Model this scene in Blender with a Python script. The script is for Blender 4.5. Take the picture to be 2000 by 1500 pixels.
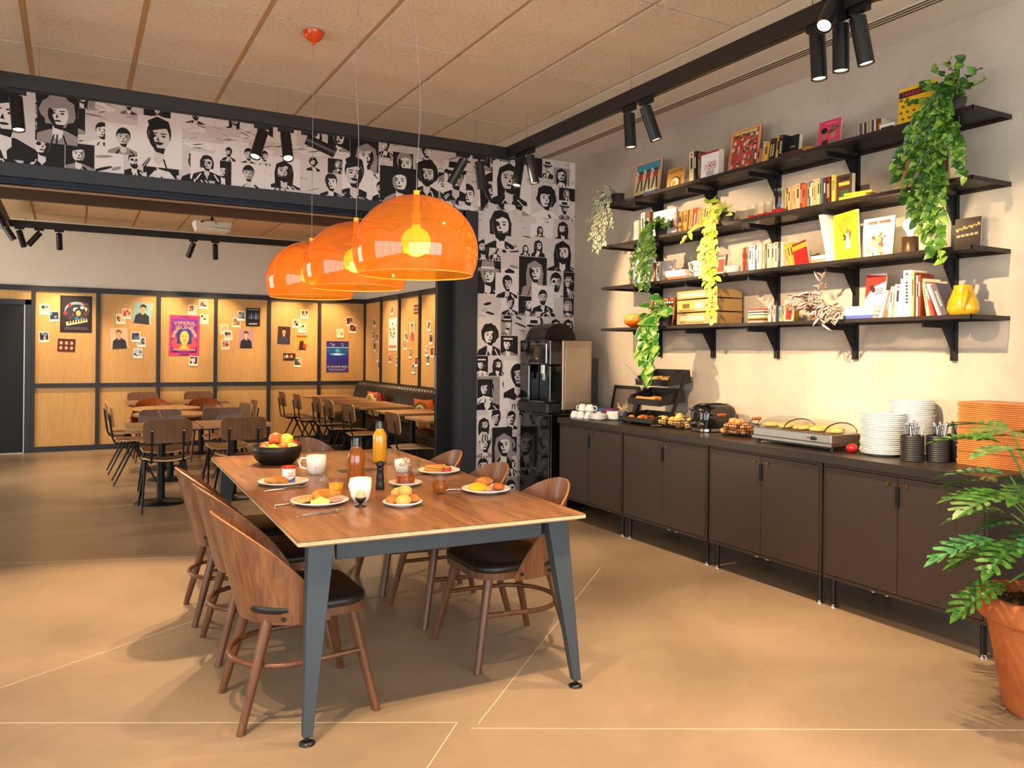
import bpy, bmesh, math, random
from mathutils import Vector, Matrix, Euler
PI = math.pi
for _o in list(bpy.data.objects): bpy.data.objects.remove(_o)
SC = bpy.context.scene
COL = SC.collection
# ---------------------------------------------------------------- camera
cd = bpy.data.cameras.new('camera'); cam = bpy.data.objects.new('camera', cd); COL.objects.link(cam)
cd.sensor_width = 36.0; cd.lens = 36.0*1554/2000; cd.shift_y = -(750-689.8)/2000; cd.clip_start = .05
_yaw = math.radians(28.91); _roll = math.radians(-.55)
_f = Vector((math.sin(_yaw), math.cos(_yaw), 0)); _r0 = Vector((math.cos(_yaw), -math.sin(_yaw), 0)); _d0 = Vector((0, 0, -1))
_r = _r0*math.cos(_roll)+_d0*math.sin(_roll); _d = _d0*math.cos(_roll)-_r0*math.sin(_roll)
cam.matrix_world = Matrix(((_r.x, -_d.x, -_f.x, 0), (_r.y, -_d.y, -_f.y, 0), (_r.z, -_d.z, -_f.z, 1.45), (0, 0, 0, 1)))
SC.camera = cam
# ---------------------------------------------------------------- world, exposure, daylight
W = bpy.data.worlds.new('world'); SC.world = W; W.use_nodes = True
W.node_tree.nodes['Background'].inputs[0].default_value = (.80, .86, 1.0, 1)
W.node_tree.nodes['Background'].inputs[1].default_value = 1.0
VS = SC.view_settings
VS.view_transform = 'Standard'; VS.look = 'None'; VS.gamma = 1.0; VS.use_curve_mapping = False; VS.exposure = 0.0
SPOT_K = 2.0
def area(name, loc, rot, sx, sy, power, col):
    l = bpy.data.lights.new(name, 'AREA'); l.shape = 'RECTANGLE'; l.size = sx; l.size_y = sy; l.energy = power; l.color = col
    o = bpy.data.objects.new(name, l); COL.objects.link(o); o.location = loc; o.rotation_euler = rot; return o
# daylight falling through the shop windows behind and left of the camera
area('daylight_back', (.6, -2.55, 1.75), (-PI/2, 0, PI), 6.4, 2.5, 430, (.90, .95, 1.0))
area('daylight_left', (-3.75, 1.2, 1.75), (0, -PI/2, 0), 2.5, 5.4, 240, (.93, .95, 1.0))
area('daylight_far', (-3.75, 9.9, 1.75), (0, -PI/2, 0), 2.3, 4.0, 260, (1.0, .93, .82))
# ---------------------------------------------------------------- helpers
def lin(h):
    h = h.lstrip('#'); o = []
    for i in (0, 2, 4):
        c = int(h[i:i+2], 16)/255; o.append(c/12.92 if c <= .04045 else ((c+.055)/1.055)**2.4)
    return (*o, 1)
MATS = {}
def mat(name, col='#808080', rough=.5, metal=0, spec=.5, trans=0, ior=1.45, emit=None, es=0, coat=0, alpha=1):
    if name in MATS: return MATS[name]
    m = bpy.data.materials.new(name); m.use_nodes = True; b = m.node_tree.nodes['Principled BSDF']
    b.inputs['Base Color'].default_value = lin(col) if isinstance(col, str) else col
    b.inputs['Roughness'].default_value = rough; b.inputs['Metallic'].default_value = metal
    b.inputs['Specular IOR Level'].default_value = spec; b.inputs['Transmission Weight'].default_value = trans
    b.inputs['IOR'].default_value = ior; b.inputs['Coat Weight'].default_value = coat; b.inputs['Alpha'].default_value = alpha
    if emit: b.inputs['Emission Color'].default_value = lin(emit); b.inputs['Emission Strength'].default_value = es
    MATS[name] = m; return m
def P(h, rough=.6): return mat('paint_'+h.lstrip('#').lower()+('' if rough == .6 else '_%d' % int(rough*100)), h, rough)
class NT:
    def __init__(s, m): s.m = m; s.t = m.node_tree; s.b = s.t.nodes['Principled BSDF']
    def n(s, ty, **k):
        nd = s.t.nodes.new(ty)
        for a, v in k.items():
            if a in nd.inputs: nd.inputs[a].default_value = v
            else: setattr(nd, a, v)
        return nd
    def l(s, a, b): s.t.links.new(a, b)
    def coord(s, scale=(1, 1, 1), kind='Object', rot=(0, 0, 0)):
        tc = s.n('ShaderNodeTexCoord'); mp = s.n('ShaderNodeMapping'); mp.inputs['Scale'].default_value = scale; mp.inputs['Rotation'].default_value = rot
        s.l(tc.outputs[kind], mp.inputs[0]); return mp.outputs[0]
    def noise(s, vec, scale, detail=4, rough=.55, dist=0):
        q = s.n('ShaderNodeTexNoise'); q.inputs['Scale'].default_value = scale; q.inputs['Detail'].default_value = detail; q.inputs['Roughness'].default_value = rough; q.inputs['Distortion'].default_value = dist
        s.l(vec, q.inputs['Vector']); return q.outputs['Fac']
    def ramp(s, fac, stops):
        r = s.n('ShaderNodeValToRGB'); e = r.color_ramp.elements
        while len(e) < len(stops): e.new(.5)
        for i, (p, c) in enumerate(stops): e[i].position = p; e[i].color = lin(c) if isinstance(c, str) else c
        s.l(fac, r.inputs[0]); return r.outputs[0]
    def bump(s, fac, st=.1, dist=.01):
        b = s.n('ShaderNodeBump'); b.inputs['Strength'].default_value = st; b.inputs['Distance'].default_value = dist
        s.l(fac, b.inputs['Height']); s.l(b.outputs[0], s.b.inputs['Normal'])
    def math(s, op, a, b=None):
        q = s.n('ShaderNodeMath'); q.operation = op
        for i, v in enumerate((a, b)):
            if v is None: continue
            if isinstance(v, (int, float)): q.inputs[i].default_value = v
            else: s.l(v, q.inputs[i])
        return q.outputs[0]
    def mix(s, fac, a, b):
        q = s.n('ShaderNodeMix'); q.data_type = 'RGBA'
        if isinstance(fac, (int, float)): q.inputs[0].default_value = fac
        else: s.l(fac, q.inputs[0])
        for i, v in ((6, a), (7, b)):
            if isinstance(v, (str, tuple)): q.inputs[i].default_value = lin(v) if isinstance(v, str) else v
            else: s.l(v, q.inputs[i])
        return q.outputs[2]
def wood(name, c1, c2, c3, axis='x', rough=.42, scale=1.0, coat=.1):
    if name in MATS: return MATS[name]
    m = mat(name, c2, rough, coat=coat); t = NT(m)
    sc = {'x': (1.2, 16, 16), 'y': (16, 1.2, 16), 'z': (16, 16, 1.2)}[axis]
    v = t.coord(tuple(a*scale for a in sc))
    a = t.noise(v, 1.6, 5, .6, 1.2); b = t.noise(v, 7, 3, .5, .3)
    f = t.math('ADD', t.math('MULTIPLY', a, .75), t.math('MULTIPLY', b, .25))
    t.l(t.ramp(f, [(.30, c1), (.5, c2), (.68, c3)]), t.b.inputs['Base Color'])
    t.bump(b, .05, .002); return m
def mottled(name, c1, c2, rough, scale, bump=.03, detail=6, spec=.5, rvar=0):
    if name in MATS: return MATS[name]
    m = mat(name, c1, rough, spec=spec); t = NT(m); v = t.coord()
    a = t.noise(v, scale, detail, .6, .5); b = t.noise(v, scale*14, 4, .6)
    f = t.math('ADD', t.math('MULTIPLY', a, .8), t.math('MULTIPLY', b, .2))
    t.l(t.ramp(f, [(.32, c1), (.68, c2)]), t.b.inputs['Base Color'])
    if rvar:
        t.l(t.math('ADD', t.math('MULTIPLY', a, rvar), rough-rvar/2), t.b.inputs['Roughness'])
    t.bump(b, bump, .004); return m
class MB:
    def __init__(s): s.v = []; s.f = []; s.m = []; s.sm = []
    def add(s, vs, fs, mi=0, smooth=False):
        o = len(s.v); s.v += [tuple(v) for v in vs]
        for f in fs: s.f.append([i+o for i in f]); s.m.append(mi); s.sm.append(smooth)
        return s
    def box(s, x0, x1, y0, y1, z0, z1, mi=0):
        vs = [(x, y, z) for z in (z0, z1) for y in (y0, y1) for x in (x0, x1)]
        return s.add(vs, [(0, 2, 3, 1), (4, 5, 7, 6), (0, 1, 5, 4), (2, 6, 7, 3), (0, 4, 6, 2), (1, 3, 7, 5)], mi)
    def obox(s, c, size, rot, mi=0):
        R = rot if isinstance(rot, Matrix) else Euler(rot).to_matrix()
        a, b, d = size[0]/2, size[1]/2, size[2]/2; c = Vector(c)
        vs = [c+R @ Vector((x, y, z)) for z in (-d, d) for y in (-b, b) for x in (-a, a)]
        return s.add(vs, [(0, 2, 3, 1), (4, 5, 7, 6), (0, 1, 5, 4), (2, 6, 7, 3), (0, 4, 6, 2), (1, 3, 7, 5)], mi)
    def hexa(s, lo, hi, mi=0):
        vs = list(lo)+list(hi)
        return s.add(vs, [(3, 2, 1, 0), (4, 5, 6, 7), (0, 1, 5, 4), (1, 2, 6, 5), (2, 3, 7, 6), (3, 0, 4, 7)], mi)
    def cyl(s, p0, p1, r0, r1=None, n=16, mi=0, cap=True, smooth=True):
        r1 = r0 if r1 is None else r1; p0 = Vector(p0); p1 = Vector(p1); d = (p1-p0).normalized()
        a = d.orthogonal().normalized(); b = d.cross(a)
        vs = []
        for p, r in ((p0, r0), (p1, r1)):
            vs += [p+(a*math.cos(2*PI*i/n)+b*math.sin(2*PI*i/n))*r for i in range(n)]
        s.add(vs, [(i, (i+1) % n, n+(i+1) % n, n+i) for i in range(n)], mi, smooth)
        if cap:
            s.add(vs[:n], [tuple(range(n-1, -1, -1))], mi); s.add(vs[n:], [tuple(range(n))], mi)
        return s
    def lathe(s, prof, n=24, c=(0, 0, 0), mi=0, smooth=True, sx=1, sy=1, open_=False):
        vs = []; fs = []; k = len(prof)
        for r, z in prof:
            for i in range(n):
                a = 2*PI*i/n; vs.append((c[0]+r*sx*math.cos(a), c[1]+r*sy*math.sin(a), c[2]+z))
        for j in range(k-1):
            for i in range(n):
                i2 = (i+1) % n; fs.append((j*n+i, j*n+i2, (j+1)*n+i2, (j+1)*n+i))
        s.add(vs, fs, mi, smooth)
        if prof[0][0] > 1e-4: s.add(vs[:n], [tuple(range(n-1, -1, -1))], mi)
        if prof[-1][0] > 1e-4 and not open_: s.add(vs[-n:], [tuple(range(n))], mi)
        return s
    def tube(s, pts, r, n=8, mi=0, closed=False, cap=True):
        pts = [Vector(p) for p in pts]; k = len(pts); vs = []; fs = []
        prev = None
        for j, p in enumerate(pts):
            if closed: t = pts[(j+1) % k]-pts[j-1]
            else: t = pts[min(j+1, k-1)]-pts[max(j-1, 0)]
            t.normalize()
            a = t.orthogonal() if prev is None else prev-t*prev.dot(t)
            if a.length < 1e-6: a = t.orthogonal()
            a.normalize(); prev = a; b = t.cross(a); rr = r[j] if isinstance(r, (list, tuple)) else r
            vs += [p+(a*math.cos(2*PI*i/n)+b*math.sin(2*PI*i/n))*rr for i in range(n)]
        for j in range(k if closed else k-1):
            j2 = (j+1) % k
            for i in range(n):
                i2 = (i+1) % n; fs.append((j*n+i, j*n+i2, j2*n+i2, j2*n+i))
        s.add(vs, fs, mi, True)
        if cap and not closed:
            s.add(vs[:n], [tuple(range(n-1, -1, -1))], mi); s.add(vs[-n:], [tuple(range(n))], mi)
        return s
    def prism(s, poly, z0, z1, mi=0, smooth=False):
        n = len(poly); vs = [(x, y, z0) for x, y in poly]+[(x, y, z1) for x, y in poly]
        s.add(vs, [(i, (i+1) % n, n+(i+1) % n, n+i) for i in range(n)], mi, smooth)
        return s.add(vs, [tuple(range(n-1, -1, -1)), tuple(range(n, 2*n))], mi)
    def blob(s, c, r, n=12, k=8, mi=0, R=None, jit=0, seed=0):
        rx, ry, rz = (r, r, r) if isinstance(r, (int, float)) else r
        rnd = random.Random(seed); vs = []; fs = []; c = Vector(c)
        for j in range(k+1):
            ph = PI*j/k
            for i in range(n):
                a = 2*PI*i/n; q = 1+jit*(rnd.random()-.5)*(0 < j < k)
                p = Vector((rx*math.sin(ph)*math.cos(a)*q, ry*math.sin(ph)*math.sin(a)*q, -rz*math.cos(ph)*q))
                vs.append(c+(R @ p if R else p))
        for j in range(k):
            for i in range(n):
                i2 = (i+1) % n; fs.append((j*n+i, j*n+i2, (j+1)*n+i2, (j+1)*n+i))
        return s.add(vs, fs, mi, True)
    def xf(s, M, start=0):
        s.v[start:] = [tuple(M @ Vector(v)) for v in s.v[start:]]; return s
    def mesh(s, name, mats):
        me = bpy.data.meshes.new(name); me.from_pydata(s.v, [], s.f)
        for q in (mats if isinstance(mats, (list, tuple)) else [mats]): me.materials.append(q)
        me.polygons.foreach_set('material_index', s.m); me.polygons.foreach_set('use_smooth', s.sm); me.update()
        return me
    def build(s, name, mats, parent=None, loc=(0, 0, 0), rot=(0, 0, 0), bev=0, fix=False):
        me = s.mesh(name, mats)
        if fix:
            bm = bmesh.new(); bm.from_mesh(me); bmesh.ops.remove_doubles(bm, verts=bm.verts, dist=1e-5); bmesh.ops.recalc_face_normals(bm, faces=bm.faces); bm.to_mesh(me); bm.free()
        o = bpy.data.objects.new(name, me); COL.objects.link(o); o.location = loc; o.rotation_euler = rot
        if parent: o.parent = parent
        if bev:
            b = o.modifiers.new('bevel', 'BEVEL'); b.width = bev; b.segments = 2; b.limit_method = 'ANGLE'; b.angle_limit = .7
        return o
def tag(o, label, cat, group=None, kind=None):
    if label: o['label'] = label
    if cat: o['category'] = cat
    if group: o['group'] = group
    if kind: o['kind'] = kind
    return o
def thing(name, label, cat, loc=(0, 0, 0), rz=0, group=None):
    o = bpy.data.objects.new(name, None); o.empty_display_size = .05; COL.objects.link(o); o.location = loc; o.rotation_euler = (0, 0, rz)
    return tag(o, label, cat, group)
def struct(o): o['kind'] = 'structure'; return o
def copy_tree(o, parent=None):
    c = o.copy(); COL.objects.link(c)
    if parent is not None: c.parent = parent
    for ch in [q for q in bpy.data.objects if q.parent == o]: copy_tree(ch, c)
    return c
def place(proto, used, loc, rz, label, scale=None):
    o = proto if not used else copy_tree(proto)
    o.location = loc; o.rotation_euler = (0, 0, rz); o['label'] = label
    if scale: o.scale = scale
    return o
def rrect(w, h, r, n=5, cx=0, cy=0):
    pts = []
    for (sx, sy, a0) in ((1, 1, 0), (-1, 1, PI/2), (-1, -1, PI), (1, -1, 1.5*PI)):
        for i in range(n+1):
            a = a0+PI/2*i/n; pts.append((cx+sx*(w/2-r)+r*math.cos(a), cy+sy*(h/2-r)+r*math.sin(a)))
    return pts
# flat printed pictures: polygons on stacked thin layers in a (u right, v up) plane
class ART:
    def __init__(s): s.mb = MB(); s.cols = []; s.k = 0; s.clip = None
    def ci(s, c):
        if c not in s.cols: s.cols.append(c)
        return s.cols.index(c)
    def poly(s, pts, c, dk=1):
        pts = [tuple(p) for p in pts]
        if s.clip: pts = clip_rect(pts, *s.clip)
        if len(pts) < 3: return
        s.k += dk; w = s.k*.00012
        s.mb.add([(p[0], p[1], w) for p in pts], [tuple(range(len(pts)))], s.ci(c))
    def rect(s, x0, y0, x1, y1, c): s.poly([(x0, y0), (x1, y0), (x1, y1), (x0, y1)], c)
    def ell(s, cx, cy, rx, ry, c, n=16, rot=0, a0=0, a1=2*PI):
        ca, sa = math.cos(rot), math.sin(rot); pts = []
        full = a1-a0 > 6.2
        for i in range(n if full else n+1):
            a = a0+(a1-a0)*i/n; x, y = rx*math.cos(a), ry*math.sin(a); pts.append((cx+x*ca-y*sa, cy+x*sa+y*ca))
        s.poly(pts, c)
    def text(s, txt, cx, cy, size, c, rot=0, sx=1, wid=None):
        vs, fs, w = text_mesh(txt)
        if wid: sx = wid/(w*size)
        s.k += 1; zz = s.k*.00012; ca, sa = math.cos(rot), math.sin(rot); out = []
        for x, y in vs:
            x = (x-w/2)*size*sx; y = (y-.35)*size; out.append((cx+x*ca-y*sa, cy+x*sa+y*ca, zz))
        s.mb.add(out, fs, s.ci(c))
    def build(s, name, parent, loc=(0, 0, 0), rot=(0, 0, 0), rough=.55):
        return s.mb.build(name, [P(c, rough) for c in s.cols], parent, loc, rot)
def clip_rect(pts, x0, y0, x1, y1):
    for ax, lim, sg in ((0, x0, 1), (0, x1, -1), (1, y0, 1), (1, y1, -1)):
        out = []; n = len(pts)
        for i in range(n):
            a = pts[i-1]; b = pts[i]; da = (a[ax]-lim)*sg; db = (b[ax]-lim)*sg
            if (da >= 0) != (db >= 0):
                t = da/(da-db); out.append((a[0]+(b[0]-a[0])*t, a[1]+(b[1]-a[1])*t))
            if db >= 0: out.append(b)
        pts = out
        if not pts: return []
    return pts
_TX = {}
def text_mesh(txt):
    if txt in _TX: return _TX[txt]
    c = bpy.data.curves.new('t', 'FONT'); c.body = txt; c.size = 1; c.resolution_u = 2
    o = bpy.data.objects.new('t', c); COL.objects.link(o)
    dg = bpy.context.evaluated_depsgraph_get(); dg.update(); me = o.evaluated_get(dg).to_mesh()
    vs = [(v.co.x, v.co.y) for v in me.vertices]; fs = [tuple(p.vertices) for p in me.polygons]
    bpy.data.objects.remove(o); bpy.data.curves.remove(c)
    w = max(v[0] for v in vs) if vs else 1
    _TX[txt] = (vs, fs, w); return _TX[txt]
# ---------------------------------------------------------------- shared materials
M_BLACK = mat('black_metal', '#17171a', .45, .3)
M_BLACKS = mat('black_satin', '#141416', .35)
M_GREYMETAL = mat('anthracite_metal', '#3c4248', .5, .2)
M_CHROME = mat('chrome', '#c8c8c8', .15, 1)
M_STEEL = mat('brushed_steel', '#a8a39b', .32, 1)
M_WHITE = mat('white_porcelain', '#efebe4', .18, coat=.3)
M_FLOOR = mottled('concrete_floor', '#836f5a', '#9d8770', .34, .9, .015, 7, .5, .16)
M_CONC = mottled('concrete_plaster', '#a99c8c', '#c6baa9', .75, 1.1, .05, 6)
M_PLASTER = mottled('white_plaster', '#d8cdbf', '#ddd3c6', .8, 2.0, .01)
M_CEIL = mat('wood_wool_panel', '#d9c8b2', .95)
_t = NT(M_CEIL); _v = _t.coord((1, 2.2, 1)); _a = _t.noise(_v, 55, 3, .7, 1.5); _b = _t.noise(_v, 1.2, 3)
_t.l(_t.ramp(_t.math('ADD', _t.math('MULTIPLY', _a, .85), _t.math('MULTIPLY', _b, .15)), [(.33, '#a89478'), (.48, '#d3c2aa'), (.7, '#e2d4c0')]), _t.b.inputs['Base Color']); _t.bump(_a, .25, .004)
M_CEILJ = mat('ceiling_joint', '#cbae84', .9)
M_WALNUT = wood('walnut', '#4c3020', '#75492d', '#8f613f', 'z', .4, 1.0)
M_WALNUTX = wood('walnut_top', '#553723', '#7a5030', '#93663f', 'y', .36, .8, .15)
M_WALNUTL = wood('walnut_leg', '#472b1a', '#633b22', '#754a2c', 'z', .35, .8)
M_OAKEDGE = wood('oak_edge', '#b99a74', '#cbac84', '#d6ba94', 'y', .5)
M_VENEER = wood('oak_veneer_panel', '#bd8f52', '#c99a5c', '#d2a569', 'z', .5, 1.6, 0)
M_TTOP = wood('oak_table_top', '#a67c4e', '#b98d5c', '#c79d6c', 'y', .45)
M_PLY = wood('stained_ply', '#5a3a22', '#6d492c', '#7b5635', 'z', .45)
M_PLYE = mat('ply_edge', '#d9b27c', .5)
M_LEATHER = mat('black_leather', '#16140f', .38)
def glass(name, col='#ffffff', rough=0.0, base=.05, body=0.0):
    """thin clear sheet: tinted see-through, mirror-like at grazing angles, optional cloudy body"""
    if name in MATS: return MATS[name]
    m = bpy.data.materials.new(name); m.use_nodes = True; t = m.node_tree; t.nodes.clear(); MATS[name] = m
    N = t.nodes.new; out = N('ShaderNodeOutputMaterial'); tr = N('ShaderNodeBsdfTransparent'); gl = N('ShaderNodeBsdfGlossy'); mx = N('ShaderNodeMixShader')
    tr.inputs[0].default_value = lin(col); gl.inputs['Roughness'].default_value = .04+rough
    lw = N('ShaderNodeLayerWeight'); lw.inputs[0].default_value = .5; pw = N('ShaderNodeMath'); pw.operation = 'POWER'; pw.inputs[1].default_value = 4
    ma = N('ShaderNodeMath'); ma.operation = 'MULTIPLY_ADD'; ma.inputs[1].default_value = .55; ma.inputs[2].default_value = base
    t.links.new(lw.outputs['Facing'], pw.inputs[0]); t.links.new(pw.outputs[0], ma.inputs[0]); t.links.new(ma.outputs[0], mx.inputs[0])
    src = tr.outputs[0]
    if body:
        d1 = N('ShaderNodeBsdfDiffuse'); d2 = N('ShaderNodeBsdfTranslucent'); m0 = N('ShaderNodeMixShader'); m1 = N('ShaderNodeMixShader'); m0.inputs[0].default_value = .5; m1.inputs[0].default_value = body
        d1.inputs[0].default_value = lin(col); d2.inputs[0].default_value = lin(col)
        t.links.new(d1.outputs[0], m0.inputs[1]); t.links.new(d2.outputs[0], m0.inputs[2]); t.links.new(tr.outputs[0], m1.inputs[1]); t.links.new(m0.outputs[0], m1.inputs[2]); src = m1.outputs[0]
    t.links.new(src, mx.inputs[1]); t.links.new(gl.outputs[0], mx.inputs[2]); t.links.new(mx.outputs[0], out.inputs[0])
    return m
M_GLASS = glass('clear_glass', '#f4f6f4')
def spot_light(parent, pos, aim, power, deg=34, blend=.55, col=(1.0, .70, .40), rad=.025):
    l = bpy.data.lights.new('spot_beam', 'SPOT'); l.energy = power*SPOT_K; l.spot_size = math.radians(deg); l.spot_blend = blend; l.color = col; l.shadow_soft_size = rad
    o = bpy.data.objects.new('spot_beam', l); COL.objects.link(o); o.location = pos
    o.rotation_euler = (Vector(aim)-Vector(pos)).to_track_quat('-Z', 'Y').to_euler(); return o
M_SPOTLENS = mat('spot_lens', '#fff0d0', .4, emit='#ffd9a0', es=4)
def spot_fixture(name, px, py, ztrack, aim, label, group, power=0, deg=34, along='x', blend=.55, L=.20, r=.0375, col=(1.0, .70, .40)):
    """cylinder spotlight hung under a track: adapter box, stem, can, lens"""
    root = thing(name, label, 'spotlight', (px, py, ztrack), 0, group)
    a = MB()
    if along == 'x': a.box(-.055, .055, -.016, .016, -.03, 0)
    else: a.box(-.016, .016, -.055, .055, -.03, 0)
    a.cyl((0, 0, -.03), (0, 0, -.075), .008, n=8); a.build('track_adapter', M_BLACK, root)
    p = Vector((0, 0, -.07)); d = (Vector(aim)-Vector((px, py, ztrack))-p).normalized()
    b = MB(); b.cyl(p-d*.02, p+d*L, r, n=20, cap=False); b.add(*disc(p-d*.02, d, r, 20)); b.add(*disc(p+d*(L-.012), d, r*.97, 20)); b.build('can', M_BLACKS, root)
    e = MB(); e.add(*disc(p+d*(L-.009), d, r*.82, 16)); e.build('lens', M_SPOTLENS, root)
    if power: spot_light(root, Vector((px, py, ztrack))+p+d*(L+.01), aim, power, deg, blend, col)
    return root
def disc(c, d, r, n=16):
    d = Vector(d).normalized(); a = d.orthogonal().normalized(); b = d.cross(a); c = Vector(c)
    return [c+(a*math.cos(2*PI*i/n)+b*math.sin(2*PI*i/n))*r for i in range(n)], [tuple(range(n))]
# ================================================================ the room
XR, YM, ZC, YF, XFR = 4.42, 6.72, 3.37, 12.97, 4.34
floor = struct(MB().box(-3.5, 4.6, -2.5, 13.1, -.1, 0).build('floor', M_FLOOR))
M_JOINT = mat('joint_filler', '#bfae98', .7)
def floor_joint(a, b, w=.0045):
    a = Vector((*a, 0)); b = Vector((*b, 0)); d = (b-a).normalized(); n = Vector((-d.y, d.x, 0))*w/2; m = MB()
    lo = [a-n, b-n, b+n, a+n]; m.hexa([p-Vector((0, 0, .002)) for p in lo], [p+Vector((0, 0, .0006)) for p in lo]); m.build('floor_joint', M_JOINT, floor)
for a, b in (((-1.55, 3.21), (.70, 4.625)), ((-1.1, 4.10), (1.332, 2.828)), ((1.332, 2.828), (.70, 2.13)), ((1.40, 2.78), (3.15, 4.43)), ((1.36, 2.76), (3.9, 1.40)), ((-.4, 6.35), (1.4, 5.75))):
    floor_joint(a, b)
# right wall, back and left walls with the windows the daylight comes through
struct(MB().box(XR, XR+.12, -2.5, YM+.2, 0, ZC).build('wall_right', M_CONC))
def wall_with_hole(name, axis, c, t, a0, a1, h0, h1, z0, z1, m):
    w = MB()
    for (p0, p1, q0, q1) in ((a0, h0, 0, ZC), (h1, a1, 0, ZC), (h0, h1, 0, z0), (h0, h1, z1, ZC)):
        if axis == 'y': w.box(p0, p1, c, c+t, q0, q1)
        else: w.box(c, c+t, p0, p1, q0, q1)
    return struct(w.build(name, m))
def window(name, axis, c, h0, h1, z0, z1, n):
    o = struct(thing(name, None, None)); del o['kind']; o['kind'] = 'structure'
    f = MB(); g = MB(); b = .05
    def bx(mb, p0, p1, q0, q1, d):
        if axis == 'y': mb.box(p0, p1, c-d, c+d, q0, q1)
        else: mb.box(c-d, c+d, p0, p1, q0, q1)
    bx(f, h0, h1, z0, z0+b, .03); bx(f, h0, h1, z1-b, z1, .03)
    for i in range(n+1):
        x = h0+(h1-h0-b)*i/n; bx(f, x, x+b, z0+b, z1-b, .03)
    f.build('window_frame', M_BLACK, o)
    for i in range(n):
        x = h0+(h1-h0-b)*i/n; gg = MB(); bx(gg, x+b, h0+(h1-h0-b)*(i+1)/n, z0+b, z1-b, .003); gg.build('pane', M_GLASS, o)
    return o
wall_with_hole('wall_back', 'y', -2.5, .12, -3.5, 4.54, -2.6, 3.8, .45, 3.05, M_PLASTER); window('window_1', 'y', -2.44, -2.6, 3.8, .45, 3.05, 5)
wall_with_hole('wall_left', 'x', -3.62, .12, -2.5, 6.92, -1.5, 3.9, .45, 3.05, M_PLASTER); window('window_2', 'x', -3.56, -1.5, 3.9, .45, 3.05, 4)
wall_with_hole('wall_far_left', 'x', -3.62, .12, 6.92, 13.09, 7.9, 11.9, .6, 2.9, M_PLASTER); window('window_3', 'x', -3.56, 7.9, 11.9, .6, 2.9, 3)
# mural wall: lintel over the wide opening and the pier beside it
w = MB(); w.box(-3.5, 3.19, YM, YM+.2, 2.70, ZC); w.box(3.19, XR, YM, YM+.2, 0, ZC); wall_mural = struct(w.build('wall_mural', M_PLASTER))
M_TRIM = mat('dark_trim', '#2a2b30', .5)
struct(MB().box(-3.5, 3.19, YM-.02, YM+.22, 2.68, 2.778).build('trim_1', M_TRIM))
w = MB(); w.box(3.17, 3.326, YM-.02, YM, 0, 2.778); w.box(3.17, 3.192, YM, YM+.22, 0, 2.70); struct(w.build('trim_2', M_TRIM))
# lower steel guide rail of the sliding doors
r = MB(); r.box(-3.5, 3.17, YM+.03, YM+.16, 2.655, 2.68); r.box(-3.5, 3.17, YM+.05, YM+.065, 2.64, 2.655); r.box(-3.5, 3.17, YM+.12, YM+.135, 2.64, 2.655)
tag(r.build('sliding_door_rail', mat('blue_black_steel', '#1d2430', .3, .6)), 'dark steel sliding door rail running under the photo covered lintel', 'rail')
sd = thing('sliding_door', 'black folded sliding door leaves parked beside the mural pier', 'door', (3.10, 6.99, 0))
for i, (dx, dy) in enumerate(((-.085, -.05), (-.055, .0), (-.02, .05))):
    MB().box(dx, 1.1+dx, dy, dy+.042, .01, 2.635).build('door_leaf', mat('black_lacquer', '#0e0e10', .3), sd, bev=.004)
MB().box(-.092, -.085, -.038, -.022, 1.10, 1.42).build('pull_handle', M_STEEL, sd)
MB().box(-.062, -.058, .008, .016, .02, 2.6).build('edge_strip', M_STEEL, sd)
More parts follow.
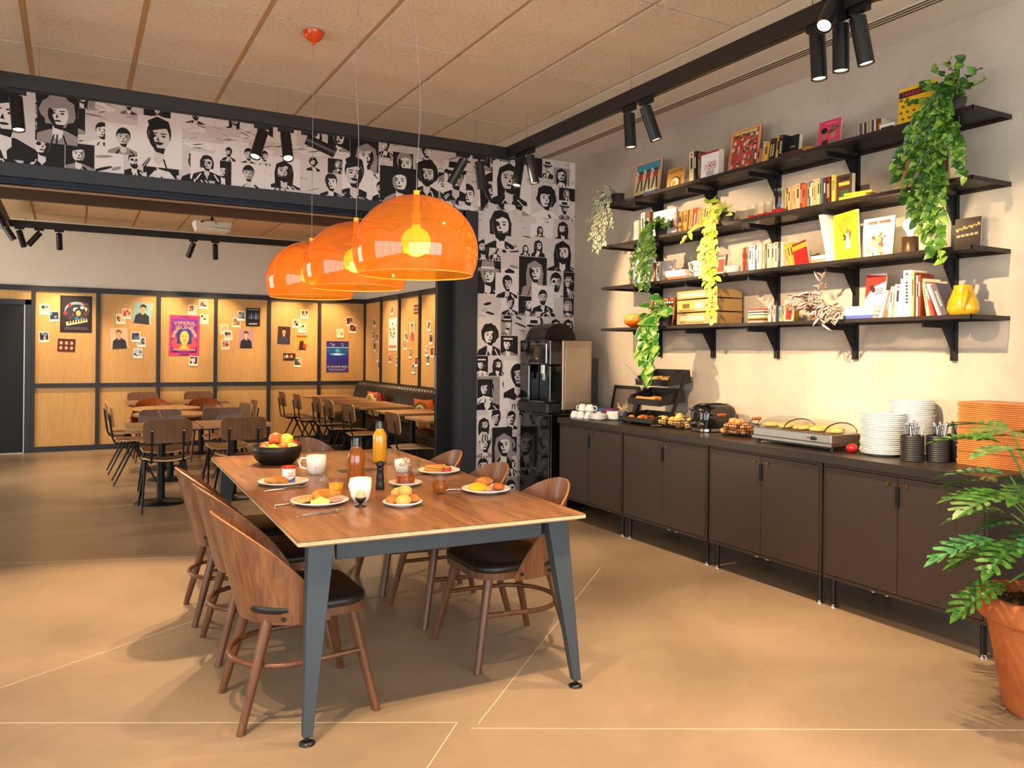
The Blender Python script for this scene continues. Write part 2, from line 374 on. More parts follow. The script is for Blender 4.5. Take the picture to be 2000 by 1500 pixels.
# ---------------------------------------------------------------- mural: collage of printed black and white portraits
INK, PAPER, MIDG, PALE = '#120e0d', '#cbc1bd', '#938886', '#ded5d1'
def portrait(A, x0, y0, x1, y1, R, style=None, pal=None, bg=None):
    ink, paper, midg, pale = pal or (INK, PAPER, MIDG, PALE)
    A.clip = (x0, y0, x1, y1); w, h = x1-x0, y1-y0
    if bg is None: bg = R.choices([paper, pale, ink, midg], [5, 3, 3, 1])[0]
    A.rect(x0, y0, x1, y1, bg)
    skin = pale if bg != pale else paper
    st = style or R.choice(['short', 'short', 'curly', 'long', 'bob', 'hat', 'quiff', 'long'])
    ry = min(h*.27, w*.38)*R.uniform(.85, 1.25); rx = ry*.74
    cx = (x0+x1)/2+R.uniform(-.08, .08)*w; cy = y0+h*R.uniform(.54, .62); tilt = R.uniform(-.18, .18); sd = R.choice((-1, 1))
    top = ink if bg != ink or R.random() < .5 else midg
    jk = R.choice([ink, ink, ink, midg, pale]) if bg != ink else R.choice([midg, pale, ink])
    sh = ry*R.uniform(1.7, 2.2)
    A.poly([(cx-sh, y0-.01), (cx-sh*.86, cy-ry*1.75), (cx-ry*.55, cy-ry*1.25), (cx+ry*.55, cy-ry*1.25), (cx+sh*.86, cy-ry*1.75), (cx+sh, y0-.01)], jk)
    if st in ('long',):
        A.poly([(cx-rx*1.35, cy-ry*1.9), (cx-rx*1.5, cy-ry*.2), (cx-rx*1.2, cy+ry*.8), (cx, cy+ry*1.28), (cx+rx*1.2, cy+ry*.8), (cx+rx*1.5, cy-ry*.2), (cx+rx*1.3, cy-ry*1.8), (cx+rx*.6, cy-ry*1.2), (cx-rx*.6, cy-ry*1.2)], top)
    elif st == 'curly':
        n = 22; A.poly([(cx+math.cos(2*PI*i/n)*rx*R.uniform(1.45, 1.85), cy+ry*.25+math.sin(2*PI*i/n)*ry*R.uniform(1.15, 1.45)) for i in range(n)], top)
    elif st == 'bob':
        A.poly([(cx-rx*1.3, cy-ry*.75), (cx-rx*1.35, cy+ry*.3), (cx-rx*.8, cy+ry*1.1), (cx, cy+ry*1.25), (cx+rx*.9, cy+ry*1.05), (cx+rx*1.35, cy+ry*.2), (cx+rx*1.3, cy-ry*.8)], top)
    else:
        A.ell(cx, cy+ry*.28, rx*1.16, ry*1.02, top)
    A.poly([(cx-rx*.5, cy-ry*1.75), (cx-rx*.48, cy-ry*.5), (cx+rx*.48, cy-ry*.5), (cx+rx*.5, cy-ry*1.75), (cx, cy-ry*2.1)], skin)
    A.ell(cx, cy, rx, ry, skin, 18, tilt*.4)
    # posterised shadow over one side of the face and under the jaw
    A.poly([(cx+sd*rx*.98*math.cos(a), cy+ry*.98*math.sin(a)) for a in [PI/2*.9-PI*.92*i/9 for i in range(10)]]+[(cx+sd*rx*.30, cy-ry*.5), (cx+sd*rx*.5, cy-ry*.15), (cx+sd*rx*.36, cy+ry*.12), (cx+sd*rx*.62, cy+ry*.5)], ink if R.random() < .75 else midg)
    A.poly([(cx-rx*.55, cy-ry*.82), (cx+rx*.6, cy-ry*.80), (cx+rx*.45, cy-ry*1.25), (cx-rx*.3, cy-ry*1.12)], ink)
    if st == 'quiff': A.poly([(cx-rx*1.1, cy+ry*.35), (cx-rx*.9, cy+ry*.75), (cx-rx*1.1, cy+ry*1.15), (cx-rx*.2, cy+ry*1.55), (cx+rx*.9, cy+ry*1.25), (cx+rx*1.15, cy+ry*.5), (cx+rx*.75, cy+ry*.72), (cx, cy+ry*.6)], top)
    elif st == 'hat':
        A.ell(cx, cy+ry*.52, rx*2.0, ry*.26, top, 16, tilt*.6); A.poly([(cx-rx*1.1, cy+ry*.55), (cx-rx*.95, cy+ry*1.45), (cx+rx*.95, cy+ry*1.45), (cx+rx*1.1, cy+ry*.55)], top)
        A.poly([(cx-rx*1.08, cy+ry*.62), (cx-rx*1.05, cy+ry*.86), (cx+rx*1.05, cy+ry*.86), (cx+rx*1.08, cy+ry*.62)], pale)
    else:
        A.poly([(cx-rx*1.08, cy+ry*.15), (cx-rx*.85, cy+ry*.9), (cx, cy+ry*1.12), (cx+rx*.85, cy+ry*.9), (cx+rx*1.05, cy+ry*.2), (cx+rx*.78, cy+ry*.55), (cx+rx*.2, cy+ry*R.uniform(.42, .7)), (cx-rx*.35, cy+ry*R.uniform(.4, .62)), (cx-rx*.8, cy+ry*.45)], top)
    for e in (-1, 1):
        ex = cx+e*rx*.42
        if R.random() < .18 or st == 'glasses': A.ell(ex, cy+ry*.1, rx*.34, ry*.2, ink, 10)
        else:
            A.ell(ex, cy+ry*.08, rx*.2, ry*.075, ink, 8); A.poly([(ex-rx*.3, cy+ry*.22), (ex+rx*.28, cy+ry*.26), (ex+rx*.3, cy+ry*.33), (ex-rx*.25, cy+ry*.32)], ink)
    A.poly([(cx+sd*rx*.05, cy+ry*.05), (cx+sd*rx*.24, cy-ry*.26), (cx-sd*rx*.1, cy-ry*.3), (cx-sd*rx*.02, cy-ry*.24)], ink)
    A.ell(cx, cy-ry*.52, rx*.34, ry*.075, ink, 8)
    if R.random() < .18: A.poly([(cx-rx*.5, cy-ry*.42), (cx, cy-ry*.33), (cx+rx*.5, cy-ry*.42), (cx+rx*.4, cy-ry*.48), (cx-rx*.4, cy-ry*.48)], ink)
    if R.random() < .22: A.poly([(cx-rx*.85, cy-ry*.35), (cx-rx*.45, cy-ry*.6), (cx+rx*.45, cy-ry*.6), (cx+rx*.85, cy-ry*.35), (cx+rx*.6, cy-ry*1.0), (cx, cy-ry*1.3), (cx-rx*.6, cy-ry*1.0)], ink)
    if jk == ink: A.poly([(cx-rx*.4, cy-ry*1.45), (cx+rx*.4, cy-ry*1.45), (cx+rx*.05, y0)], skin)
    for _ in range(3):
        a = R.uniform(-.8, .8)*sh; A.poly([(cx+a, y0), (cx+a+.012, y0), (cx+a*.6+.01, cy-ry*1.6), (cx+a*.6, cy-ry*1.65)], pale if jk == ink else ink)
    A.clip = None
def landscape(A, x0, y0, x1, y1, R):
    A.clip = (x0, y0, x1, y1); A.rect(x0, y0, x1, y1, R.choice([PAPER, PALE, PAPER]))
    for _ in range(R.randint(2, 6)):
        A.ell(R.uniform(x0, x1), R.uniform(y0, y1), (x1-x0)*R.uniform(.1, .45), (y1-y0)*R.uniform(.02, .07), R.choice([MIDG, '#b3a8a5', INK]), 10, R.uniform(-.5, .5))
    A.clip = None
def mural(x0, x1, z0, z1, specials, seed, cell=.065):
    R = random.Random(seed); A = ART(); nx, nz = int(round((x1-x0)/cell)), int(round((z1-z0)/cell)); cx_, cz_ = (x1-x0)/nx, (z1-z0)/nz
    occ = [[False]*nz for _ in range(nx)]
    A.rect(x0, z0, x1, z1, PAPER)
    for i in range(nx):
        for j in range(nz):
            if occ[i][j]: continue
            a, b = R.choice([(2, 3), (3, 3), (3, 4), (3, 4), (4, 4), (4, 5), (2, 3), (5, 6), (3, 3)])
            a = min(a, nx-i); b = min(b, nz-j)
            while any(occ[i+p][j+q] for p in range(a) for q in range(b)):
                b -= 1
                if b < 1: a -= 1; b = 1
            for p in range(a):
                for q in range(b): occ[i+p][j+q] = True
            g = .004*R.random(); X0, X1, Z0, Z1 = x0+i*cx_+g, x0+(i+a)*cx_-g, z0+j*cz_+g, z0+(j+b)*cz_-g
            A.k = 3
            if min(a, b) < 2 or R.random() < .17: landscape(A, X0, Z0, X1, Z1, R)
            else: portrait(A, X0, Z0, X1, Z1, R)
    for (a, b, c, d, st, bg) in specials:
        A.k = 34; portrait(A, a, b, c, d, R, st, None, bg)
    return A.build('mural_print', wall_mural, (0, YM-.0015, 0), (PI/2, 0, 0), .7)
mural(-1.3, 3.326, 2.778, ZC-.002, [(-.62, 2.80, -.25, 3.36, 'quiff', PAPER), (-.24, 2.95, .02, 3.33, 'curly', INK), (.20, 2.93, .42, 3.16, 'short', PALE), (.42, 2.86, .74, 3.25, 'quiff', PALE), (.80, 2.80, 1.02, 3.02, 'bob', PALE), (1.42, 2.80, 1.66, 3.06, 'long', PALE), (2.02, 2.80, 2.24, 3.14, 'quiff', PALE), (2.36, 2.79, 2.72, 3.10, 'short', INK), (2.70, 2.86, 2.92, 3.20, 'curly', PALE), (2.98, 2.86, 3.2, 3.22, 'hat', PALE)], 11)
mural(3.326, XR-.002, 0, ZC-.002, [(3.48, 2.88, 3.86, 3.28, 'long', PALE), (3.40, 2.45, 3.72, 2.82, 'bob', PAPER), (3.52, 1.98, 3.76, 2.22, 'short', PALE), (3.92, 1.86, 4.18, 2.12, 'short', PALE), (3.86, 1.55, 4.02, 1.80, 'hat', PALE), (3.62, 1.02, 3.9, 1.38, 'short', PALE), (3.34, .98, 3.5, 1.2, 'bob', INK), (3.50, .34, 3.72, .74, 'long', INK), (3.34, .62, 3.48, .86, 'long', PALE)], 5)
# ---------------------------------------------------------------- ceilings
ceiling = struct(MB().box(-3.5, 3.40, -2.5, YM+.2, ZC+.02, ZC+.12).build('ceiling', M_CEILJ))
struct(MB().box(3.40, XR+.1, -2.5, YM+.2, ZC, ZC+.12).build('ceiling_border', M_PLASTER))
gx = [-.262+.6085*k for k in range(-5, 7)]; gy = [YM, 5.875, 4.665, 3.455, 2.245, 1.035, -.175, -1.385, -2.5]
me = {}
for i in range(len(gx)-1):
    for j in range(len(gy)-1):
        h = gy[j]-gy[j+1]-.014
        if round(h, 3) not in me: me[round(h, 3)] = MB().box(-.286, .286, -h/2, h/2, 0, .03).mesh('ceiling_panel', M_CEIL)
        o = bpy.data.objects.new('ceiling_panel', me[round(h, 3)]); COL.objects.link(o); o.location = ((gx[i]+gx[i+1])/2, (gy[j]+gy[j+1])/2, ZC); o.parent = ceiling
df = thing('linear_diffuser', 'pair of thin dark slot air diffusers running along the plaster ceiling edge', 'diffuser', (4.035, 1.7, ZC))
MB().box(-.045, .045, -4.1, 5.0, -.004, .004).build('diffuser_frame', M_PLASTER, df)
for x in (-.03, 0, .03): MB().box(x-.006, x+.006, -4.1, 5.0, -.006, -.003).build('slot', mat('slot_dark', '#4b3a2a', .8), df)
# far dining room
struct(MB().box(-3.5, XFR+.3, YF, YF+.12, 0, ZC).build('wall_far', M_PLASTER))
struct(MB().box(XFR, XFR+.12, YM+.2, YF, 0, ZC).build('wall_far_right', M_PLASTER))
wall_far = bpy.data.objects['wall_far']; wall_fr = bpy.data.objects['wall_far_right']
M_FRAME = mat('panel_frame', '#24262b', .45)
xs = [-.486+.8045*k for k in range(0, 7)]
pm = {}
def child_box(name, key, dims, m, parent, loc):
    if key not in pm: pm[key] = MB().box(-dims[0]/2, dims[0]/2, -dims[1]/2, dims[1]/2, -dims[2]/2, dims[2]/2).mesh(name, m)
    o = bpy.data.objects.new(name, pm[key]); COL.objects.link(o); o.location = loc; o.parent = parent; return o
zA, zB, zM0, zM1, zT0, zT1 = 0, .075, .90, .962, 2.255, 2.33
for k in range(6):
    c = (xs[k]+xs[k+1])/2
    child_box('wall_panel', 'fu', (.75, .02, zT0-zM1), M_VENEER, wall_far, (c, YF-.01, (zT0+zM1)/2))
    child_box('wall_panel', 'fl', (.75, .02, zM0-zB), M_VENEER, wall_far, (c, YF-.01, (zB+zM0)/2))
    child_box('panel_rail', 'rb', (.755, .045, zB-zA), M_FRAME, wall_far, (c, YF-.0225, (zA+zB)/2))
    child_box('panel_rail', 'rm', (.755, .045, zM1-zM0), M_FRAME, wall_far, (c, YF-.0225, (zM0+zM1)/2))
    child_box('panel_rail', 'rt', (.755, .045, zT1-zT0), M_FRAME, wall_far, (c, YF-.0225, (zT0+zT1)/2))
for k, x in enumerate(xs): child_box('panel_post', 'po', (.05, .05, 2.33), M_FRAME, wall_far, (x, YF-.025, 1.165))
# panels left of the door run and over the door
for c in (-2.9, -2.1): child_box('wall_panel', 'fu', (.75, .02, zT0-zM1), M_VENEER, wall_far, (c, YF-.01, (zT0+zM1)/2)); child_box('wall_panel', 'fl', (.75, .02, zM0-zB), M_VENEER, wall_far, (c, YF-.01, (zB+zM0)/2))
MB().box(-1.65, -.51, -.045, 0, zT0, zT1).build('panel_rail', M_FRAME, wall_far, (0, YF, 0)); MB().box(-1.65, -.51, -.02, 0, 2.13, zT0).build('wall_panel', M_VENEER, wall_far, (0, YF, 0))
dr = struct(thing('door_1', None, None, (-1.08, YF-.03, 0)))
d = MB(); d.box(-.57, -.5, -.03, .03, 0, 2.13); d.box(.5, .57, -.03, .03, 0, 2.13); d.box(-.57, .57, -.03, .03, 2.06, 2.13); d.build('door_frame', M_FRAME, dr)
MB().box(-.5, .5, -.01, .01, .01, 2.06).build('door_leaf', mat('black_door', '#0d0b0b', .6), dr)
MB().box(.488, .5, -.035, -.01, 0, 2.06).build('jamb_strip', M_STEEL, dr); MB().box(-.5, .5, -.05, .0, 0, .012).build('threshold', M_STEEL, dr)
ys = [12.94-.81*k for k in range(0, 8)]
for k in range(7):
    c = (ys[k]+ys[k+1])/2
    child_box('wall_panel', 'ru', (.02, .76, zT0-zM1), M_VENEER, wall_fr, (XFR-.01, c, (zT0+zM1)/2))
    child_box('wall_panel', 'rl', (.02, .76, zM0-zB), M_VENEER, wall_fr, (XFR-.01, c, (zB+zM0)/2))
    child_box('panel_rail', 'rrm', (.045, .77, .08), M_FRAME, wall_fr, (XFR-.0225, c, .93)); child_box('panel_rail', 'rrt', (.045, .77, zT1-zT0), M_FRAME, wall_fr, (XFR-.0225, c, (zT0+zT1)/2))
for y in ys: child_box('panel_post', 'rpo', (.05, .05, 2.33), M_FRAME, wall_fr, (XFR-.025, y, 1.165))
ceil2 = struct(MB().box(-3.5, XFR+.1, 9.5, YF+.1, 3.27, 3.37).build('ceiling_far', M_CEILJ))
m1 = MB().box(-.29, .29, -.59, .59, 0, .03).mesh('ceiling_panel', mottled('far_ceiling_panel', '#c9a983', '#d2b48f', .9, 8, .05))
for i in range(13):
    for j in range(3):
        o = bpy.data.objects.new('ceiling_panel', m1); COL.objects.link(o); o.location = (-3.2+.6085*i, 10.15+1.2*j, 3.25); o.parent = ceil2
# lowered bulkhead behind the lintel: brown frame, slatted grilles, cream panel and an air cassette
M_BROWN = wood('brown_soffit', '#5a3a20', '#7a5230', '#8e6238', 'x', .5)
bulk = struct(MB().box(-3.5, XFR, YM+.22, 9.5, 3.16, 3.37).build('ceiling_bulkhead', M_BROWN))
MB().box(1.15, 4.2, 7.55, 9.25, 3.145, 3.16).build('soffit_panel', mat('cream_panel_glowing', '#e8c79a', .8, emit='#ffcf95', es=.25), bulk)  # faint glow added to the panel material on top of its cream colour
for i in range(5): MB().box(-3.4, .3, 7.35+.16*i, 7.43+.16*i, 3.135, 3.16).build('soffit_slat', M_BROWN, bulk)
for y in (7.45, 9.32): MB().box(1.05, 4.3, y-.04, y+.04, 3.13, 3.16).build('soffit_slat', M_BROWN, bulk)
ac = thing('air_cassette', 'brown framed air conditioning cassette grille in the soffit behind the lintel', 'air vent', (.62, 8.35, 3.16))
MB().box(-.42, .42, -.42, .42, -.03, 0).build('cassette_frame', M_BROWN, ac, bev=.008)
MB().box(-.33, .33, -.33, .33, -.04, -.03).build('cassette_grille', mat('grille_dark', '#3a2412', .6), ac)
MB().box(-.39, -.35, -.06, .06, -.036, -.03).build('sensor_window', M_BLACKS, ac)
r = MB(); r.box(-3.4, XFR, 9.50, 9.56, 2.965, 3.10); r.box(-3.4, XFR, 9.49, 9.57, 3.10, 3.125); r = tag(r.build('ceiling_rail', [mat('bronze_rail', '#5b4433', .5)]), 'long brown curtain rail crossing the far room ceiling in front of the projector', 'rail')
MB().box(-3.4, XFR, 9.478, 9.492, 3.075, 3.10).build('rail_lip', mat('pale_lip', '#d8b99a', .5), r)
# ---------------------------------------------------------------- lighting tracks
M_TRACK = mat('track_black', '#1d1715', .5)
def track(name, label, x0, x1, y0, y1, zt, zb, wires):
    o = thing(name, label, 'lighting track', ((x0+x1)/2, (y0+y1)/2, zt)); cx, cy = (x0+x1)/2, (y0+y1)/2
    MB().box(x0-cx, x1-cx, y0-cy, y1-cy, zb-zt, 0).build('track_beam', M_TRACK, o)
    if x1-x0 > y1-y0: MB().box(x0-cx, x1-cx, -.012, .012, zb-zt-.004, zb-zt).build('power_slot', M_BLACKS, o)
    else: MB().box(-.012, .012, y0-cy, y1-cy, zb-zt-.004, zb-zt).build('power_slot', M_BLACKS, o)
    for (wx, wy, wz) in wires:
        q = MB(); q.cyl((wx-cx, wy-cy, 0), (wx-cx, wy-cy, wz-zt), .0012, n=5); q.cyl((wx-cx, wy-cy, 0), (wx-cx, wy-cy, .035), .004, n=8); q.build('suspension_wire', M_STEEL, o)
    return o
track('lighting_track', 'black suspended lighting track crossing in front of the photo mural lintel', -.62, 3.18, 5.78, 5.84, 3.15, 3.058, [(-.2, 5.81, ZC), (1.27, 5.81, ZC), (2.86, 5.81, ZC)])
track('lighting_track', 'black suspended lighting track running parallel to the shelf wall', 3.12, 3.18, 2.37, 5.78, 3.15, 3.062, [(3.15, 5.49, ZC), (3.15, 4.14, ZC), (3.15, 2.7, ZC)])
track('lighting_track', 'black suspended lighting track on the camera side of the dining table', -.62, 3.18, 2.31, 2.37, 3.15, 3.06, [(-.2, 2.34, ZC), (1.5, 2.34, ZC)])
track('lighting_track', 'black suspended lighting track at the far left side of the dining table', -.62, -.56, 2.37, 5.78, 3.15, 3.06, [(-.59, 4.0, ZC)])
track('lighting_track', 'black lighting track high along the panelled far wall', -.78, 3.9, 12.17, 12.23, 3.12, 3.035, [(-.55, 12.2, 3.25), (1.5, 12.2, 3.25), (3.0, 12.2, 3.25)])
track('lighting_track', 'black lighting track at the left of the far dining room', -.78, -.72, 9.7, 12.17, 3.12, 3.035, [(-.75, 10.5, 3.25)])
track('lighting_track', 'black lighting track above the leather bench of the far dining room', 3.44, 3.5, 9.7, 12.17, 3.12, 3.035, [(3.47, 10.5, 3.25)])
GS = 'black cylinder spotlights on the dining room tracks'
T0 = 3.058
spot_fixture('track_spotlight', -.32, 5.81, T0, (-.05, 5.2, 0), 'black cylinder spotlight at the upper left corner over the mural', GS, 150, 46, 'x')
spot_fixture('track_spotlight', 1.165, 5.81, T0, (.2, 4.9, 0), 'black cylinder spotlight tilted left, first of the three over the lintel centre', GS, 210, 50, 'x')
spot_fixture('track_spotlight', 1.33, 5.81, T0, (1.3, 4.6, .75), 'black cylinder spotlight pointing straight down, middle of three over the lintel centre', GS, 130, 50, 'x')
spot_fixture('track_spotlight', 1.50, 5.81, T0, (4.42, 5.0, 1.75), 'black cylinder spotlight tilted right, last of the three over the lintel centre', GS, 300, 46, 'x', .35)
spot_fixture('track_spotlight', 2.74, 5.81, T0, (2.0, 6.6, 1.2), 'black cylinder spotlight tilted left near the inner track corner', GS, 25, 50, 'x')
spot_fixture('track_spotlight', 2.89, 5.81, T0, (3.5, 6.5, .9), 'black cylinder spotlight tilted right beside the inner track corner', GS, 30, 50, 'x')
spot_fixture('track_spotlight', 3.15, 5.60, T0, (2.5, 5.3, 0), 'dark tilted spotlight half hidden just inside the track corner', GS, 60, 50, 'y')
spot_fixture('track_spotlight', 3.15, 5.44, T0, (3.75, 5.2, 0), 'black cylinder spotlight tilted right under the start of the shelf track', GS, 60, 50, 'y')
spot_fixture('track_spotlight', 3.15, 4.16, T0, (3.25, 4.0, 0), 'black upright cylinder spotlight, left of the middle pair on the shelf track', GS, 110, 56, 'y')
spot_fixture('track_spotlight', 3.15, 3.985, T0, (3.75, 3.6, .9), 'black tilted cylinder spotlight, right of the middle pair on the shelf track', GS, 50, 50, 'y')
spot_fixture('track_spotlight', 3.15, 2.67, T0, (3.2, 2.5, 0), 'black cylinder spotlight hanging lowest left in the top right cluster', GS, 110, 60, 'y')
spot_fixture('track_spotlight', 3.15, 2.535, T0, (3.16, 2.5, .0), 'black upright cylinder spotlight in the middle of the top right cluster', GS, 0, 60, 'y')
spot_fixture('track_spotlight', 3.15, 2.44, T0, (3.6, 2.1, 0), 'black cylinder spotlight cut by the top edge in the top right cluster', GS, 60, 60, 'y')
spot_fixture('track_spotlight', 3.09, 2.53, T0+.10, (.9, 2.0, 0), 'glowing spotlight lens facing the room in the top right cluster', GS, 110, 60, 'y', L=.16)
for x, aim, pw, dg in ((1.36, (4.42, 2.75, 1.6), 460, 38), (1.18, (4.42, 3.9, 1.6), 340, 38), (1.72, (2.4, 2.2, 0), 120, 70), (.2, (1.0, 2.5, 0), 120, 70), (-.2, (-.2, 2.9, 0), 90, 60), (1.9, (1.4, 3.6, .75), 60, 60)):
    spot_fixture('track_spotlight', x, 2.34, T0, aim, 'black cylinder spotlight %.1f metres along the camera side track' % (x+.62), GS, pw, dg, 'x', .5 if pw > 200 else .7)
GF = 'black cylinder spotlights of the far dining room'
for x, aim, lab, pw in ((-.62, (-.2, 12.97, 1.5), 'black spotlight leaning right at the far left track corner', 40), (-.40, (-.75, 12.2, 2.5), 'black spotlight lying almost level, second on the far wall track', 0), (-.17, (-.1, 12.97, 1.3), 'black spotlight tilted left, third on the far wall track', 60),
                        (1.50, (1.0, 12.97, 1.4), 'black spotlight tilted strongly left below the projector on the far track', 80), (1.80, (1.95, 12.97, 1.4), 'black spotlight nearly upright right of the projector on the far track', 80), (3.1, (2.95, 12.97, 1.4), 'black spotlight on the far track behind the rear orange lamp', 80), (3.5, (3.75, 12.97, 1.4), 'black spotlight on the far track behind the middle orange lamp', 80)):
    spot_fixture('far_spotlight', x, 12.2, 3.035, aim, lab, GF, pw, 62, 'x', .8)
for y, pw in ((11.7, 60), (10.9, 60), (10.1, 60)):
    spot_fixture('far_spotlight', 3.47, y, 3.035, (4.34, y-.1, 1.3), 'black spotlight washing the bench wall, %s on its track' % {11.7: 'rearmost', 10.9: 'middle', 10.1: 'nearest'}[y], GF, pw, 66, 'y', .8)
for y, x, pw in ((10.4, .4, 120), (11.6, .8, 70)):
    spot_fixture('far_spotlight', -.75, y, 3.035, (x, y, .4), 'black spotlight over the %s round table' % ('front' if y < 11 else 'rear'), GF, pw, 70, 'y', .7)
spot_fixture('far_spotlight', 3.47, 9.8, 3.035, (2.4, 8.6, .4), 'black spotlight over the bench tables of the far room', GF, 110, 75, 'y', .7)
# ================================================================ dining table
TBL = thing('dining_table', 'long walnut topped dining table with dark grey steel legs laid for breakfast', 'table', (1.387, 4.205, 0), math.radians(-1.6))
hx, hy, tz = .6225, 1.297, .75
t = MB(); t.box(-hx, hx, -hy, hy, tz-.004, tz); t.build('table_top', M_WALNUTX, TBL)
t = MB(); i_ = .045
t.hexa([(-hx+i_, -hy+i_, tz-.034), (hx-i_, -hy+i_, tz-.034), (hx-i_, hy-i_, tz-.034), (-hx+i_, hy-i_, tz-.034)], [(-hx, -hy, tz-.018), (hx, -hy, tz-.018), (hx, hy, tz-.018), (-hx, hy, tz-.018)])
t.box(-hx, hx, -hy, hy, tz-.018, tz-.0045); t.build('table_edge', M_OAKEDGE, TBL)
for y in (-1.19, 1.19): MB().box(-.455, .455, y-.015, y+.015, .645, .716).build('apron_rail', M_GREYMETAL, TBL, bev=.003)
for x in (-.5, .5): MB().box(x-.015, x+.015, -1.16, 1.16, .645, .716).build('apron_rail', M_GREYMETAL, TBL, bev=.003)
for sx in (-1, 1):
    for sy in (-1, 1):
        tx, ty, bx_, by_ = sx*.52, sy*1.205, sx*.582, sy*1.292; m = MB()
        def ring(cx, cy, w, d, z): return [(cx-w, cy-d, z), (cx+w, cy-d, z), (cx+w, cy+d, z), (cx-w, cy+d, z)]
        m.hexa(ring(bx_, by_, .018, .018, .03), ring(tx, ty, .05, .03, .716)); lg = m.build('leg', M_GREYMETAL, TBL, bev=.003)
        f = MB(); f.cyl((bx_, by_, .012), (bx_, by_, .032), .008, n=8); f.lathe([(.03, 0), (.03, .006), (.016, .013), (0, .014)], 18, (bx_, by_, 0)); f.build('foot', M_BLACKS, lg)
fl = MB().box(-.03, .20, .28, .40, tz, tz+.0015).build('cable_flap', mat('cable_flap', '#2a1a12', .5), TBL)
# ---------------------------------------------------------------- walnut dining chairs (local +x is the front)
def seat_poly(w, d, n=7, grow=0, fr=.11, br=.16, xo=.0):
    W, D = w/2+grow, d/2+grow; pts = []
    for (sx, sy, a0, r) in ((1, 1, 0, fr), (-1, 1, PI/2, br), (-1, -1, PI, br), (1, -1, 1.5*PI, fr)):
        for i in range(n+1):
            a = a0+PI/2*i/n; pts.append((xo+sx*(D-r)+r*math.cos(a), sy*(W-r)+r*math.sin(a)))
    return pts
def make_dining_chair():
    root = thing('dining_chair', '', 'chair', group='walnut chairs at the breakfast table')
    sp = seat_poly(.47, .46); m = MB(); m.prism(sp, .405, .437); m.build('seat_frame', M_WALNUTL, root, bev=.006)
    c = MB(); rings = [(.0, .437), (.004, .447), (.004, .462), (-.012, .474), (-.05, .480)]
    n = len(sp); vs = []; fs = []
    for g, z in rings: vs += [(x*(1+g/.23), y*(1+g/.23), z) for x, y in sp]
    for j in range(len(rings)-1):
        for i in range(n): fs.append((j*n+i, j*n+(i+1) % n, (j+1)*n+(i+1) % n, (j+1)*n+i))
    fs.append(tuple(range((len(rings)-1)*n, len(rings)*n))); c.add(vs, fs, 0, True); c.build('seat_cushion', M_LEATHER, root)
    for sx, sy in ((1, 1), (1, -1), (-1, 1), (-1, -1)):
        top = (.165 if sx > 0 else -.16, sy*.175, .42); bot = (.255 if sx > 0 else -.27, sy*.245 if sx > 0 else sy*.215, 0)
        MB().cyl(bot, top, .0155, .023, 14).build('leg', M_WALNUTL, root)
    # bent hoop stretcher from one front leg round behind the rear legs to the other
    pts = [(.205, .21, .245)]
    for i in range(15):
        a = PI/2+PI*i/14; pts.append((-.06+.215*math.cos(a), .222*math.sin(a), .235))
    pts.append((.205, -.21, .245)); MB().tube(pts, .0115, 10).build('stretcher', M_WALNUTL, root)
    # moulded shell: wraps the seat sides and sweeps up to a rounded back
    N, K, th = 34, 9, .011; S = MB(); outer = []; inner = []
    for i in range(N+1):
        s = -1+2*i/N; a = s*PI*.5
        # plan curve: rear arc then straight towards the front
        u = abs(s); ang = min(u/.62, 1)*PI/2; sg = 1 if s >= 0 else -1
        px = -.03-.215*math.cos(ang) + (max(0, u-.62)/.38)*.092; py = sg*.246*math.sin(ang)
        nx, ny = (-math.cos(ang), sg*math.sin(ang))
        q_ = min(1, max(0, (.062-px)/.305)); zt = .408+.402*q_**.8
        zb = .395+.0*u
        co, ci = [], []
        for k in range(K+1):
            z = zb+(zt-zb)*k/K; q = (z-.4); lean = -.27*q*(.25+.75*math.cos(ang)); fl_ = .03*q*abs(math.sin(ang))*sg
            co.append((px+lean, py+fl_, z)); ci.append((px+lean-nx*th, py+fl_-ny*th, z))
        outer.append(co); inner.append(ci)
    W_ = K+1; vo = [p for c in outer for p in c]; vi = [p for c in inner for p in c]; L = len(vo)
    fs = []
    for i in range(N):
        for k in range(K):
            a, b, c2, d2 = i*W_+k, (i+1)*W_+k, (i+1)*W_+k+1, i*W_+k+1
            fs.append((d2, c2, b, a)); fs.append((L+a, L+b, L+c2, L+d2))
    S.add(vo+vi, fs, 0, True)
    ed = []
    for i in range(N):
        ed.append((i*W_+K, (i+1)*W_+K, L+(i+1)*W_+K, L+i*W_+K)); ed.append((i*W_, L+i*W_, L+(i+1)*W_, (i+1)*W_))
    for k in range(K): ed.append((k, k+1, L+k+1, L+k)); ed.append((N*W_+k, L+N*W_+k, L+N*W_+k+1, N*W_+k+1))
    S.add(vo+vi, ed, 1); S.build('back_shell', [M_WALNUT, mat('walnut_edge', '#a06a44', .45)], root)
    for sy in (-1, 1):
        for sx_ in (.03, -.12):
            MB().cyl((sx_, sy*.243, .424), (sx_, sy*.255, .424), .008, n=10).build('screw_cap', M_BLACKS, root)
    return root
DC = make_dining_chair()
for i, (x, y, rz, lab) in enumerate((
    (.835, 3.325, 0, 'walnut chair nearest the camera on the left side of the table'), (.86, 4.06, .02, 'middle walnut chair on the left side of the table'), (.845, 4.655, -.02, 'rearmost walnut chair on the left side of the table'),
    (1.865, 3.455, PI, 'walnut chair nearest the camera on the right side of the table'), (1.87, 4.10, PI+.02, 'middle walnut chair on the right side of the table'), (1.875, 4.74, PI, 'rearmost walnut chair on the right side of the table'),
    (1.50, 5.58, -PI/2, 'walnut chair at the far end of the table behind the fruit bowl'))):
    place(DC, i > 0, (x, y, 0), rz, lab)
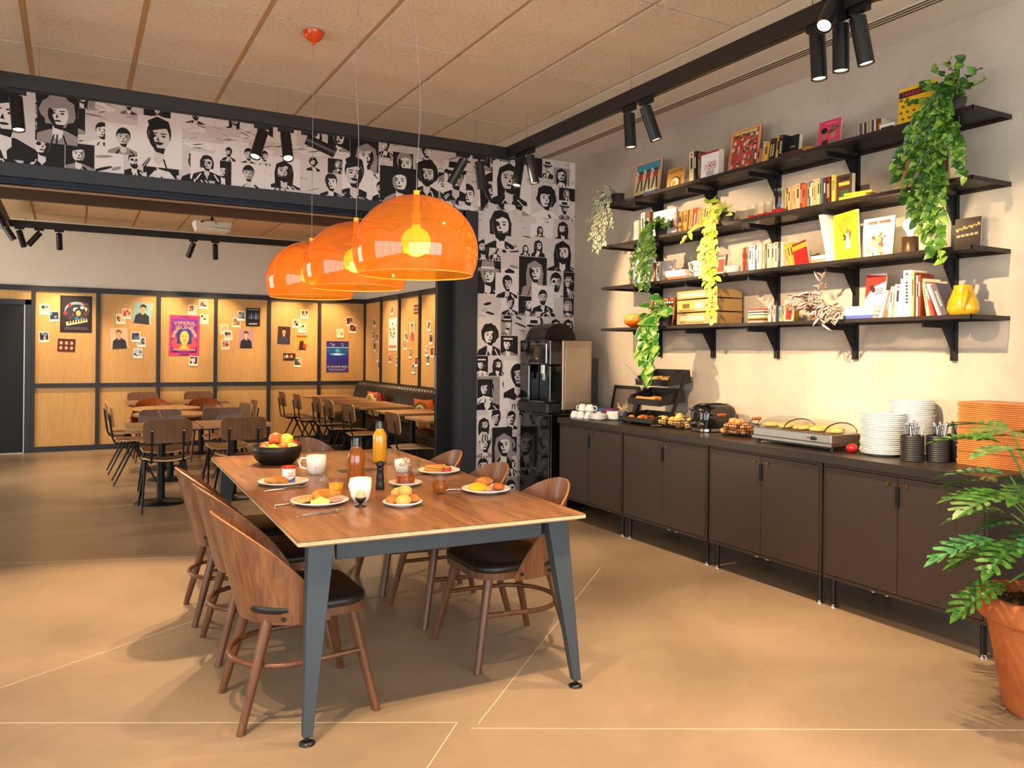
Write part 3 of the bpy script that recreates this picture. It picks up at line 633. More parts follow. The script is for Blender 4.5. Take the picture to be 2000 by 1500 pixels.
# ---------------------------------------------------------------- orange dome pendants
M_ORANGE = glass('orange_acrylic', '#ffa838', 0, .07, .24); M_ORANGE_S = mat('orange_plastic', '#e8551a', .2, trans=.35)
M_BULB = mat('frosted_bulb', '#fff1d8', .5, emit='#ffc860', es=2.2)
def pendant(x, y, label, sway):
    root = thing('pendant_lamp', label, 'pendant lamp', (x, y, 1.765), group='orange dome pendants above the table')
    R0, Hh = .262, .345; prof = []
    for i in range(20):   # rim curls in a little below the widest point
        a = -.42+(PI/2+.42)*i/19; prof.append((max(R0*math.cos(a), .001)**1.0, .108+(Hh-.108)*math.sin(a) if a > 0 else .108+.24*math.sin(a)))
    inn = [(max(r-.004, .0005), z-.002) for r, z in prof]
    m = MB(); m.lathe([p for p in prof], 56); m.f = [f for f in m.f if len(f) == 4]; m.m = m.m[:len(m.f)]; m.sm = m.sm[:len(m.f)]
    sh = m.build('dome_shade', M_ORANGE, root)
    MB().tube([(prof[0][0]*math.cos(2*PI*i/40), prof[0][0]*math.sin(2*PI*i/40), prof[0][1]) for i in range(40)], .003, 6, closed=True).build('shade_rim', mat('orange_rim', '#ff8a3a', .2, emit='#ff7a20', es=.15), sh)
    s = MB(); s.cyl((0, 0, Hh-.10), (0, 0, Hh+.02), .013, n=14); s.cyl((0, 0, Hh-.125), (0, 0, Hh-.075), .019, n=14); s.build('lamp_holder', mat('yellow_holder', '#f0a818', .4, emit='#ffb020', es=.25), root)
    b = MB(); b.lathe([(.016, Hh-.115), (.02, Hh-.135)]+[(.062*math.cos(a), Hh-.195+.062*math.sin(a)) for a in [1.2-(1.2+PI/2)*i/12 for i in range(13)]], 24); b.build('globe_bulb', M_BULB, root)
    z0 = Hh+.02; z1 = 3.365-1.765; pts = []
    for i in range(25):
        q = i/24; pts.append((sway[0]*math.sin(PI*q)*math.sin(q*7)*.5, sway[1]*math.sin(PI*q)*math.sin(q*5+1), z0+(z1-z0)*q))
    MB().tube(pts, .0016, 6).build('cord', mat('clear_cord', '#8f857c', .4), root)
    c = MB(); c.lathe([(.008, z1-.075), (.014, z1-.06), (.04, z1-.045), (.058, z1-.022), (.064, z1)], 24); c.build('ceiling_rose', M_ORANGE_S, root)
    gl_ = bpy.data.lights.new('globe_glow', 'POINT'); gl_.energy = 9; gl_.color = (1, .72, .32); gl_.shadow_soft_size = .06; go = bpy.data.objects.new('globe_glow', gl_); COL.objects.link(go); go.location = (x, y, 1.765+.075)
    return root
pendant(1.262, 3.13, 'large looking orange translucent dome pendant nearest the camera', (.05, .02))
pendant(1.258, 3.93, 'middle orange translucent dome pendant of the row above the table', (.03, .01))
pendant(1.252, 4.77, 'rearmost orange translucent dome pendant above the table', (0, 0))
# ================================================================ far dining room furniture
def make_ply_chair():
    root = thing('ply_chair', '', 'chair', group='plywood and black steel chairs of the far room')
    # curved seat
    m = MB(); N, K = 8, 8; vs = []; fs = []
    for s_, dz in ((0, 0), (1, -.012)):
        for i in range(N+1):
            for k in range(K+1):
                u = -1+2*i/N; v = -1+2*k/K; x = .20*u; w = .20-.03*(u < -.5)-.01*abs(u); y = w*v
                vs.append((x, y, .462+.018*v*v-.012*max(0, u)**2*1.5+.0*u+dz))
    L = (N+1)*(K+1)
    for i in range(N):
        for k in range(K):
            a = i*(K+1)+k; b = a+K+1; fs.append((a, b, b+1, a+1)); fs.append((L+a, L+a+1, L+b+1, L+b))
    m.add(vs, fs, 0, True); e = []
    for i in range(N):
        a = i*(K+1); b = a+K+1; e.append((a, L+a, L+b, b)); a += K; b += K; e.append((a, b, L+b, L+a))
    for k in range(K): e.append((k, k+1, L+k+1, L+k)); a = N*(K+1)+k; e.append((a, L+a, L+a+1, a+1))
    m.add(vs, e, 1); m.build('seat', [M_PLY, M_PLYE], root)
    # curved rounded back board
    b = MB(); pr = rrect(.41, .215, .055, 4); n = len(pr)
    f_ = [(-.225-.018*(1-(y/.205)**2)-.12*(z), y, .725+z) for y, z in pr]; g_ = [(x-.012, y, z) for x, y, z in f_]
    cf = (-.243, 0, .725); cg = (-.255, 0, .725)
    b.add(f_+g_+[cf, cg], [(i, (i+1) % n, 2*n) for i in range(n)]+[(n+(i+1) % n, n+i, 2*n+1) for i in range(n)], 0, True)
    b.add(f_+g_, [((i+1) % n, i, n+i, n+(i+1) % n) for i in range(n)], 1); b.build('backrest', [M_PLY, M_PLYE], root)
    for sy in (-1, 1):
        MB().tube([(.02, sy*.13, .438), (-.17, sy*.13, .438), (-.215, sy*.13, .452), (-.235, sy*.13, .49), (-.262, sy*.13, .70), (-.268, sy*.13, .745)], .009, 8).build('back_upright', M_BLACK, root)
        MB().cyl((-.268, sy*.13, .735), (-.275, sy*.13, .735), .008, n=8).build('bolt', M_STEEL, root)
        MB().tube([(-.02, sy*.165, .44), (-.23, sy*.205, .0)], [.013, .008], 8).build('leg', M_BLACK, root)
        MB().tube([(-.02, sy*.165, .44), (.20, sy*.205, .0)], [.013, .008], 8).build('leg', M_BLACK, root)
    MB().box(-.035, -.005, -.165, .165, .425, .447).build('cross_bar', M_BLACK, root)
    return root
PC = make_ply_chair()
H = PI/2
for i, (x, y, rz, lab) in enumerate((
    (.75, 7.93, H, 'plywood chair seen from behind, left of the two nearest in the far room'), (1.40, 7.93, H, 'plywood chair seen from behind, right of the two nearest in the far room'),
    (.80, 8.72, -H, 'plywood chair facing the camera behind the left square table'), (1.42, 8.78, -H, 'plywood chair facing the camera behind the right square table'),
    (.62, 9.62, .0, 'plywood chair seen side on at the front round table'), (.60, 10.5, .0, 'plywood chair seen side on at the rear round table, partly hidden'),
    (1.56, 9.72, PI+.15, 'plywood chair seen edge on right of the front round table'), (1.75, 10.25, PI, 'plywood chair mostly hidden right of the rear round table'),
    (.90, 12.5, -H, 'plywood chair against the far wall behind the left back table'), (1.66, 12.5, -H, 'plywood chair against the far wall behind the right back table'),
    (3.03, 12.25, 0, 'plywood chair farthest along the bench tables'), (3.07, 11.5, 0, 'second farthest plywood chair along the bench tables'), (3.15, 10.75, 0, 'third farthest plywood chair along the bench tables'),
    (3.10, 10.0, 0, 'third nearest plywood chair along the bench tables'), (3.10, 9.2, .05, 'second nearest plywood chair along the bench tables'), (3.11, 7.72, 0, 'nearest plywood chair of the bench row beside the sliding door'))):
    place(PC, i > 0, (x, y, 0), rz, lab)
def make_lounge():
    root = thing('tub_chair', '', 'chair', group='rounded walnut tub chairs of the far room')
    MB().prism(seat_poly(.50, .46), .40, .45).build('seat', M_LEATHER, root, bev=.01)
    b = MB(); N = 20; vs = []; fs = []
    for i in range(N+1):
        a = -1.25+2.5*i/N; zt = .80-.25*abs(a/1.25)**3
        for z in (.40, .55, .68, zt):
            q = -.10*(z-.4)
            for r in (.255, .243): vs.append((q-r*math.cos(a), (r+.02)*math.sin(a), min(z, zt)))
    for i in range(N):
        o = i*8; p = o+8
        for k in range(3): fs += [(o+2*k, p+2*k, p+2*k+2, o+2*k+2), (o+2*k+1, o+2*k+3, p+2*k+3, p+2*k+1)]
        fs += [(o+6, p+6, p+7, o+7), (o, o+1, p+1, p)]
    fs += [(0, 2, 3, 1), (2, 4, 5, 3), (4, 6, 7, 5), (N*8, N*8+1, N*8+3, N*8+2), (N*8+2, N*8+3, N*8+5, N*8+4), (N*8+4, N*8+5, N*8+7, N*8+6)]
    b.add(vs, fs, 0, True); b.build('back_shell', wood('orange_walnut', '#6a2f12', '#8a4318', '#9c5220', 'z', .4), root)
    for sx in (-1, 1):
        for sy in (-1, 1): MB().cyl((sx*.22, sy*.22, 0), (sx*.16, sy*.17, .41), .014, .02, 10).build('leg', M_WALNUTL, root)
    return root
TC = make_lounge(); place(TC, False, (.93, 11.40, 0), -H, 'rounded walnut tub chair behind the round tables, left one'); place(TC, True, (1.58, 11.33, 0), -H, 'rounded walnut tub chair behind the round tables, right one')
def pedestal(name, label, x, y, round_, w, d, group, h=.74):
    root = thing(name, label, 'table', (x, y, 0), 0, group); th = .028
    m = MB()
    if round_: m.lathe([(w/2-.004, h-th), (w/2, h-th+.004), (w/2, h-.003), (w/2-.004, h)], 36)
    else: m.box(-w/2, w/2, -d/2, d/2, h-th, h)
    m.build('table_top', M_TTOP, root, bev=0 if round_ else .003)
    MB().cyl((0, 0, .012), (0, 0, h-th-.01), .036, n=18).build('column', M_BLACK, root)
    MB().lathe([(.23, 0), (.23, .008), (.05, .016), (.036, .03)], 32).build('base_plate', M_BLACK, root)
    MB().box(-.15, .15, -.15, .15, h-th-.012, h-th).build('top_bracket', M_BLACK, root)
    return root
GQ, GB = 'square tables in the middle of the far room', 'tables along the leather bench'
pedestal('square_table', 'square oak table nearest in the far room, left one', .745, 8.23, False, .63, .62, GQ); pedestal('square_table', 'square oak table nearest in the far room, right one', 1.40, 8.23, False, .65, .62, GQ)
pedestal('square_table', 'square oak table near the far wall, left one', .93, 12.02, False, .63, .62, GQ); pedestal('square_table', 'square oak table near the far wall, right one', 1.60, 11.97, False, .65, .62, GQ)
pedestal('round_table', 'round oak table in front of the other round one', .97, 9.66, True, .78, 0, 'round tables of the far room'); pedestal('round_table', 'round oak table behind the other round one', 1.02, 10.62, True, .78, 0, 'round tables of the far room')
for y, lab in ((12.42, 'farthest oak table along the bench'), (11.62, 'second farthest oak table along the bench'), (10.82, 'third farthest oak table along the bench'), (10.05, 'third nearest oak table along the bench'), (8.95, 'second nearest oak table along the bench'), (7.95, 'nearest oak table along the bench, cut by the sliding door')):
    pedestal('bench_table', lab, 3.58, y, False, .72, .66, GB)
# leather banquette with vertical channels
BQ = thing('banquette', 'black leather banquette with vertical channels along the panelled wall', 'bench', (XFR-.055, 10.1, 0))
MB().box(-.62, -.06, -2.9, 2.72, .30, .46).build('seat_cushion', M_LEATHER, BQ, bev=.03); MB().box(-.57, -.04, -2.9, 2.72, 0, .30).build('plinth', mat('plinth_black', '#100d0b', .6), BQ)
MB().box(-.07, 0, -2.9, 2.72, .3, .90).build('back_board', M_LEATHER, BQ)
ch = None
for i in range(52):
    if ch is None:
        q = MB(); q.tube([(-.20, 0, .47), (-.19, 0, .6), (-.165, 0, .74), (-.13, 0, .86), (-.09, 0, .905), (-.045, 0, .905)], .054, 10); ch = q.mesh('back_channel', mat('channel_leather', '#2b2018', .35))
    o = bpy.data.objects.new('back_channel', ch); COL.objects.link(o); o.parent = BQ; o.location = (0, 2.66-.107*i, 0)
def cushion(x, y, rz, cols, label):
    root = thing('rainbow_cushion', label, 'cushion', (x, y, .462), rz, 'patterned cushions on the bench'); N = 14; vs = []; fs = []
    for s in (1, -1):
        for i in range(N+1):
            for k in range(N+1):
                u, v = -1+2*i/N, -1+2*k/N; d = (1-u**4)*(1-v**4); pin = 1-.07*(1-abs(u*v))*(abs(u) > .99 or abs(v) > .99)
                vs.append((s*(.006+.06*d), .2*u*pin, .2+.2*v*pin))
    L = (N+1)**2
    for i in range(N):
        for k in range(N):
            a = i*(N+1)+k; b = a+N+1; fs += [(a, b, b+1, a+1), (L+a, L+a+1, L+b+1, L+b)]
    root_m = MB().add(vs, fs, 0, True); root_m.build('cushion_body', P(cols[0], .9), root, rot=(0, -.18, 0))
    for j, c in enumerate(cols[1:]):      # nested arches as raised woven bands
        r = .15-.034*j; pts = [(-.2, 0)]
        q = MB()
        for i in range(13):
            a = PI*i/12; yy = r*math.cos(a); zz = .19+r*1.15*math.sin(a); q_ = (1-(yy/.2)**4)*(1-((zz-.2)/.2)**4); pts.append((yy, zz, -(.012+.062*max(q_, 0))))
        path = [(-(.05), r, .05)]+[(x_, y_, z_) for y_, z_, x_ in pts[1:]]+[(-.05, -r, .05)]
        q.tube(path, .016, 6); q.build('arch_band', P(c, .95), root, rot=(0, -.18, 0))
    return root
cushion(4.02, 11.45, .1, ('#c8641e', '#e6d3a0', '#b08a3a', '#f2e2b0'), 'orange cushion with cream arches, left of the pair on the bench'); cushion(4.0, 11.1, -.2, ('#9c3420', '#7a5a20', '#efd9a0'), 'rust red cushion with cream arches, right of the far pair on the bench')
cushion(3.98, 9.42, .25, ('#d8691c', '#8a6a2a', '#e8d090', '#b0853a'), 'orange cushion with a big cream arch near the sliding door'); cushion(4.03, 8.98, -.1, ('#b4341e', '#c8641e', '#7a1420'), 'red cushion partly hidden by the sliding door')
# projector
pr = thing('projector', 'white ceiling projector seen from behind in the far room', 'projector', (1.49, 10.35, 2.96))
m = MB(); m.hexa([(-.20, -.10, -.05), (.20, -.10, -.05), (.18, .16, -.05), (-.18, .16, -.05)], [(-.22, -.14, .06), (.22, -.14, .06), (.22, .18, .06), (-.22, .18, .06)]); m.build('projector_body', mat('projector_white', '#e6dccb', .5), pr, bev=.012)
a = ART()
for x in (-.02, .02, .05, .08, .10, .13, .16): a.rect(x, -.035, x+.012, -.025, '#3a2c20')
a.rect(-.15, .02, -.12, .04, '#20180f'); a.build('socket_panel', pr, (0, -.142, .012), (PI/2, 0, 0))
m = MB(); m.cyl((0, .02, .06), (0, .02, .29), .018, n=10); m.box(-.1, .12, -.05, .09, .06, .075); m.build('ceiling_mount', M_BLACK, pr)
MB().tube([(-.13, -.145, .05), (-.05, -.15, .07), (.0, -.13, .075), (.03, -.145, .02)], .004, 6).build('cable', M_BLACKS, pr)
# ================================================================ buffet counter
def perf_nodes(name, col, pitch, rad, rough=.5, hole='dark', depth_axes=('Y', 'Z'), metal=0):
    """metal sheet with a grid of small punched holes"""
    m = mat(name, col, rough, metal); t = NT(m); tc = t.n('ShaderNodeTexCoord'); sp = t.n('ShaderNodeSeparateXYZ'); t.l(tc.outputs['Object'], sp.inputs[0])
    q = []
    for ax in depth_axes:
        fr = t.math('FRACT', t.math('MULTIPLY', sp.outputs[ax], 1/pitch)); d = t.math('SUBTRACT', fr, .5); q.append(t.math('MULTIPLY', d, d))
    inside = t.math('LESS_THAN', t.math('ADD', q[0], q[1]), (rad/pitch)**2)
    if hole == 'dark': t.l(t.mix(inside, col, '#0a0706'), t.b.inputs['Base Color'])
    else: t.l(t.math('SUBTRACT', 1.0, inside), t.b.inputs['Alpha'])
    return m
M_CAB = mat('cabinet_brown', '#3a2c25', .5, .15); M_DOOR = perf_nodes('perforated_door', '#3c2e27', .0168, .0022, .5)
M_BRASS = mat('aged_brass', '#8a6a3a', .35, 1)
ctop = tag(MB().box(3.80, XR-.002, 2.20, 6.035, .832, .882).build('worktop', mat('counter_black', '#2c2420', .38), bev=.003), 'long dark brown buffet worktop running along the shelf wall', 'worktop')
for k, (y0, y1, lab) in enumerate(((5.09, 6.02, 'dark perforated double door cabinet beside the coffee machine, farthest of four'), (4.125, 5.075, 'second farthest dark double door cabinet under the toaster end of the counter'), (3.175, 4.105, 'dark double door cabinet under the hot plate, third from the coffee machine'), (2.215, 3.160, 'dark perforated double door cabinet nearest the potted plant'))):
    c = thing('buffet_cabinet', lab, 'cabinet', (3.82, (y0+y1)/2, 0), 0, 'buffet cabinets'); w = (y1-y0)/2
    b = MB(); b.box(.02, .58, -w, w, .172, .832); b.box(0, .02, -w, w, .172, .19); b.box(0, .02, -w, w, .815, .832); b.box(0, .02, -w, -w+.016, .19, .815); b.box(0, .02, w-.016, w, .19, .815); b.build('carcass', M_CAB, c)
    for s in (-1, 1):
        a0, a1 = (-w+.019, -.002) if s < 0 else (.002, w-.019)
        d = MB().box(-.002, .017, a0, a1, .194, .811).build('door', M_DOOR, c)
        MB().cyl((-.002, s*.055, .775), (-.010, s*.055, .775), .009, n=12).build('lock', M_BRASS, d)
    MB().box(-.012, -.001, -.011, .011, .66, .765).build('handle', M_BLACK, c)
    for s in (-1, 1):
        for x in (.04, .52):
            f = MB(); f.cyl((x, s*(w-.04), .02), (x, s*(w-.04), .172), .016, n=12); lg = f.build('leg', M_BLACKS, c)
            g = MB(); g.lathe([(.022, 0), (.022, .006), (.012, .012), (.012, .03)], 14, (x, s*(w-.04), 0)); g.build('foot', M_CHROME, lg)
# coffee machine on its black base cabinet
bc = thing('machine_cabinet', 'tall glossy black base cabinet under the coffee machine', 'cabinet', (3.985, 6.36, 0))
MB().box(-.215, .215, -.27, .27, .04, .905).build('cabinet_body', mat('gloss_black', '#0c0b0b', .12, coat=.5), bc, bev=.008)
MB().box(-.232, -.215, -.262, .262, .06, .885).build('cabinet_door', mat('gloss_black', '#0c0b0b', .12, coat=.5), bc, bev=.006); MB().box(-.244, -.232, -.02, .0, .40, .70).build('door_handle', M_BLACKS, bc)
for x in (-.18, .18):
    for y in (-.23, .23): MB().cyl((x, y, 0), (x, y, .04), .018, n=12).build('foot', M_BLACKS, bc)
cm = thing('coffee_machine', 'large black and steel coffee machine with touch screen in the corner', 'coffee machine', (3.985, 6.36, .905))
MB().box(-.10, .225, -.27, .27, .03, .665).build('machine_body', mat('champagne_steel', '#b5a18a', .38, .7), cm, bev=.01)
MB().box(-.07, .19, -.275, -.270, .10, .60).build('side_panel', mat('champagne_panel', '#bda991', .42, .7), cm, bev=.004)
m = MB(); m.box(-.235, -.10, -.272, .272, .44, .67); m.box(-.235, -.10, .10, .272, .1, .44); m.box(-.235, -.10, -.272, -.235, .1, .44); m.box(-.12, -.10, -.24, .1, .1, .44); m.build('front_housing', mat('gloss_black', '#0c0b0b', .12), cm, bev=.012)
s = MB().box(-.243, -.235, -.22, .06, .455, .635).build('screen_bezel', M_CHROME, cm, bev=.003)
a = ART(); a.rect(-.135, -.085, .135, .085, '#241c18'); a.ell(-.03, .01, .05, .06, '#4a3a30'); a.text('Evo', -.02, -.045, .028, '#e8d8c8'); a.build('screen', s, (-.2445, -.08, .545), (PI/2, 0, -PI/2), .15)
m = MB(); m.cyl((-.17, -.07, .36), (-.17, -.07, .44), .035, n=16); m.cyl((-.17, -.085, .30), (-.17, -.085, .37), .008, n=10); m.cyl((-.17, -.055, .30), (-.17, -.055, .37), .008, n=10); m.build('spout', M_STEEL, cm)
MB().box(-.118, -.112, -.23, .09, .11, .43).build('splash_back', mat('steel_back', '#c9cdd2', .25, .6), cm)
m = MB(); m.box(-.26, -.10, -.272, .272, .0, .10); m.build('drip_tray', M_BLACKS, cm, bev=.015); MB().box(-.25, -.12, -.2, .08, .10, .106).build('drip_grille', M_STEEL, cm)
m = MB(); m.prism([(-.12+.17*math.cos(PI*i/16), .0+.16*math.sin(PI*i/16)) for i in range(17)], -.17, .17); m.xf(Matrix.Translation((.06, 0, .665)) @ Matrix.Rotation(PI/2, 4, 'X')); m.build('bean_hopper', mat('smoke_hopper', '#15110f', .25), cm)
sb = thing('switch_box', 'flat grey wall box beside the coffee machine', 'wall box', (XR, 6.27, .98)); MB().box(-.035, 0, -.05, .07, 0, .43).build('box_body', P('#8b8078'), sb, bev=.003); MB().box(-.04, -.035, -.04, .03, .01, .42).build('box_lid', P('#77706b'), sb)
ZT = .882
def plate_prof(r, h=.02): return [(r*.55, 0), (r*.58, .003), (r*.66, .004), (r*.98, h*.8), (r, h), (r*.985, h+.002), (r*.66, .008), (r*.6, .0065), (0, .0065)]
PLM = {}
def plate_mesh(r, n=36):
    if (r, n) not in PLM: PLM[(r, n)] = MB().lathe(plate_prof(r), n).mesh('plate', M_WHITE)
    return PLM[(r, n)]
def plate(name, r, loc, label, group, cat='plate'):
    o = bpy.data.objects.new(name, plate_mesh(r)); COL.objects.link(o); o.location = loc; return tag(o, label, cat, group)
R9 = random.Random(9)
for k in range(21): plate('plate', .123, (4.10+R9.uniform(-.004, .004), 2.985+R9.uniform(-.004, .004), ZT+.0005+.0112*k), 'white dinner plate in the stack behind the cutlery tubs' if k < 20 else 'top white dinner plate of the front stack', 'white plates of the front stack')
for k in range(28): plate('plate', .123, (4.285+R9.uniform(-.004, .004)-(.008 if k > 19 else 0), 2.93+R9.uniform(-.003, .003), ZT+.0005+.0112*k), 'white dinner plate in the taller stack by the wall' if k < 27 else 'top white dinner plate of the tall stack by the wall', 'white plates of the rear stack')
for k in range(5): plate('saucer', .07, (3.95, 5.61, ZT+.0005+.0085*k), 'small white saucer in the low stack beside the cups', 'white saucers beside the cups', 'saucer')
for k in range(7): plate('saucer', .08, (4.09, 5.55, ZT+.0005+.0085*k), 'white side plate in the stack left of the pastry stand', 'white side plates', 'plate')
def cup_mesh(nm, r, h, base=.6):
    m = MB(); m.lathe([(r*base*.9, 0), (r*base, .003), (r*.86, h*.35), (r, h*.75), (r, h), (r*.93, h), (r*.92, h*.75), (r*.78, h*.35), (r*base*.8, .008), (0, .007)], 24); return m.mesh(nm, M_WHITE)
def handle_mesh(nm, r, h, th=.005):
    return MB().tube([(r*.9, 0, h*.82), (r*1.35, 0, h*.88), (r*1.62, 0, h*.65), (r*1.5, 0, h*.35), (r*.85, 0, h*.22)], th, 8).mesh(nm, M_WHITE)
CB = cup_mesh('cup_body', .04, .062); CH = handle_mesh('handle', .04, .062)
for k, (x, y, z, ry, rz, lab) in enumerate(((3.90, 5.90, 0, PI, .3, 'lowest left'), (3.905, 5.815, 0, PI, 1.2, 'front'), (3.93, 5.73, 0, PI, -2.2, 'front right'), (4.0, 5.93, 0, PI, 1.9, 'rear left'), (4.02, 5.84, 0, PI, 2.5, 'rear middle'), (4.05, 5.75, 0, PI, .8, 'rear right'), (3.955, 5.86, .063, PI, 2.0, 'upper left'), (3.975, 5.78, .063, PI, -.6, 'upper right'))):
    c = thing('coffee_cup', 'white upturned coffee cup, %s of the pile beside the coffee machine' % lab, 'cup', (x, y, ZT+.062+z), rz, 'upturned cups on the counter'); c.rotation_euler = (PI, 0, rz)
    for nm, q in (('cup_body', CB), ('handle', CH)): o = bpy.data.objects.new(nm, q); COL.objects.link(o); o.parent = c
tb = thing('tea_box', 'low colourful box of tea sachets behind the saucers', 'box', (4.25, 5.93, ZT), .1)
for i, c in enumerate(('#3f9a5a', '#3c7fb4', '#5aa8d8', '#c04a8c', '#8a4aa0')): MB().box(-.06, .06, .16-.066*i-.06, .16-.066*i, .004, .075).build('sachet_block', P(c), tb)
MB().box(-.066, .066, -.18, .17, 0, .03).build('tray', P('#e8e0d4'), tb)
bf = thing('menu_frame', 'small black framed notice leaning on the wall behind the pastry stand', 'picture frame', (4.33, 5.80, ZT), 0); bf.rotation_euler = (0, .2, 0)
m = MB(); m.box(0, .015, -.18, -.15, 0, .29); m.box(0, .015, .15, .18, 0, .29); m.box(0, .015, -.15, .15, 0, .03); m.box(0, .015, -.15, .15, .26, .29); m.build('frame', M_BLACKS, bf); MB().box(.006, .013, -.15, .15, .03, .26).build('backing', P('#5d5049'), bf)
# three tier pastry stand
M_STAND = mat('stand_black', '#1b1715', .5)
ps = thing('pastry_stand', 'black three tier pastry stand with sloped trays', 'display stand', (4.13, 5.10, ZT))
def tray(parent, x, y, z, w, d, h, tilt=.0):
    m = MB(); t_ = .006
    m.box(-d, d, -w, w, 0, t_); m.box(-d, -d+t_, -w, w, 0, h*.75); m.box(d-t_, d, -w, w, 0, h*1.5)
    for s in (-1, 1): m.hexa([(-d, s*w-t_, 0), (d, s*w-t_, 0), (d, s*w+t_, 0), (-d, s*w+t_, 0)], [(-d+.03, s*w-t_, h), (d, s*w-t_, h*1.5), (d, s*w+t_, h*1.5), (-d+.03, s*w+t_, h)])
    return m.build('tray', M_STAND, parent, (x, y, z), (0, tilt, 0))
tray(ps, -.02, .02, .02, .22, .15, .055); tray(ps, .03, 0, .175, .20, .13, .07, -.12); tray(ps, .08, -.02, .33, .20, .12, .07, -.12)
for s in (-1, 1): MB().obox((.05, s*.225, .19), (.03, .012, .46), (0, .42, 0)).build('support_bar', M_STAND, ps)
def croissant_mesh(L=.055, r=.022, curl=1.5, seed=0):
    R = random.Random(seed); pts = []; rr = []
    for i in range(15):
        q = -1+2*i/14; a = q*curl; pts.append((L*(math.cos(a)-.4), L*math.sin(a)*1.15, r*.75)); rr.append(r*(1-abs(q)**2.2*.72)*(1+.10*math.sin(i*2.6)))
    return MB().tube(pts, rr, 10)
M_CRO = mottled('croissant_crust', '#a8601c', '#d99a45', .5, 30, .2); M_BUN = mottled('bun_crust', '#c98a3c', '#e2b469', .55, 14, .1); M_PAIN = mottled('pastry_orange', '#b5541a', '#d98034', .5, 25, .15)
M_BREAD = mottled('pale_bread', '#d9a544', '#f0d089', .8, 22, .3)
def blob_mesh(nm, r, m, jit=.08, seed=0): return MB().blob((0, 0, r[2]), r, 12, 8, 0, None, jit, seed).mesh(nm, m)
CRM = croissant_mesh().mesh('croissant', M_CRO); BNM = blob_mesh('bread_roll', (.042, .034, .026), M_BUN, .06, 1); PCM = blob_mesh('pastry', (.05, .03, .022), M_PAIN, .16, 2)
def put(nm, me, loc, rz, label, cat, group, tilt=0, sc=1):
    o = bpy.data.objects.new(nm, me); COL.objects.link(o); o.location = loc; o.rotation_euler = (tilt, 0, rz); o.scale = (sc, sc, sc); return tag(o, label, cat, group)
RR = random.Random(21)
for lv, (zz, xo, yo, nm, me_, pos, lb) in enumerate(((ZT+.027, 4.10, 5.12, 'pastry', PCM, [(-.07, .13), (-.06, .03), (-.06, -.08), (.03, .1), (.03, 0), (.03, -.1), (-.02, -.15)], 'bottom'), (ZT+.187, 4.16, 5.10, 'croissant', CRM, [(-.05, .11), (-.05, .0), (-.05, -.11), (.03, .06), (.04, -.06)], 'middle'), (ZT+.342, 4.21, 5.08, 'bread_roll', BNM, [(-.04, .11), (-.05, .02), (-.04, -.08), (.03, .06), (.03, -.03)], 'top'))):
    for (a, b) in pos: put(nm, me_, (xo+a, yo+b, zz), RR.uniform(0, 6), '%s lying on the %s tray of the black pastry stand' % (nm.replace('_', ' '), lb), nm.replace('_', ' '), 'pastries on the %s tray' % lb)
tg = thing('serving_tongs', 'slim steel serving tongs leaning on the top pastry tray', 'tongs', (4.08, 5.24, ZT+.33)); MB().tube([(0, -.02, .02), (-.02, .08, .11), (-.03, .12, .15)], .003, 6).build('tong_arm', M_STEEL, tg); MB().tube([(.012, -.02, .02), (-.008, .08, .12), (-.03, .12, .15)], .003, 6).build('tong_arm', M_STEEL, tg)
pot = thing('cutlery_pot', 'small dark pot with dried flowers under the pastry stand', 'pot', (4.0, 5.33, ZT)); MB().lathe([(.035, 0), (.042, .09), (.038, .09), (.03, .01)], 18).build('pot_body', P('#22303c'), pot)
m = MB()
for i in range(26):
    a = i*2.4; m.tube([(0, 0, .06), (.02*math.cos(a), .02*math.sin(a), .12), (.05*math.cos(a), .05*math.sin(a), .13+.04*math.sin(i))], [.003, .004, .0006], 5)
m.build('dried_flower', P('#d8c090'), pot)
# wire basket helper
def wire_basket(root, wx, wy, h, flare=1.15, nr=4, m=M_BLACK):
    for j in range(nr+1):
        q = j/nr; s = 1+(flare-1)*q; pr = rrect(2*wx*s, 2*wy*s, .04, 4)
        MB().tube([(x, y, .004+h*q) for x, y in pr], .0022 if j < nr else .0032, 5, closed=True).build('wire_ring', m, root)
    w = MB(); pr = rrect(2*wx, 2*wy, .04, 4); pt = rrect(2*wx*flare, 2*wy*flare, .04, 4)
    for i in range(0, len(pr)): w.cyl((*pr[i], .004), (*pt[i], h+.004), .0016, n=5)
    for i in range(1, 10):
        y = wy*(-1+2*i/10); w.cyl((-wx, y, .004), (wx, y, .004), .0016, n=5); w.cyl((-wx, y, .004), (-wx*flare, y*flare, h), .0016, n=5); w.cyl((wx, y, .004), (wx*flare, y*flare, h), .0016, n=5)
    for i in range(1, 8):
        x = wx*(-1+2*i/8); w.cyl((x, -wy, .004), (x*flare, -wy*flare, h), .0016, n=5); w.cyl((x, wy, .004), (x*flare, wy*flare, h), .0016, n=5)
    w.build('wire_grid', m, root)
bb = thing('bread_basket', 'low black wire basket of pale bread pieces left of the toaster', 'basket', (4.12, 4.82, ZT)); wire_basket(bb, .13, .17, .065, 1.12, 3)
BRM = [MB().obox((0, 0, .012), (.05, .04, .024), (.1, .15, .3)).blob((0, 0, .02), (.027, .022, .016), 8, 5, 0, None, .2, i).mesh('bread_piece', M_BREAD) for i in range(2)]
for i in range(34):
    put('bread_piece', BRM[i % 2], (4.12+RR.uniform(-.10, .10), 4.82+RR.uniform(-.14, .14), ZT+.008+.022*(i//10)), RR.uniform(0, 6), 'pale golden bread piece heaped in the low wire basket', 'bread', 'bread pieces in the wire basket', RR.uniform(-.3, .3))
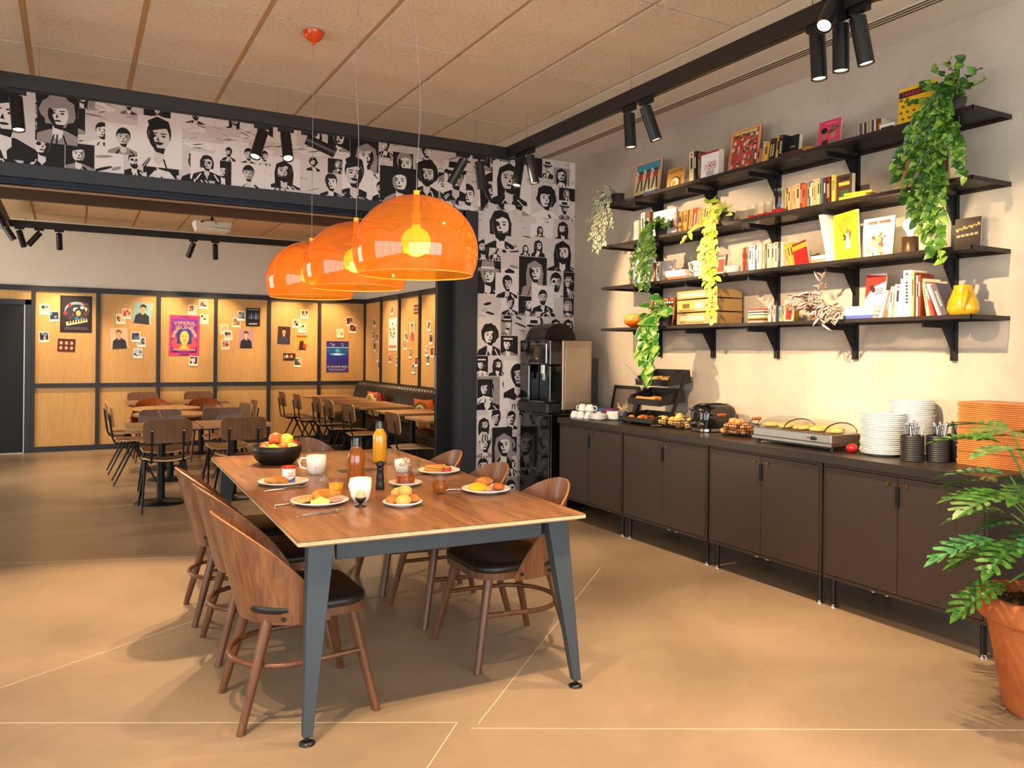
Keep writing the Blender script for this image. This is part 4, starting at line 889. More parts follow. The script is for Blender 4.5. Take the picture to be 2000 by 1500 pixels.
# four slot toaster
to = thing('toaster', 'black retro toaster with chrome levers and dials', 'toaster', (4.19, 4.47, ZT), -.08)
pr = rrect(.30, .20, .05, 5); m = MB(); rings = [(.0, .028), (.004, .05), (.004, .14), (-.004, .175), (-.02, .195), (-.05, .205)]; n = len(pr); vs = []; fs = []
for g, z in rings: vs += [(x*(1+g/.12), y*(1+g/.09), z) for x, y in pr]
for j in range(len(rings)-1):
    for i in range(n): fs.append((j*n+i, j*n+(i+1) % n, (j+1)*n+(i+1) % n, (j+1)*n+i))
fs.append(tuple(range((len(rings)-1)*n, len(rings)*n))); m.add(vs, fs, 0, True); m.build('toaster_body', mat('gloss_black2', '#0f0d0c', .1, coat=.6), to)
m = MB(); m.prism(rrect(.31, .21, .05, 5), .008, .028); m.build('chrome_base', M_CHROME, to)
for x in (-.12, .12):
    for y in (-.08, .08): MB().cyl((x, y, 0), (x, y, .01), .012, n=10).build('foot', M_BLACKS, to)
for y in (-.045, .045): MB().box(-.11, .11, y-.012, y+.012, .2045, .2065).build('slot', P('#080606'), to)
for y in (-.05, .05):
    MB().box(-.158, -.154, y-.004, y+.004, .09, .175).build('lever_track', M_CHROME, to); MB().cyl((-.154, y, .165), (-.175, y, .165), .011, n=12).build('lever', M_CHROME, to); MB().cyl((-.154, y, .062), (-.172, y, .062), .021, n=18).build('dial', M_CHROME, to); MB().cyl((-.154, y-.033, .062), (-.16, y-.033, .062), .006, n=8).build('button', M_CHROME, to)
# egg basket
eb = thing('egg_basket', 'black wire basket with two wooden grips holding brown eggs', 'basket', (4.10, 4.12, ZT)); wire_basket(eb, .075, .10, .085, 1.3, 4)
for s in (-1, 1):
    MB().tube([(-.04, s*.13, .088), (-.04, s*.165, .135), (.04, s*.165, .135), (.04, s*.13, .088)], .003, 6).build('handle_wire', M_BLACK, eb); MB().cyl((-.035, s*.167, .137), (.035, s*.167, .137), .011, n=12).build('wooden_grip', wood('grip_wood', '#8a3a14', '#a8501e', '#b86028', 'x', .4), eb)
EGM = MB().lathe([(.0005, 0), (.012, .002), (.020, .009), (.0225, .02), (.020, .034), (.0125, .046), (.005, .0515), (.0005, .052)], 16).mesh('egg', mat('brown_egg', '#c98a56', .45))
k = 0
for lv, pts in enumerate(([(-.045, -.07), (-.045, -.02), (-.045, .03), (-.045, .075), (0, -.05), (0, 0), (0, .05), (.045, -.07), (.045, -.02), (.045, .03), (.045, .075)], [(-.05, -.08), (-.05, -.03), (-.05, .025), (-.05, .08), (0, -.055), (0, 0), (0, .055), (.05, -.05), (.05, .01), (.05, .07)], [(-.04, -.045), (-.035, .01), (-.035, .06), (.02, -.03), (.02, .03)])):
    for (a, b) in pts:
        o = put('egg', EGM, (4.10+a, 4.12+b, ZT+.012+.034*lv+.02), RR.uniform(0, 6), 'brown egg heaped in the wire basket with wooden grips', 'egg', 'brown eggs in the basket'); o.rotation_euler = (1.4, RR.uniform(-.3, .3), RR.uniform(0, 6)); o.location.z -= .0
# hot plate with clear domes
hp = thing('hot_plate', 'long stainless steel hot plate with clear domed covers', 'food warmer', (4.09, 3.52, ZT))
MB().box(-.15, .16, -.31, .31, .045, .10).build('steel_body', M_STEEL, hp, bev=.006); MB().box(-.155, .165, -.315, .315, .028, .045).build('lower_rim', M_STEEL, hp)
MB().box(-.12, .14, -.28, .28, .012, .03).build('black_underside', M_BLACKS, hp)
for x in (-.12, .13):
    for y in (-.29, .29): MB().cyl((x, y, 0), (x, y, .03), .014, n=10).build('foot', M_BLACKS, hp)
MB().cyl((-.15, -.18, .07), (-.168, -.18, .07), .012, n=12).build('control_knob', M_BLACKS, hp); MB().cyl((-.15, -.14, .07), (-.155, -.14, .07), .005, n=8).build('pilot_light', P('#b01c14'), hp)
for yy in (.155, -.155):
    m = MB(); vs = []; fs = []; N = 12
    for i in range(N+1):
        a = PI*i/N
        for k2 in range(9):
            q = -1+2*k2/8; e = (1-abs(q)**4)**.5; vs.append((.148*math.cos(a)*(.85+.15*e), yy+.148*q, .1+.075*math.sin(a)*e))
    for i in range(N):
        for k2 in range(8): a = i*9+k2; fs.append((a, a+9, a+10, a+1))
    m.add(vs, fs, 0, True); dm = m.build('clear_dome', M_GLASS, hp); MB().tube([(.148*math.cos(PI*i/12), yy-.1, .1+.074*math.sin(PI*i/12)*.87) for i in range(13)], .004, 6).build('dome_strap', M_BLACKS, dm)
for i in range(9): put('baked_omelette', blob_mesh('baked_omelette', (.055, .05, .016), M_BREAD, .12, 30+i) if i < 3 else bpy.data.meshes['baked_omelette'], (4.04+.10*(i % 2), 3.27+.062*i, ZT+.1), i*.7, 'golden baked portion lying under the clear domes of the hot plate', 'food', 'food on the hot plate')
# tomato shaped timer, cutlery tubs, tray stack
tm = thing('tomato', 'shiny red tomato beside the hot plate', 'tomato', (4.02, 3.13, ZT)); MB().blob((0, 0, .028), (.033, .033, .028), 18, 10).build('tomato_flesh', mat('tomato_red', '#b81414', .2, coat=.4), tm); MB().lathe([(.012, .054), (.006, .057), (.0005, .056)], 8).build('stem_scar', P('#3c5a20'), tm)
M_TUB = mat('ribbed_black', '#151413', .5)
for (x, y, lab, n_) in ((4.02, 2.745, 'front ribbed black tub packed with cutlery handles', 15), (4.13, 2.67, 'middle ribbed black tub of forks and knives', 14), (4.27, 2.655, 'rear ribbed black cutlery tub beside the wooden trays', 12)):
    tb_ = thing('cutlery_tub', lab, 'tub', (x, y, ZT), 0, 'black cutlery tubs'); pr = [(.058, 0)]
    for i in range(12): pr += [(.060, .003+.0115*i), (.060, .009+.0115*i), (.0575, .0105+.0115*i)]
    pr += [(.060, .142), (.055, .142), (.054, .006), (0, .006)]; MB().lathe(pr, 28).build('tub_body', M_TUB, tb_)
    q = MB(); q.tube([(0, 0, .02), (0, 0, .10), (.001, 0, .20)], [.003, .0035, .0055], 6); q.blob((.001, 0, .203), (.007, .004, .012), 8, 6); cm_ = q.mesh('cutlery', M_CHROME)
    for i in range(n_):
        a = i*2.4; r = .042*math.sqrt((i+.5)/n_); o = put('cutlery', cm_, (x+r*.75*math.cos(a), y+r*.75*math.sin(a), ZT+.008), a, 'steel cutlery handle standing in the %s' % lab.split(' tub')[0]+' tub', 'cutlery', 'cutlery in the tubs'); o.rotation_euler = (RR.uniform(-.14, .14), RR.uniform(-.14, .14), a); o.scale = (1, 1, RR.uniform(.85, 1.0))
M_TRAYW = wood('tray_wood', '#7a4218', '#a8662c', '#c98a48', 'y', .45)
tm_ = MB().box(-.125, .125, -.215, .215, 0, .0085).mesh('wooden_tray', M_TRAYW)
for k in range(32): put('wooden_tray', tm_, (4.285+RR.uniform(-.004, .004), 2.365+RR.uniform(-.005, .005), ZT+.0105*k), RR.uniform(-.01, .01), 'thin wooden tray in the tall stack at the plant end' if k < 31 else 'topmost wooden tray of the tall stack', 'tray', 'wooden trays stacked on the counter')
# ================================================================ wall shelves
ZS = {'s1': 2.760, 's2': 2.397, 's3': 2.036, 's4': 1.675}
M_SHELF = perf_nodes('perforated_shelf', '#231c18', .0085, .0027, .45, 'hole', ('X', 'Y'), .2); M_SHELFE = mat('shelf_edge', '#2b221d', .45, .2)
for k, (s, lab) in enumerate((('s1', 'top black perforated metal shelf on the concrete wall'), ('s2', 'second black perforated metal shelf from the top'), ('s3', 'third black perforated metal shelf from the top'), ('s4', 'lowest black perforated metal shelf above the counter'))):
    sh = thing('wall_shelf', lab, 'shelf', (4.065, 4.1, ZS[s]), 0, 'black wall shelves'); a, b = -1.645, 1.648
    MB().box(.004, .353, a+.004, b-.004, -.004, 0).build('shelf_sheet', M_SHELF, sh)
    e = MB(); e.box(0, .004, a, b, -.023, 0); e.box(0, .353, a, a+.004, -.023, 0); e.box(0, .353, b-.004, b, -.023, 0); e.box(.349, .353, a, b, -.023, 0); e.box(.0, .018, a, b, -.0235, -.0215); e.build('shelf_lip', M_SHELFE, sh)
for y, lab in ((2.757, 'first'), (3.412, 'second'), (4.063, 'third'), (4.708, 'fourth'), (5.355, 'fifth')):
    u = thing('shelf_upright', 'black vertical shelf upright with four brackets, %s from the right shelf end' % lab, 'shelf upright', (4.42, y, 1.43), 0, 'black shelf uprights')
    MB().box(-.028, 0, -.016, .016, 0, 1.43).build('post', M_BLACK, u)
    for s in ('s1', 's2', 's3', 's4'):
        z = ZS[s]-.0245-1.43; b = MB(); t = .008
        for (p0, p1, z0, z1) in ((-.30, -.02, z-.035, z),): b.box(p0, p1, -t, t, z0, z1)
        b.hexa([(-.028, -t, z-.17), (-.028, t, z-.17), (-.028, t, z-.17), (-.028, -t, z-.17)], [(-.12, -t, z-.034), (-.12, t, z-.034), (-.028, t, z-.034), (-.028, -t, z-.034)])
        b.build('bracket', M_BLACK, u)
# ---------------------------------------------------------------- books
ROWS = {
 's1': [(4.698,0.0522,0.252,'#d9c79a',0),(4.658,0.0286,0.248,'#1c1612',0),(4.629,0.0284,0.234,'#7a4a26',0),(4.063,0.0383,0.129,'#3c342c',8),(4.025,0.0379,0.124,'#b86a48',8),(3.993,0.0281,0.167,'#cfc6a8',9),(3.96,0.0371,0.152,'#d8a028',9),(3.926,0.0321,0.169,'#2a1d14',8),(3.894,0.0318,0.165,'#1c1410',8),(3.862,0.0315,0.172,'#c89a20',8),(3.827,0.04,0.171,'#14100c',7)],
 's1cd': [(3.233,0.013,0.1,'#8a8078',0),(3.218,0.013,0.1,'#b0a698',0),(3.204,0.0129,0.101,'#5a5048',0),(3.19,0.0128,0.101,'#d8cfc0',0),(3.175,0.0128,0.101,'#3a3430',0),(3.161,0.0127,0.101,'#c8a060',0),(3.147,0.0126,0.101,'#7a8878',0),(3.133,0.0126,0.101,'#a89c90',0),(3.119,0.0125,0.102,'#40382f',0),(3.106,0.0125,0.102,'#e0d4c0',0),(3.092,0.0124,0.102,'#6a3a2a',0)],
 's2a': [(5.401,0.0281,0.177,'#efe6d2',0),(5.363,0.0347,0.181,'#f0dcae',0),(5.302,0.0479,0.236,'#f3ecd8',0),(5.251,0.027,0.229,'#5a3a20',0),(5.217,0.0267,0.236,'#6a4a22',0)],
 's2b': [(4.888,0.0306,0.183,'#d8a890',0),(4.857,0.0303,0.182,'#3c4450',0),(4.827,0.0301,0.173,'#d8953a',4),(4.797,0.0298,0.177,'#e09a48',4),(4.765,0.0354,0.176,'#c98436',5),(4.727,0.0409,0.178,'#c8913a',7),(4.686,0.0404,0.18,'#b01a1c',9),(4.634,0.0398,0.164,'#d09a4a',10),(4.598,0.0338,0.162,'#d8a850',11),(4.561,0.039,0.168,'#f0cf70',13)],
 's2c': [(3.775,0.0109,0.159,'#e6b93a',0),(3.76,0.0196,0.173,'#2c2a20',0),(3.739,0.0216,0.173,'#e8a878',0),(3.718,0.0214,0.176,'#e2a070',0),(3.697,0.0213,0.179,'#e6a876',0),(3.669,0.0337,0.184,'#e8ae80',0),(3.642,0.0209,0.182,'#8a2a1c',0),(3.619,0.0249,0.171,'#cf5a2c',0),(3.598,0.0165,0.168,'#7fa090',0),(3.582,0.0164,0.181,'#31424a',0),(3.568,0.0122,0.172,'#a8bcae',0),(3.553,0.0162,0.169,'#e8a48c',0),(3.534,0.0242,0.186,'#e2b070',0),(3.51,0.024,0.188,'#e6bd86',0),(3.488,0.0198,0.187,'#5a7a70',0),(3.468,0.0197,0.186,'#4a1a1c',0),(3.448,0.0196,0.186,'#241410',0),(3.429,0.0194,0.185,'#5a2024',0),(3.406,0.0193,0.188,'#e8b83a',0),(3.389,0.0153,0.187,'#f0c850',0)],
 's3a': [(5.484,0.0215,0.168,'#c8a868',0),(5.463,0.0214,0.232,'#7a3a24',0),(5.438,0.0283,0.225,'#2f6a78',0),(5.406,0.0351,0.213,'#f2efe6',0),(5.358,0.0625,0.235,'#fbf8f0',0),(5.305,0.0411,0.152,'#d8b070',0),(5.25,0.054,0.126,'#f0e8d0',0),(5.191,0.0531,0.163,'#f6f0e0',0),(5.148,0.0328,0.167,'#8a3a20',0),(5.109,0.0455,0.172,'#e8e0cc',0)],
 's3b': [(4.169,0.0248,0.176,'#f4ead8',0),(4.149,0.0148,0.178,'#b83a24',0),(4.132,0.0196,0.187,'#8a7a5a',0),(4.1,0.0339,0.187,'#f4f2ea',0),(4.064,0.0383,0.186,'#f6f4ee',0),(4.033,0.0237,0.186,'#4a3c2a',0),(4.005,0.0329,0.187,'#efe6d6',0),(3.979,0.0187,0.191,'#e8963a',0),(3.958,0.0232,0.185,'#efcfa8',0),(3.937,0.0184,0.179,'#5a4a3a',0),(3.915,0.0274,0.176,'#f0d8b8',0),(3.89,0.0227,0.177,'#e0b080',0),(3.856,0.0449,0.183,'#f2e4d2',0),(3.825,0.0178,0.183,'#4a4440',0),(3.809,0.0133,0.181,'#f4e6d6',0),(3.752,0.0217,0.168,'#e8b848',-14),(3.726,0.0215,0.168,'#efc050',-14),(3.701,0.0213,0.168,'#e8b030',-14)],
 's4a': [(3.976,0.0233,0.109,'#7a6a58',0),(3.953,0.0231,0.105,'#c8b8a0',0),(3.93,0.023,0.118,'#a89a90',0),(3.902,0.0228,0.12,'#e8dcd0',0),(3.88,0.0226,0.115,'#a83a2a',0),(3.859,0.018,0.114,'#d8ccc0',0),(3.844,0.0134,0.114,'#3a3430',0),(3.824,0.0266,0.109,'#8ab0b4',0),(3.795,0.022,0.108,'#d8a020',8)],
 's4b': [(3.061,0.017,0.167,'#f4eee2',17),(3.029,0.0202,0.168,'#9a5a30',12),(2.999,0.0199,0.184,'#f2e8d8',7),(2.978,0.0165,0.185,'#c88a50',6),(2.945,0.0423,0.192,'#f8f4ec',3),(2.915,0.0129,0.222,'#e8dcc4',0),(2.885,0.0477,0.269,'#fbf7ee',0),(2.853,0.0157,0.261,'#c89a58',0),(2.839,0.0125,0.251,'#3a2a1c',0),(2.825,0.0155,0.235,'#e8e4da',0),(2.805,0.0185,0.24,'#7a2c18',0),(2.762,0.0182,0.216,'#efd9a0',-9),(2.731,0.018,0.2,'#b03a20',-16),(2.693,0.0118,0.197,'#f0ece4',-22),(2.665,0.0321,0.189,'#55525c',-22)],
}
WHERE = {'s1': 'on the top shelf', 's1cd': 'beside the yellow sleeve, top shelf', 's2a': 'behind the dark ivy, second shelf', 's2b': 'beside the lime plant, second shelf', 's2c': 'after the glass jar, second shelf', 's3a': 'at the left, third shelf', 's3b': 'in mid row, third shelf', 's4a': 'before the striped plant, lowest shelf', 's4b': 'before the yellow vase, lowest shelf'}
CN = (('white', (.9, .88, .82)), ('cream', (.85, .75, .55)), ('yellow', (.85, .65, .15)), ('orange', (.85, .5, .3)), ('red', (.65, .12, .12)), ('dark', (.12, .1, .08)), ('brown', (.45, .28, .16)), ('blue green', (.2, .4, .45)), ('grey', (.5, .48, .45)), ('sage', (.6, .7, .62)), ('salmon', (.88, .65, .5)))
def cname(h):
    h = h.lstrip('#'); c = [int(h[i:i+2], 16)/255 for i in (0, 2, 4)]; return min(CN, key=lambda q: sum((a-b)**2 for a, b in zip(q[1], c)))[0]
ORD = ['first', 'second', 'third', 'fourth', 'fifth', 'sixth', 'seventh', 'eighth', 'ninth', 'tenth', 'eleventh', 'twelfth', 'thirteenth', 'fourteenth', 'fifteenth', 'sixteenth', 'seventeenth', 'eighteenth', 'nineteenth', 'twentieth']
M_PAGES = mat('book_pages', '#e6d9bf', .9); BR_ = random.Random(4)
for key, L in ROWS.items():
    z = ZS[key[:2]]; cdrow = key == 's1cd'
    for i, (y, th, h, col, lean) in enumerate(L):
        dep = .12 if cdrow else BR_.uniform(.105, .15); x0 = BR_.uniform(4.155, 4.175); th *= .94
        nm = 'compact_disc' if cdrow else 'book'
        b = thing(nm, '%s %s spine, %s from the left %s' % (cname(col), 'disc case' if cdrow else 'book', ORD[i], WHERE[key]), 'disc case' if cdrow else 'book', (x0, y, z+abs(math.sin(math.radians(lean)))*th*.5), 0, 'books ' + WHERE[key])
        b.rotation_euler = (math.radians(lean), 0, 0); c = .0016; m = MB()
        m.box(0, c, -th/2, th/2, 0, h); m.box(c, dep, -th/2, -th/2+c, 0, h); m.box(c, dep, th/2-c, th/2, 0, h); m.build('cover', P(col, .5), b)
        MB().box(c, dep-.004, -th/2+c, th/2-c, .002, h-.003).build('pages', M_PAGES, b)
        if h > .1 and th > .014 and not cdrow:
            a = ART(); dark = cname(col) in ('dark', 'brown', 'red', 'blue green'); ink = '#e8dcc0' if dark else '#2a2018'
            if BR_.random() < .55: a.rect(-th*.2, h*.48, th*.2, h*.82, ink)
            else:
                for q in range(7): a.rect(-th*.18, h*(.3+.07*q), th*.18, h*(.3+.07*q+.04), ink)
            a.ell(0, h*.92, th*.2, th*.2, '#b03a24', 8); a.build('spine_print', b, (-.0006, 0, 0), (PI/2, 0, -PI/2))
# ---------------------------------------------------------------- things shown face on: sleeves, frames, covers (u runs along -y, v up)
def face_item(name, label, cat, x, yl, yr, z, h, art, th=.006, tilt=.12, frame=None, fw=.014, back='#d8ccb8', group=None, part='cover_print'):
    w = yl-yr; o = thing(name, label, cat, (x, (yl+yr)/2, z), 0, group); o.rotation_euler = (0, tilt, 0)
    MB().box(0, th, -w/2, w/2, 0, h).build('board', P(back), o)
    if frame:
        f = MB(); f.box(-.012, th, -w/2, -w/2+fw, 0, h); f.box(-.012, th, w/2-fw, w/2, 0, h); f.box(-.012, th, -w/2+fw, w/2-fw, 0, fw); f.box(-.012, th, -w/2+fw, w/2-fw, h-fw, h); f.build('frame', P(frame, .5), o)
    a = ART(); art(a, w, h); a.build(part, o, (-.0005, 0, 0), (PI/2, 0, -PI/2)); return o
def art_dancers(a, w, h):
    a.rect(-w/2, 0, w/2, h, '#d8c48a'); a.rect(-w/2, h*.72, w/2, h, '#3f8fa8'); a.rect(-w*.1, 0, w/2, h*.22, '#2f6fa8')
    for i in (-1, 0, 1):
        x = i*w*.28; a.ell(x, h*.76, w*.07, h*.05, '#5a3a22'); a.poly([(x-w*.1, h*.72), (x+w*.1, h*.72), (x+w*.07, h*.55), (x-w*.07, h*.55)], '#a83a34'); a.poly([(x-w*.08, h*.55), (x-w*.02, h*.55), (x-w*.08, h*.26), (x-w*.13, h*.26)], '#3c3430'); a.poly([(x+w*.02, h*.55), (x+w*.08, h*.55), (x+w*.1, h*.26), (x+w*.05, h*.26)], '#3c3430')
        a.poly([(x-w*.15, h*.82), (x-w*.06, h*.72), (x-w*.1, h*.7), (x-w*.18, h*.8)], '#e8dcc8')
face_item('picture_frame', 'pink framed picture of three dancers at the left of the top shelf', 'picture', 4.24, 5.54, 5.18, ZS['s1'], .33, art_dancers, frame='#d59a78')
def art_com(a, w, h):
    a.rect(-w/2, 0, w/2, h, '#c98f3c'); a.text('COMANCHERO', 0, h*.86, h*.2, '#2a1a0e', wid=w*.92); a.ell(0, h*.36, w*.3, h*.26, '#2a1a0e'); a.ell(-w*.02, h*.36, w*.25, h*.21, '#e8d8b0')
    for i in range(7): a.poly([(w*.1, h*.2+h*.05*i), (w*.36, h*.16+h*.07*i), (w*.36, h*.2+h*.07*i)], '#5a3014')
    a.ell(-w*.08, h*.34, w*.12, h*.12, '#c98f3c')
face_item('record_sleeve', 'small ochre record sleeve lettered COMANCHERO on the top shelf', 'record sleeve', 4.20, 5.05, 4.845, ZS['s1'], .19, art_com)
def art_200(a, w, h):
    a.rect(-w/2, 0, w/2, h, '#ece6dd'); a.rect(-w/2, h*.93, w/2, h, '#a8242a'); a.text('2', -w*.24, h*.48, h*.24, '#a8242a')
    for x in (0, w*.22): a.ell(x, h*.5, w*.15, w*.15, '#a8242a', 20); a.ell(x, h*.5, w*.12, w*.12, '#ece6dd', 20); a.ell(x, h*.5, w*.07, w*.07, '#c86a6a')
    for i in range(4): a.rect(-w*.2+w*.02*i, h*(.3-.06*i), w*.25, h*(.325-.06*i), '#4a4444')
face_item('booklet', 'white booklet with a red 200 on its cover on the top shelf', 'booklet', 4.16, 4.60, 4.41, ZS['s1'], .215, art_200, .05, .03)
def art_many(a, w, h):
    a.rect(-w/2, 0, w/2, h, '#b8483a'); R = random.Random(3)
    for i in range(46):
        x, y = R.uniform(-.42, .42)*w, R.uniform(.06, .92)*h; a.ell(x, y, w*.05, h*.05, R.choice(['#3a3a40', '#d8a08a', '#6a8088', '#e0c8a8', '#5a2a24']), 8); a.ell(x, y+h*.02, w*.025, h*.025, '#d8a888', 8)
    a.rect(-w*.4, h*.9, w*.4, h*.95, '#d8c060')
face_item('picture_frame', 'large pale wood framed red poster of small figures on the top shelf', 'picture', 4.25, 4.405, 4.115, ZS['s1'], .345, art_many, frame='#d8966a', tilt=.14)
def art_plain(c, *bands):
    def f(a, w, h):
        a.rect(-w/2, 0, w/2, h, c)
        for (x0, y0, x1, y1, cc) in bands: a.rect(x0*w, y0*h, x1*w, y1*h, cc)
    return f
face_item('book', 'black hardback shown face on beside the leaning books of the top shelf', 'book', 4.19, 3.80, 3.70, ZS['s1'], .165, art_plain('#15110e', (-.2, .5, .2, .56, '#8a7a5a')), .03, .1)
for i, (c, y) in enumerate((('#2a1814', 3.72), ('#4a1c18', 3.70))):
    o = thing('book', '%s book lying flat on the top shelf, %s of two' % (('dark', 'maroon')[i], ('lower', 'upper')[i]), 'book', (4.14, y, ZS['s1']+.021*i), .1*i); MB().box(0, .12, -.09, .09, 0, .002).box(0, .12, -.09, .09, .018, .02).box(0, .002, -.09, .09, .002, .018).build('cover', P(c), o); MB().box(.002, .118, -.088, .088, .002, .018).build('pages', M_PAGES, o)
o = thing('wooden_bowl', 'shallow ochre wooden bowl on the top shelf left of the pink record sleeve', 'bowl', (4.2, 3.61, ZS['s1'])); MB().lathe([(.025, 0), (.05, .02), (.06, .045), (.055, .045), (.03, .012), (0, .01)], 20).build('bowl_body', wood('ochre_wood', '#9a5a1c', '#b87428', '#c98a3c', 'x'), o)
def art_couple(a, w, h):
    a.rect(-w/2, 0, w/2, h, '#c93a5a'); R = random.Random(8); a.poly([(-w*.45, 0), (-w*.3, h*.35), (-w*.05, h*.38), (w*.02, 0)], '#3a1c20'); a.ell(-w*.22, h*.58, w*.13, h*.16, '#a8603c'); a.ell(-w*.24, h*.68, w*.15, h*.1, '#1c120e')
    a.poly([(0, 0), (w*.05, h*.32), (w*.3, h*.3), (w*.4, 0)], '#5a7a48'); a.ell(w*.18, h*.52, w*.12, h*.15, '#b87850'); a.ell(w*.18, h*.66, w*.26, h*.07, '#5a3a24', 14, .35); a.ell(w*.2, h*.72, w*.14, h*.09, '#7a5a34'); a.rect(-w*.2, h*.88, w*.3, h*.91, '#e87a90')
face_item('record_sleeve', 'pink record sleeve showing a couple on the top shelf', 'record sleeve', 4.2, 3.555, 3.385, ZS['s1'], .20, art_couple)
face_item('disc_box', 'dark disc box with a white lettered edge on the top shelf', 'box', 4.15, 3.06, 2.965, ZS['s1'], .05, art_plain('#e8e0d4', (-.42, .3, .42, .7, '#2a2420')), .12, 0)
face_item('disc_box', 'dark orange topped disc box at the end of the disc row', 'box', 4.17, 3.085, 3.065, ZS['s1'], .10, art_plain('#7a2c18', (-.42, .3, .42, .7, '#d8901c')), .12, 0)
def art_tarzan(a, w, h):
    a.rect(-w/2, 0, w/2, h, '#e2b400'); a.rect(-w/2, h*.76, w/2, h*.92, '#2a201c'); a.text('TARZAN BOY', 0, h*.84, h*.13, '#d8202c', wid=w*.86); R = random.Random(5)
    for i in range(26):
        x = (-.42+.17*(i % 6)+.05*((i//6) % 2))*w; y = (.08+.155*(i//6))*h
        if y > h*.72: y = h*.96
        a.ell(x, y, w*.042, h*.03, '#3a2408', 10, R.uniform(-.4, .4)); a.ell(x, y, w*.02, h*.012, '#c07a08', 8)
face_item('record_sleeve', 'yellow record sleeve lettered TARZAN BOY beside the big ivy', 'record sleeve', 4.16, 2.952, 2.715, ZS['s1'], .232, art_tarzan, tilt=.06)
# second shelf
face_item('booklet', 'white booklet shown face on behind the dark ivy', 'booklet', 4.18, 5.19, 4.905, ZS['s2'], .225, art_plain('#ece4d8', (-.2, .6, .3, .62, '#b8a898'), (.25, .3, .48, .55, '#3a2a20')), .02, .03)
face_item('book', 'yellow book cover tilted beside the lime plant on the second shelf', 'book', 4.17, 4.54, 4.42, ZS['s2'], .175, art_plain('#e8b030', (-.5, .8, .5, .9, '#f4e8b0'), (-.4, .1, .4, .7, '#d8741c')), .03, .08)
face_item('book', 'brown book cover with a yellow label ending the second shelf row', 'book', 4.165, 3.375, 3.262, ZS['s2'], .178, art_plain('#4a3018', (-.32, .80, .32, .92, '#1c120a'), (-.35, .62, .35, .74, '#e0b838'), (-.2, .1, .3, .45, '#2f5a34')), .03, .02)
for i, (y0, c) in enumerate(((3.28, '#e8b838'), (3.24, '#f0c040'), (3.20, '#eab02c'))):
    o = thing('book', 'yellow paperback lying flat on the second shelf, %s of the pile' % ('bottom', 'middle', 'top')[i], 'book', (4.14, y0, ZS['s2']+.0165*i), .06*i); MB().box(0, .11, -.09, .09, 0, .0015).box(0, .11, -.09, .09, .0145, .016).box(0, .0015, -.09, .09, .0015, .0145).build('cover', P(c), o); MB().box(.0015, .109, -.088, .088, .0015, .0145).build('pages', M_PAGES, o)
M_REDG = mat('red_candle', '#b01c1c', .3)
jr = thing('glass_jar', 'tall clear glass jar with red filling left of the paperback row', 'jar', (4.16, 3.82, ZS['s2'])); MB().lathe([(0, .004), (.045, .001), (.055, .01), (.055, .09), (.042, .13), (.05, .172)], 28, open_=True).build('jar_glass', M_GLASS, jr); MB().lathe([(.05, .008), (.05, .035), (0, .035)], 24).build('red_filling', M_REDG, jr)
for i, y in enumerate((4.05, 3.97, 3.905)):
    g = thing('tumbler', 'clear tumbler with red wax, %s of the three left of the glass jar' % ('left', 'middle', 'right')[i], 'glass', (4.14, y, ZS['s2']), 0, 'tumblers on the second shelf'); MB().lathe([(0, .003), (.03, .001), (.034, .1)], 22, open_=True).build('tumbler_glass', M_GLASS, g); MB().lathe([(.027, .006), (.028, .025), (0, .025)], 18).build('red_wax', M_REDG, g)
for i, (c, y) in enumerate((('#f0e8d8', 5.62), ('#5a3020', 5.57), ('#d8c8a8', 5.52))):
    o = put('notebook', MB().box(0, .10, -.04, .04, 0, .02).mesh('notebook', P(c)), (4.15, y, ZS['s2']+.001), .1*i, '%s lying notebook at the left end of the second shelf' % ('white', 'dark brown', 'beige')[i], 'book', 'notebooks at the left shelf end')
rd = thing('vintage_radio', 'cream vintage radio with ribbed speaker grille on the second shelf', 'radio', (4.12, 2.79, ZS['s2'])); MB().box(0, .13, -.185, .16, .012, .20).build('radio_case', P('#d9bd8c', .5), rd, bev=.008)
MB().box(-.004, 0, -.185, .16, .172, .198).build('top_band', P('#e6dcc8', .4), rd)
for i in range(20): MB().box(-.005, 0, -.02, .15, .02+.0075*i, .0235+.0075*i).build('grille_rib', P('#c2a066', .6), rd)
a = ART(); a.rect(-.07, 0, .07, .10, '#6a6058'); a.rect(-.065, .005, .065, .05, '#8a2420'); a.rect(.05, .005, .06, .095, '#d83a24'); a.build('tuning_dial', rd, (-.001, -.10, .05), (PI/2, 0, -PI/2))
for y in (-.16, .13): MB().box(.02, .11, y-.01, y+.01, 0, .012).build('foot', M_BLACKS, rd)
MB().tube([(.06, -.17, .2), (.08, -.2, .50)], .002, 6).build('aerial', M_STEEL, rd)
# third shelf
face_item('calendar', 'white card printed 1200 at the left of the third shelf', 'card', 4.17, 5.06, 4.90, ZS['s3'], .17, (lambda a, w, h: (a.rect(-w/2, 0, w/2, h, '#ddd2c4'), a.text('1200', w*.2, h*.78, h*.17, '#6a5a4c'))), .01, .05)
for i, (c, y, zz) in enumerate((('#c86a3a', 4.83, 0), ('#f0e6d0', 4.82, .024), ('#f2ead8', 4.84, .044))):
    o = thing('book', '%s book lying flat left of the white jug, %s of the pile' % (('orange', 'cream', 'white')[i], ('bottom', 'middle', 'top')[i]), 'book', (4.11, y, ZS['s3']+zz), .05*i-.05); t = .023 if i == 0 else (.019 if i == 1 else .03); MB().box(0, .12, -.12, .12, 0, .002).box(0, .12, -.12, .12, t-.002, t).box(0, .002, -.12, .12, .002, t-.002).build('cover', P(c), o); MB().box(.002, .118, -.118, .118, .002, t-.002).build('pages', M_PAGES, o)
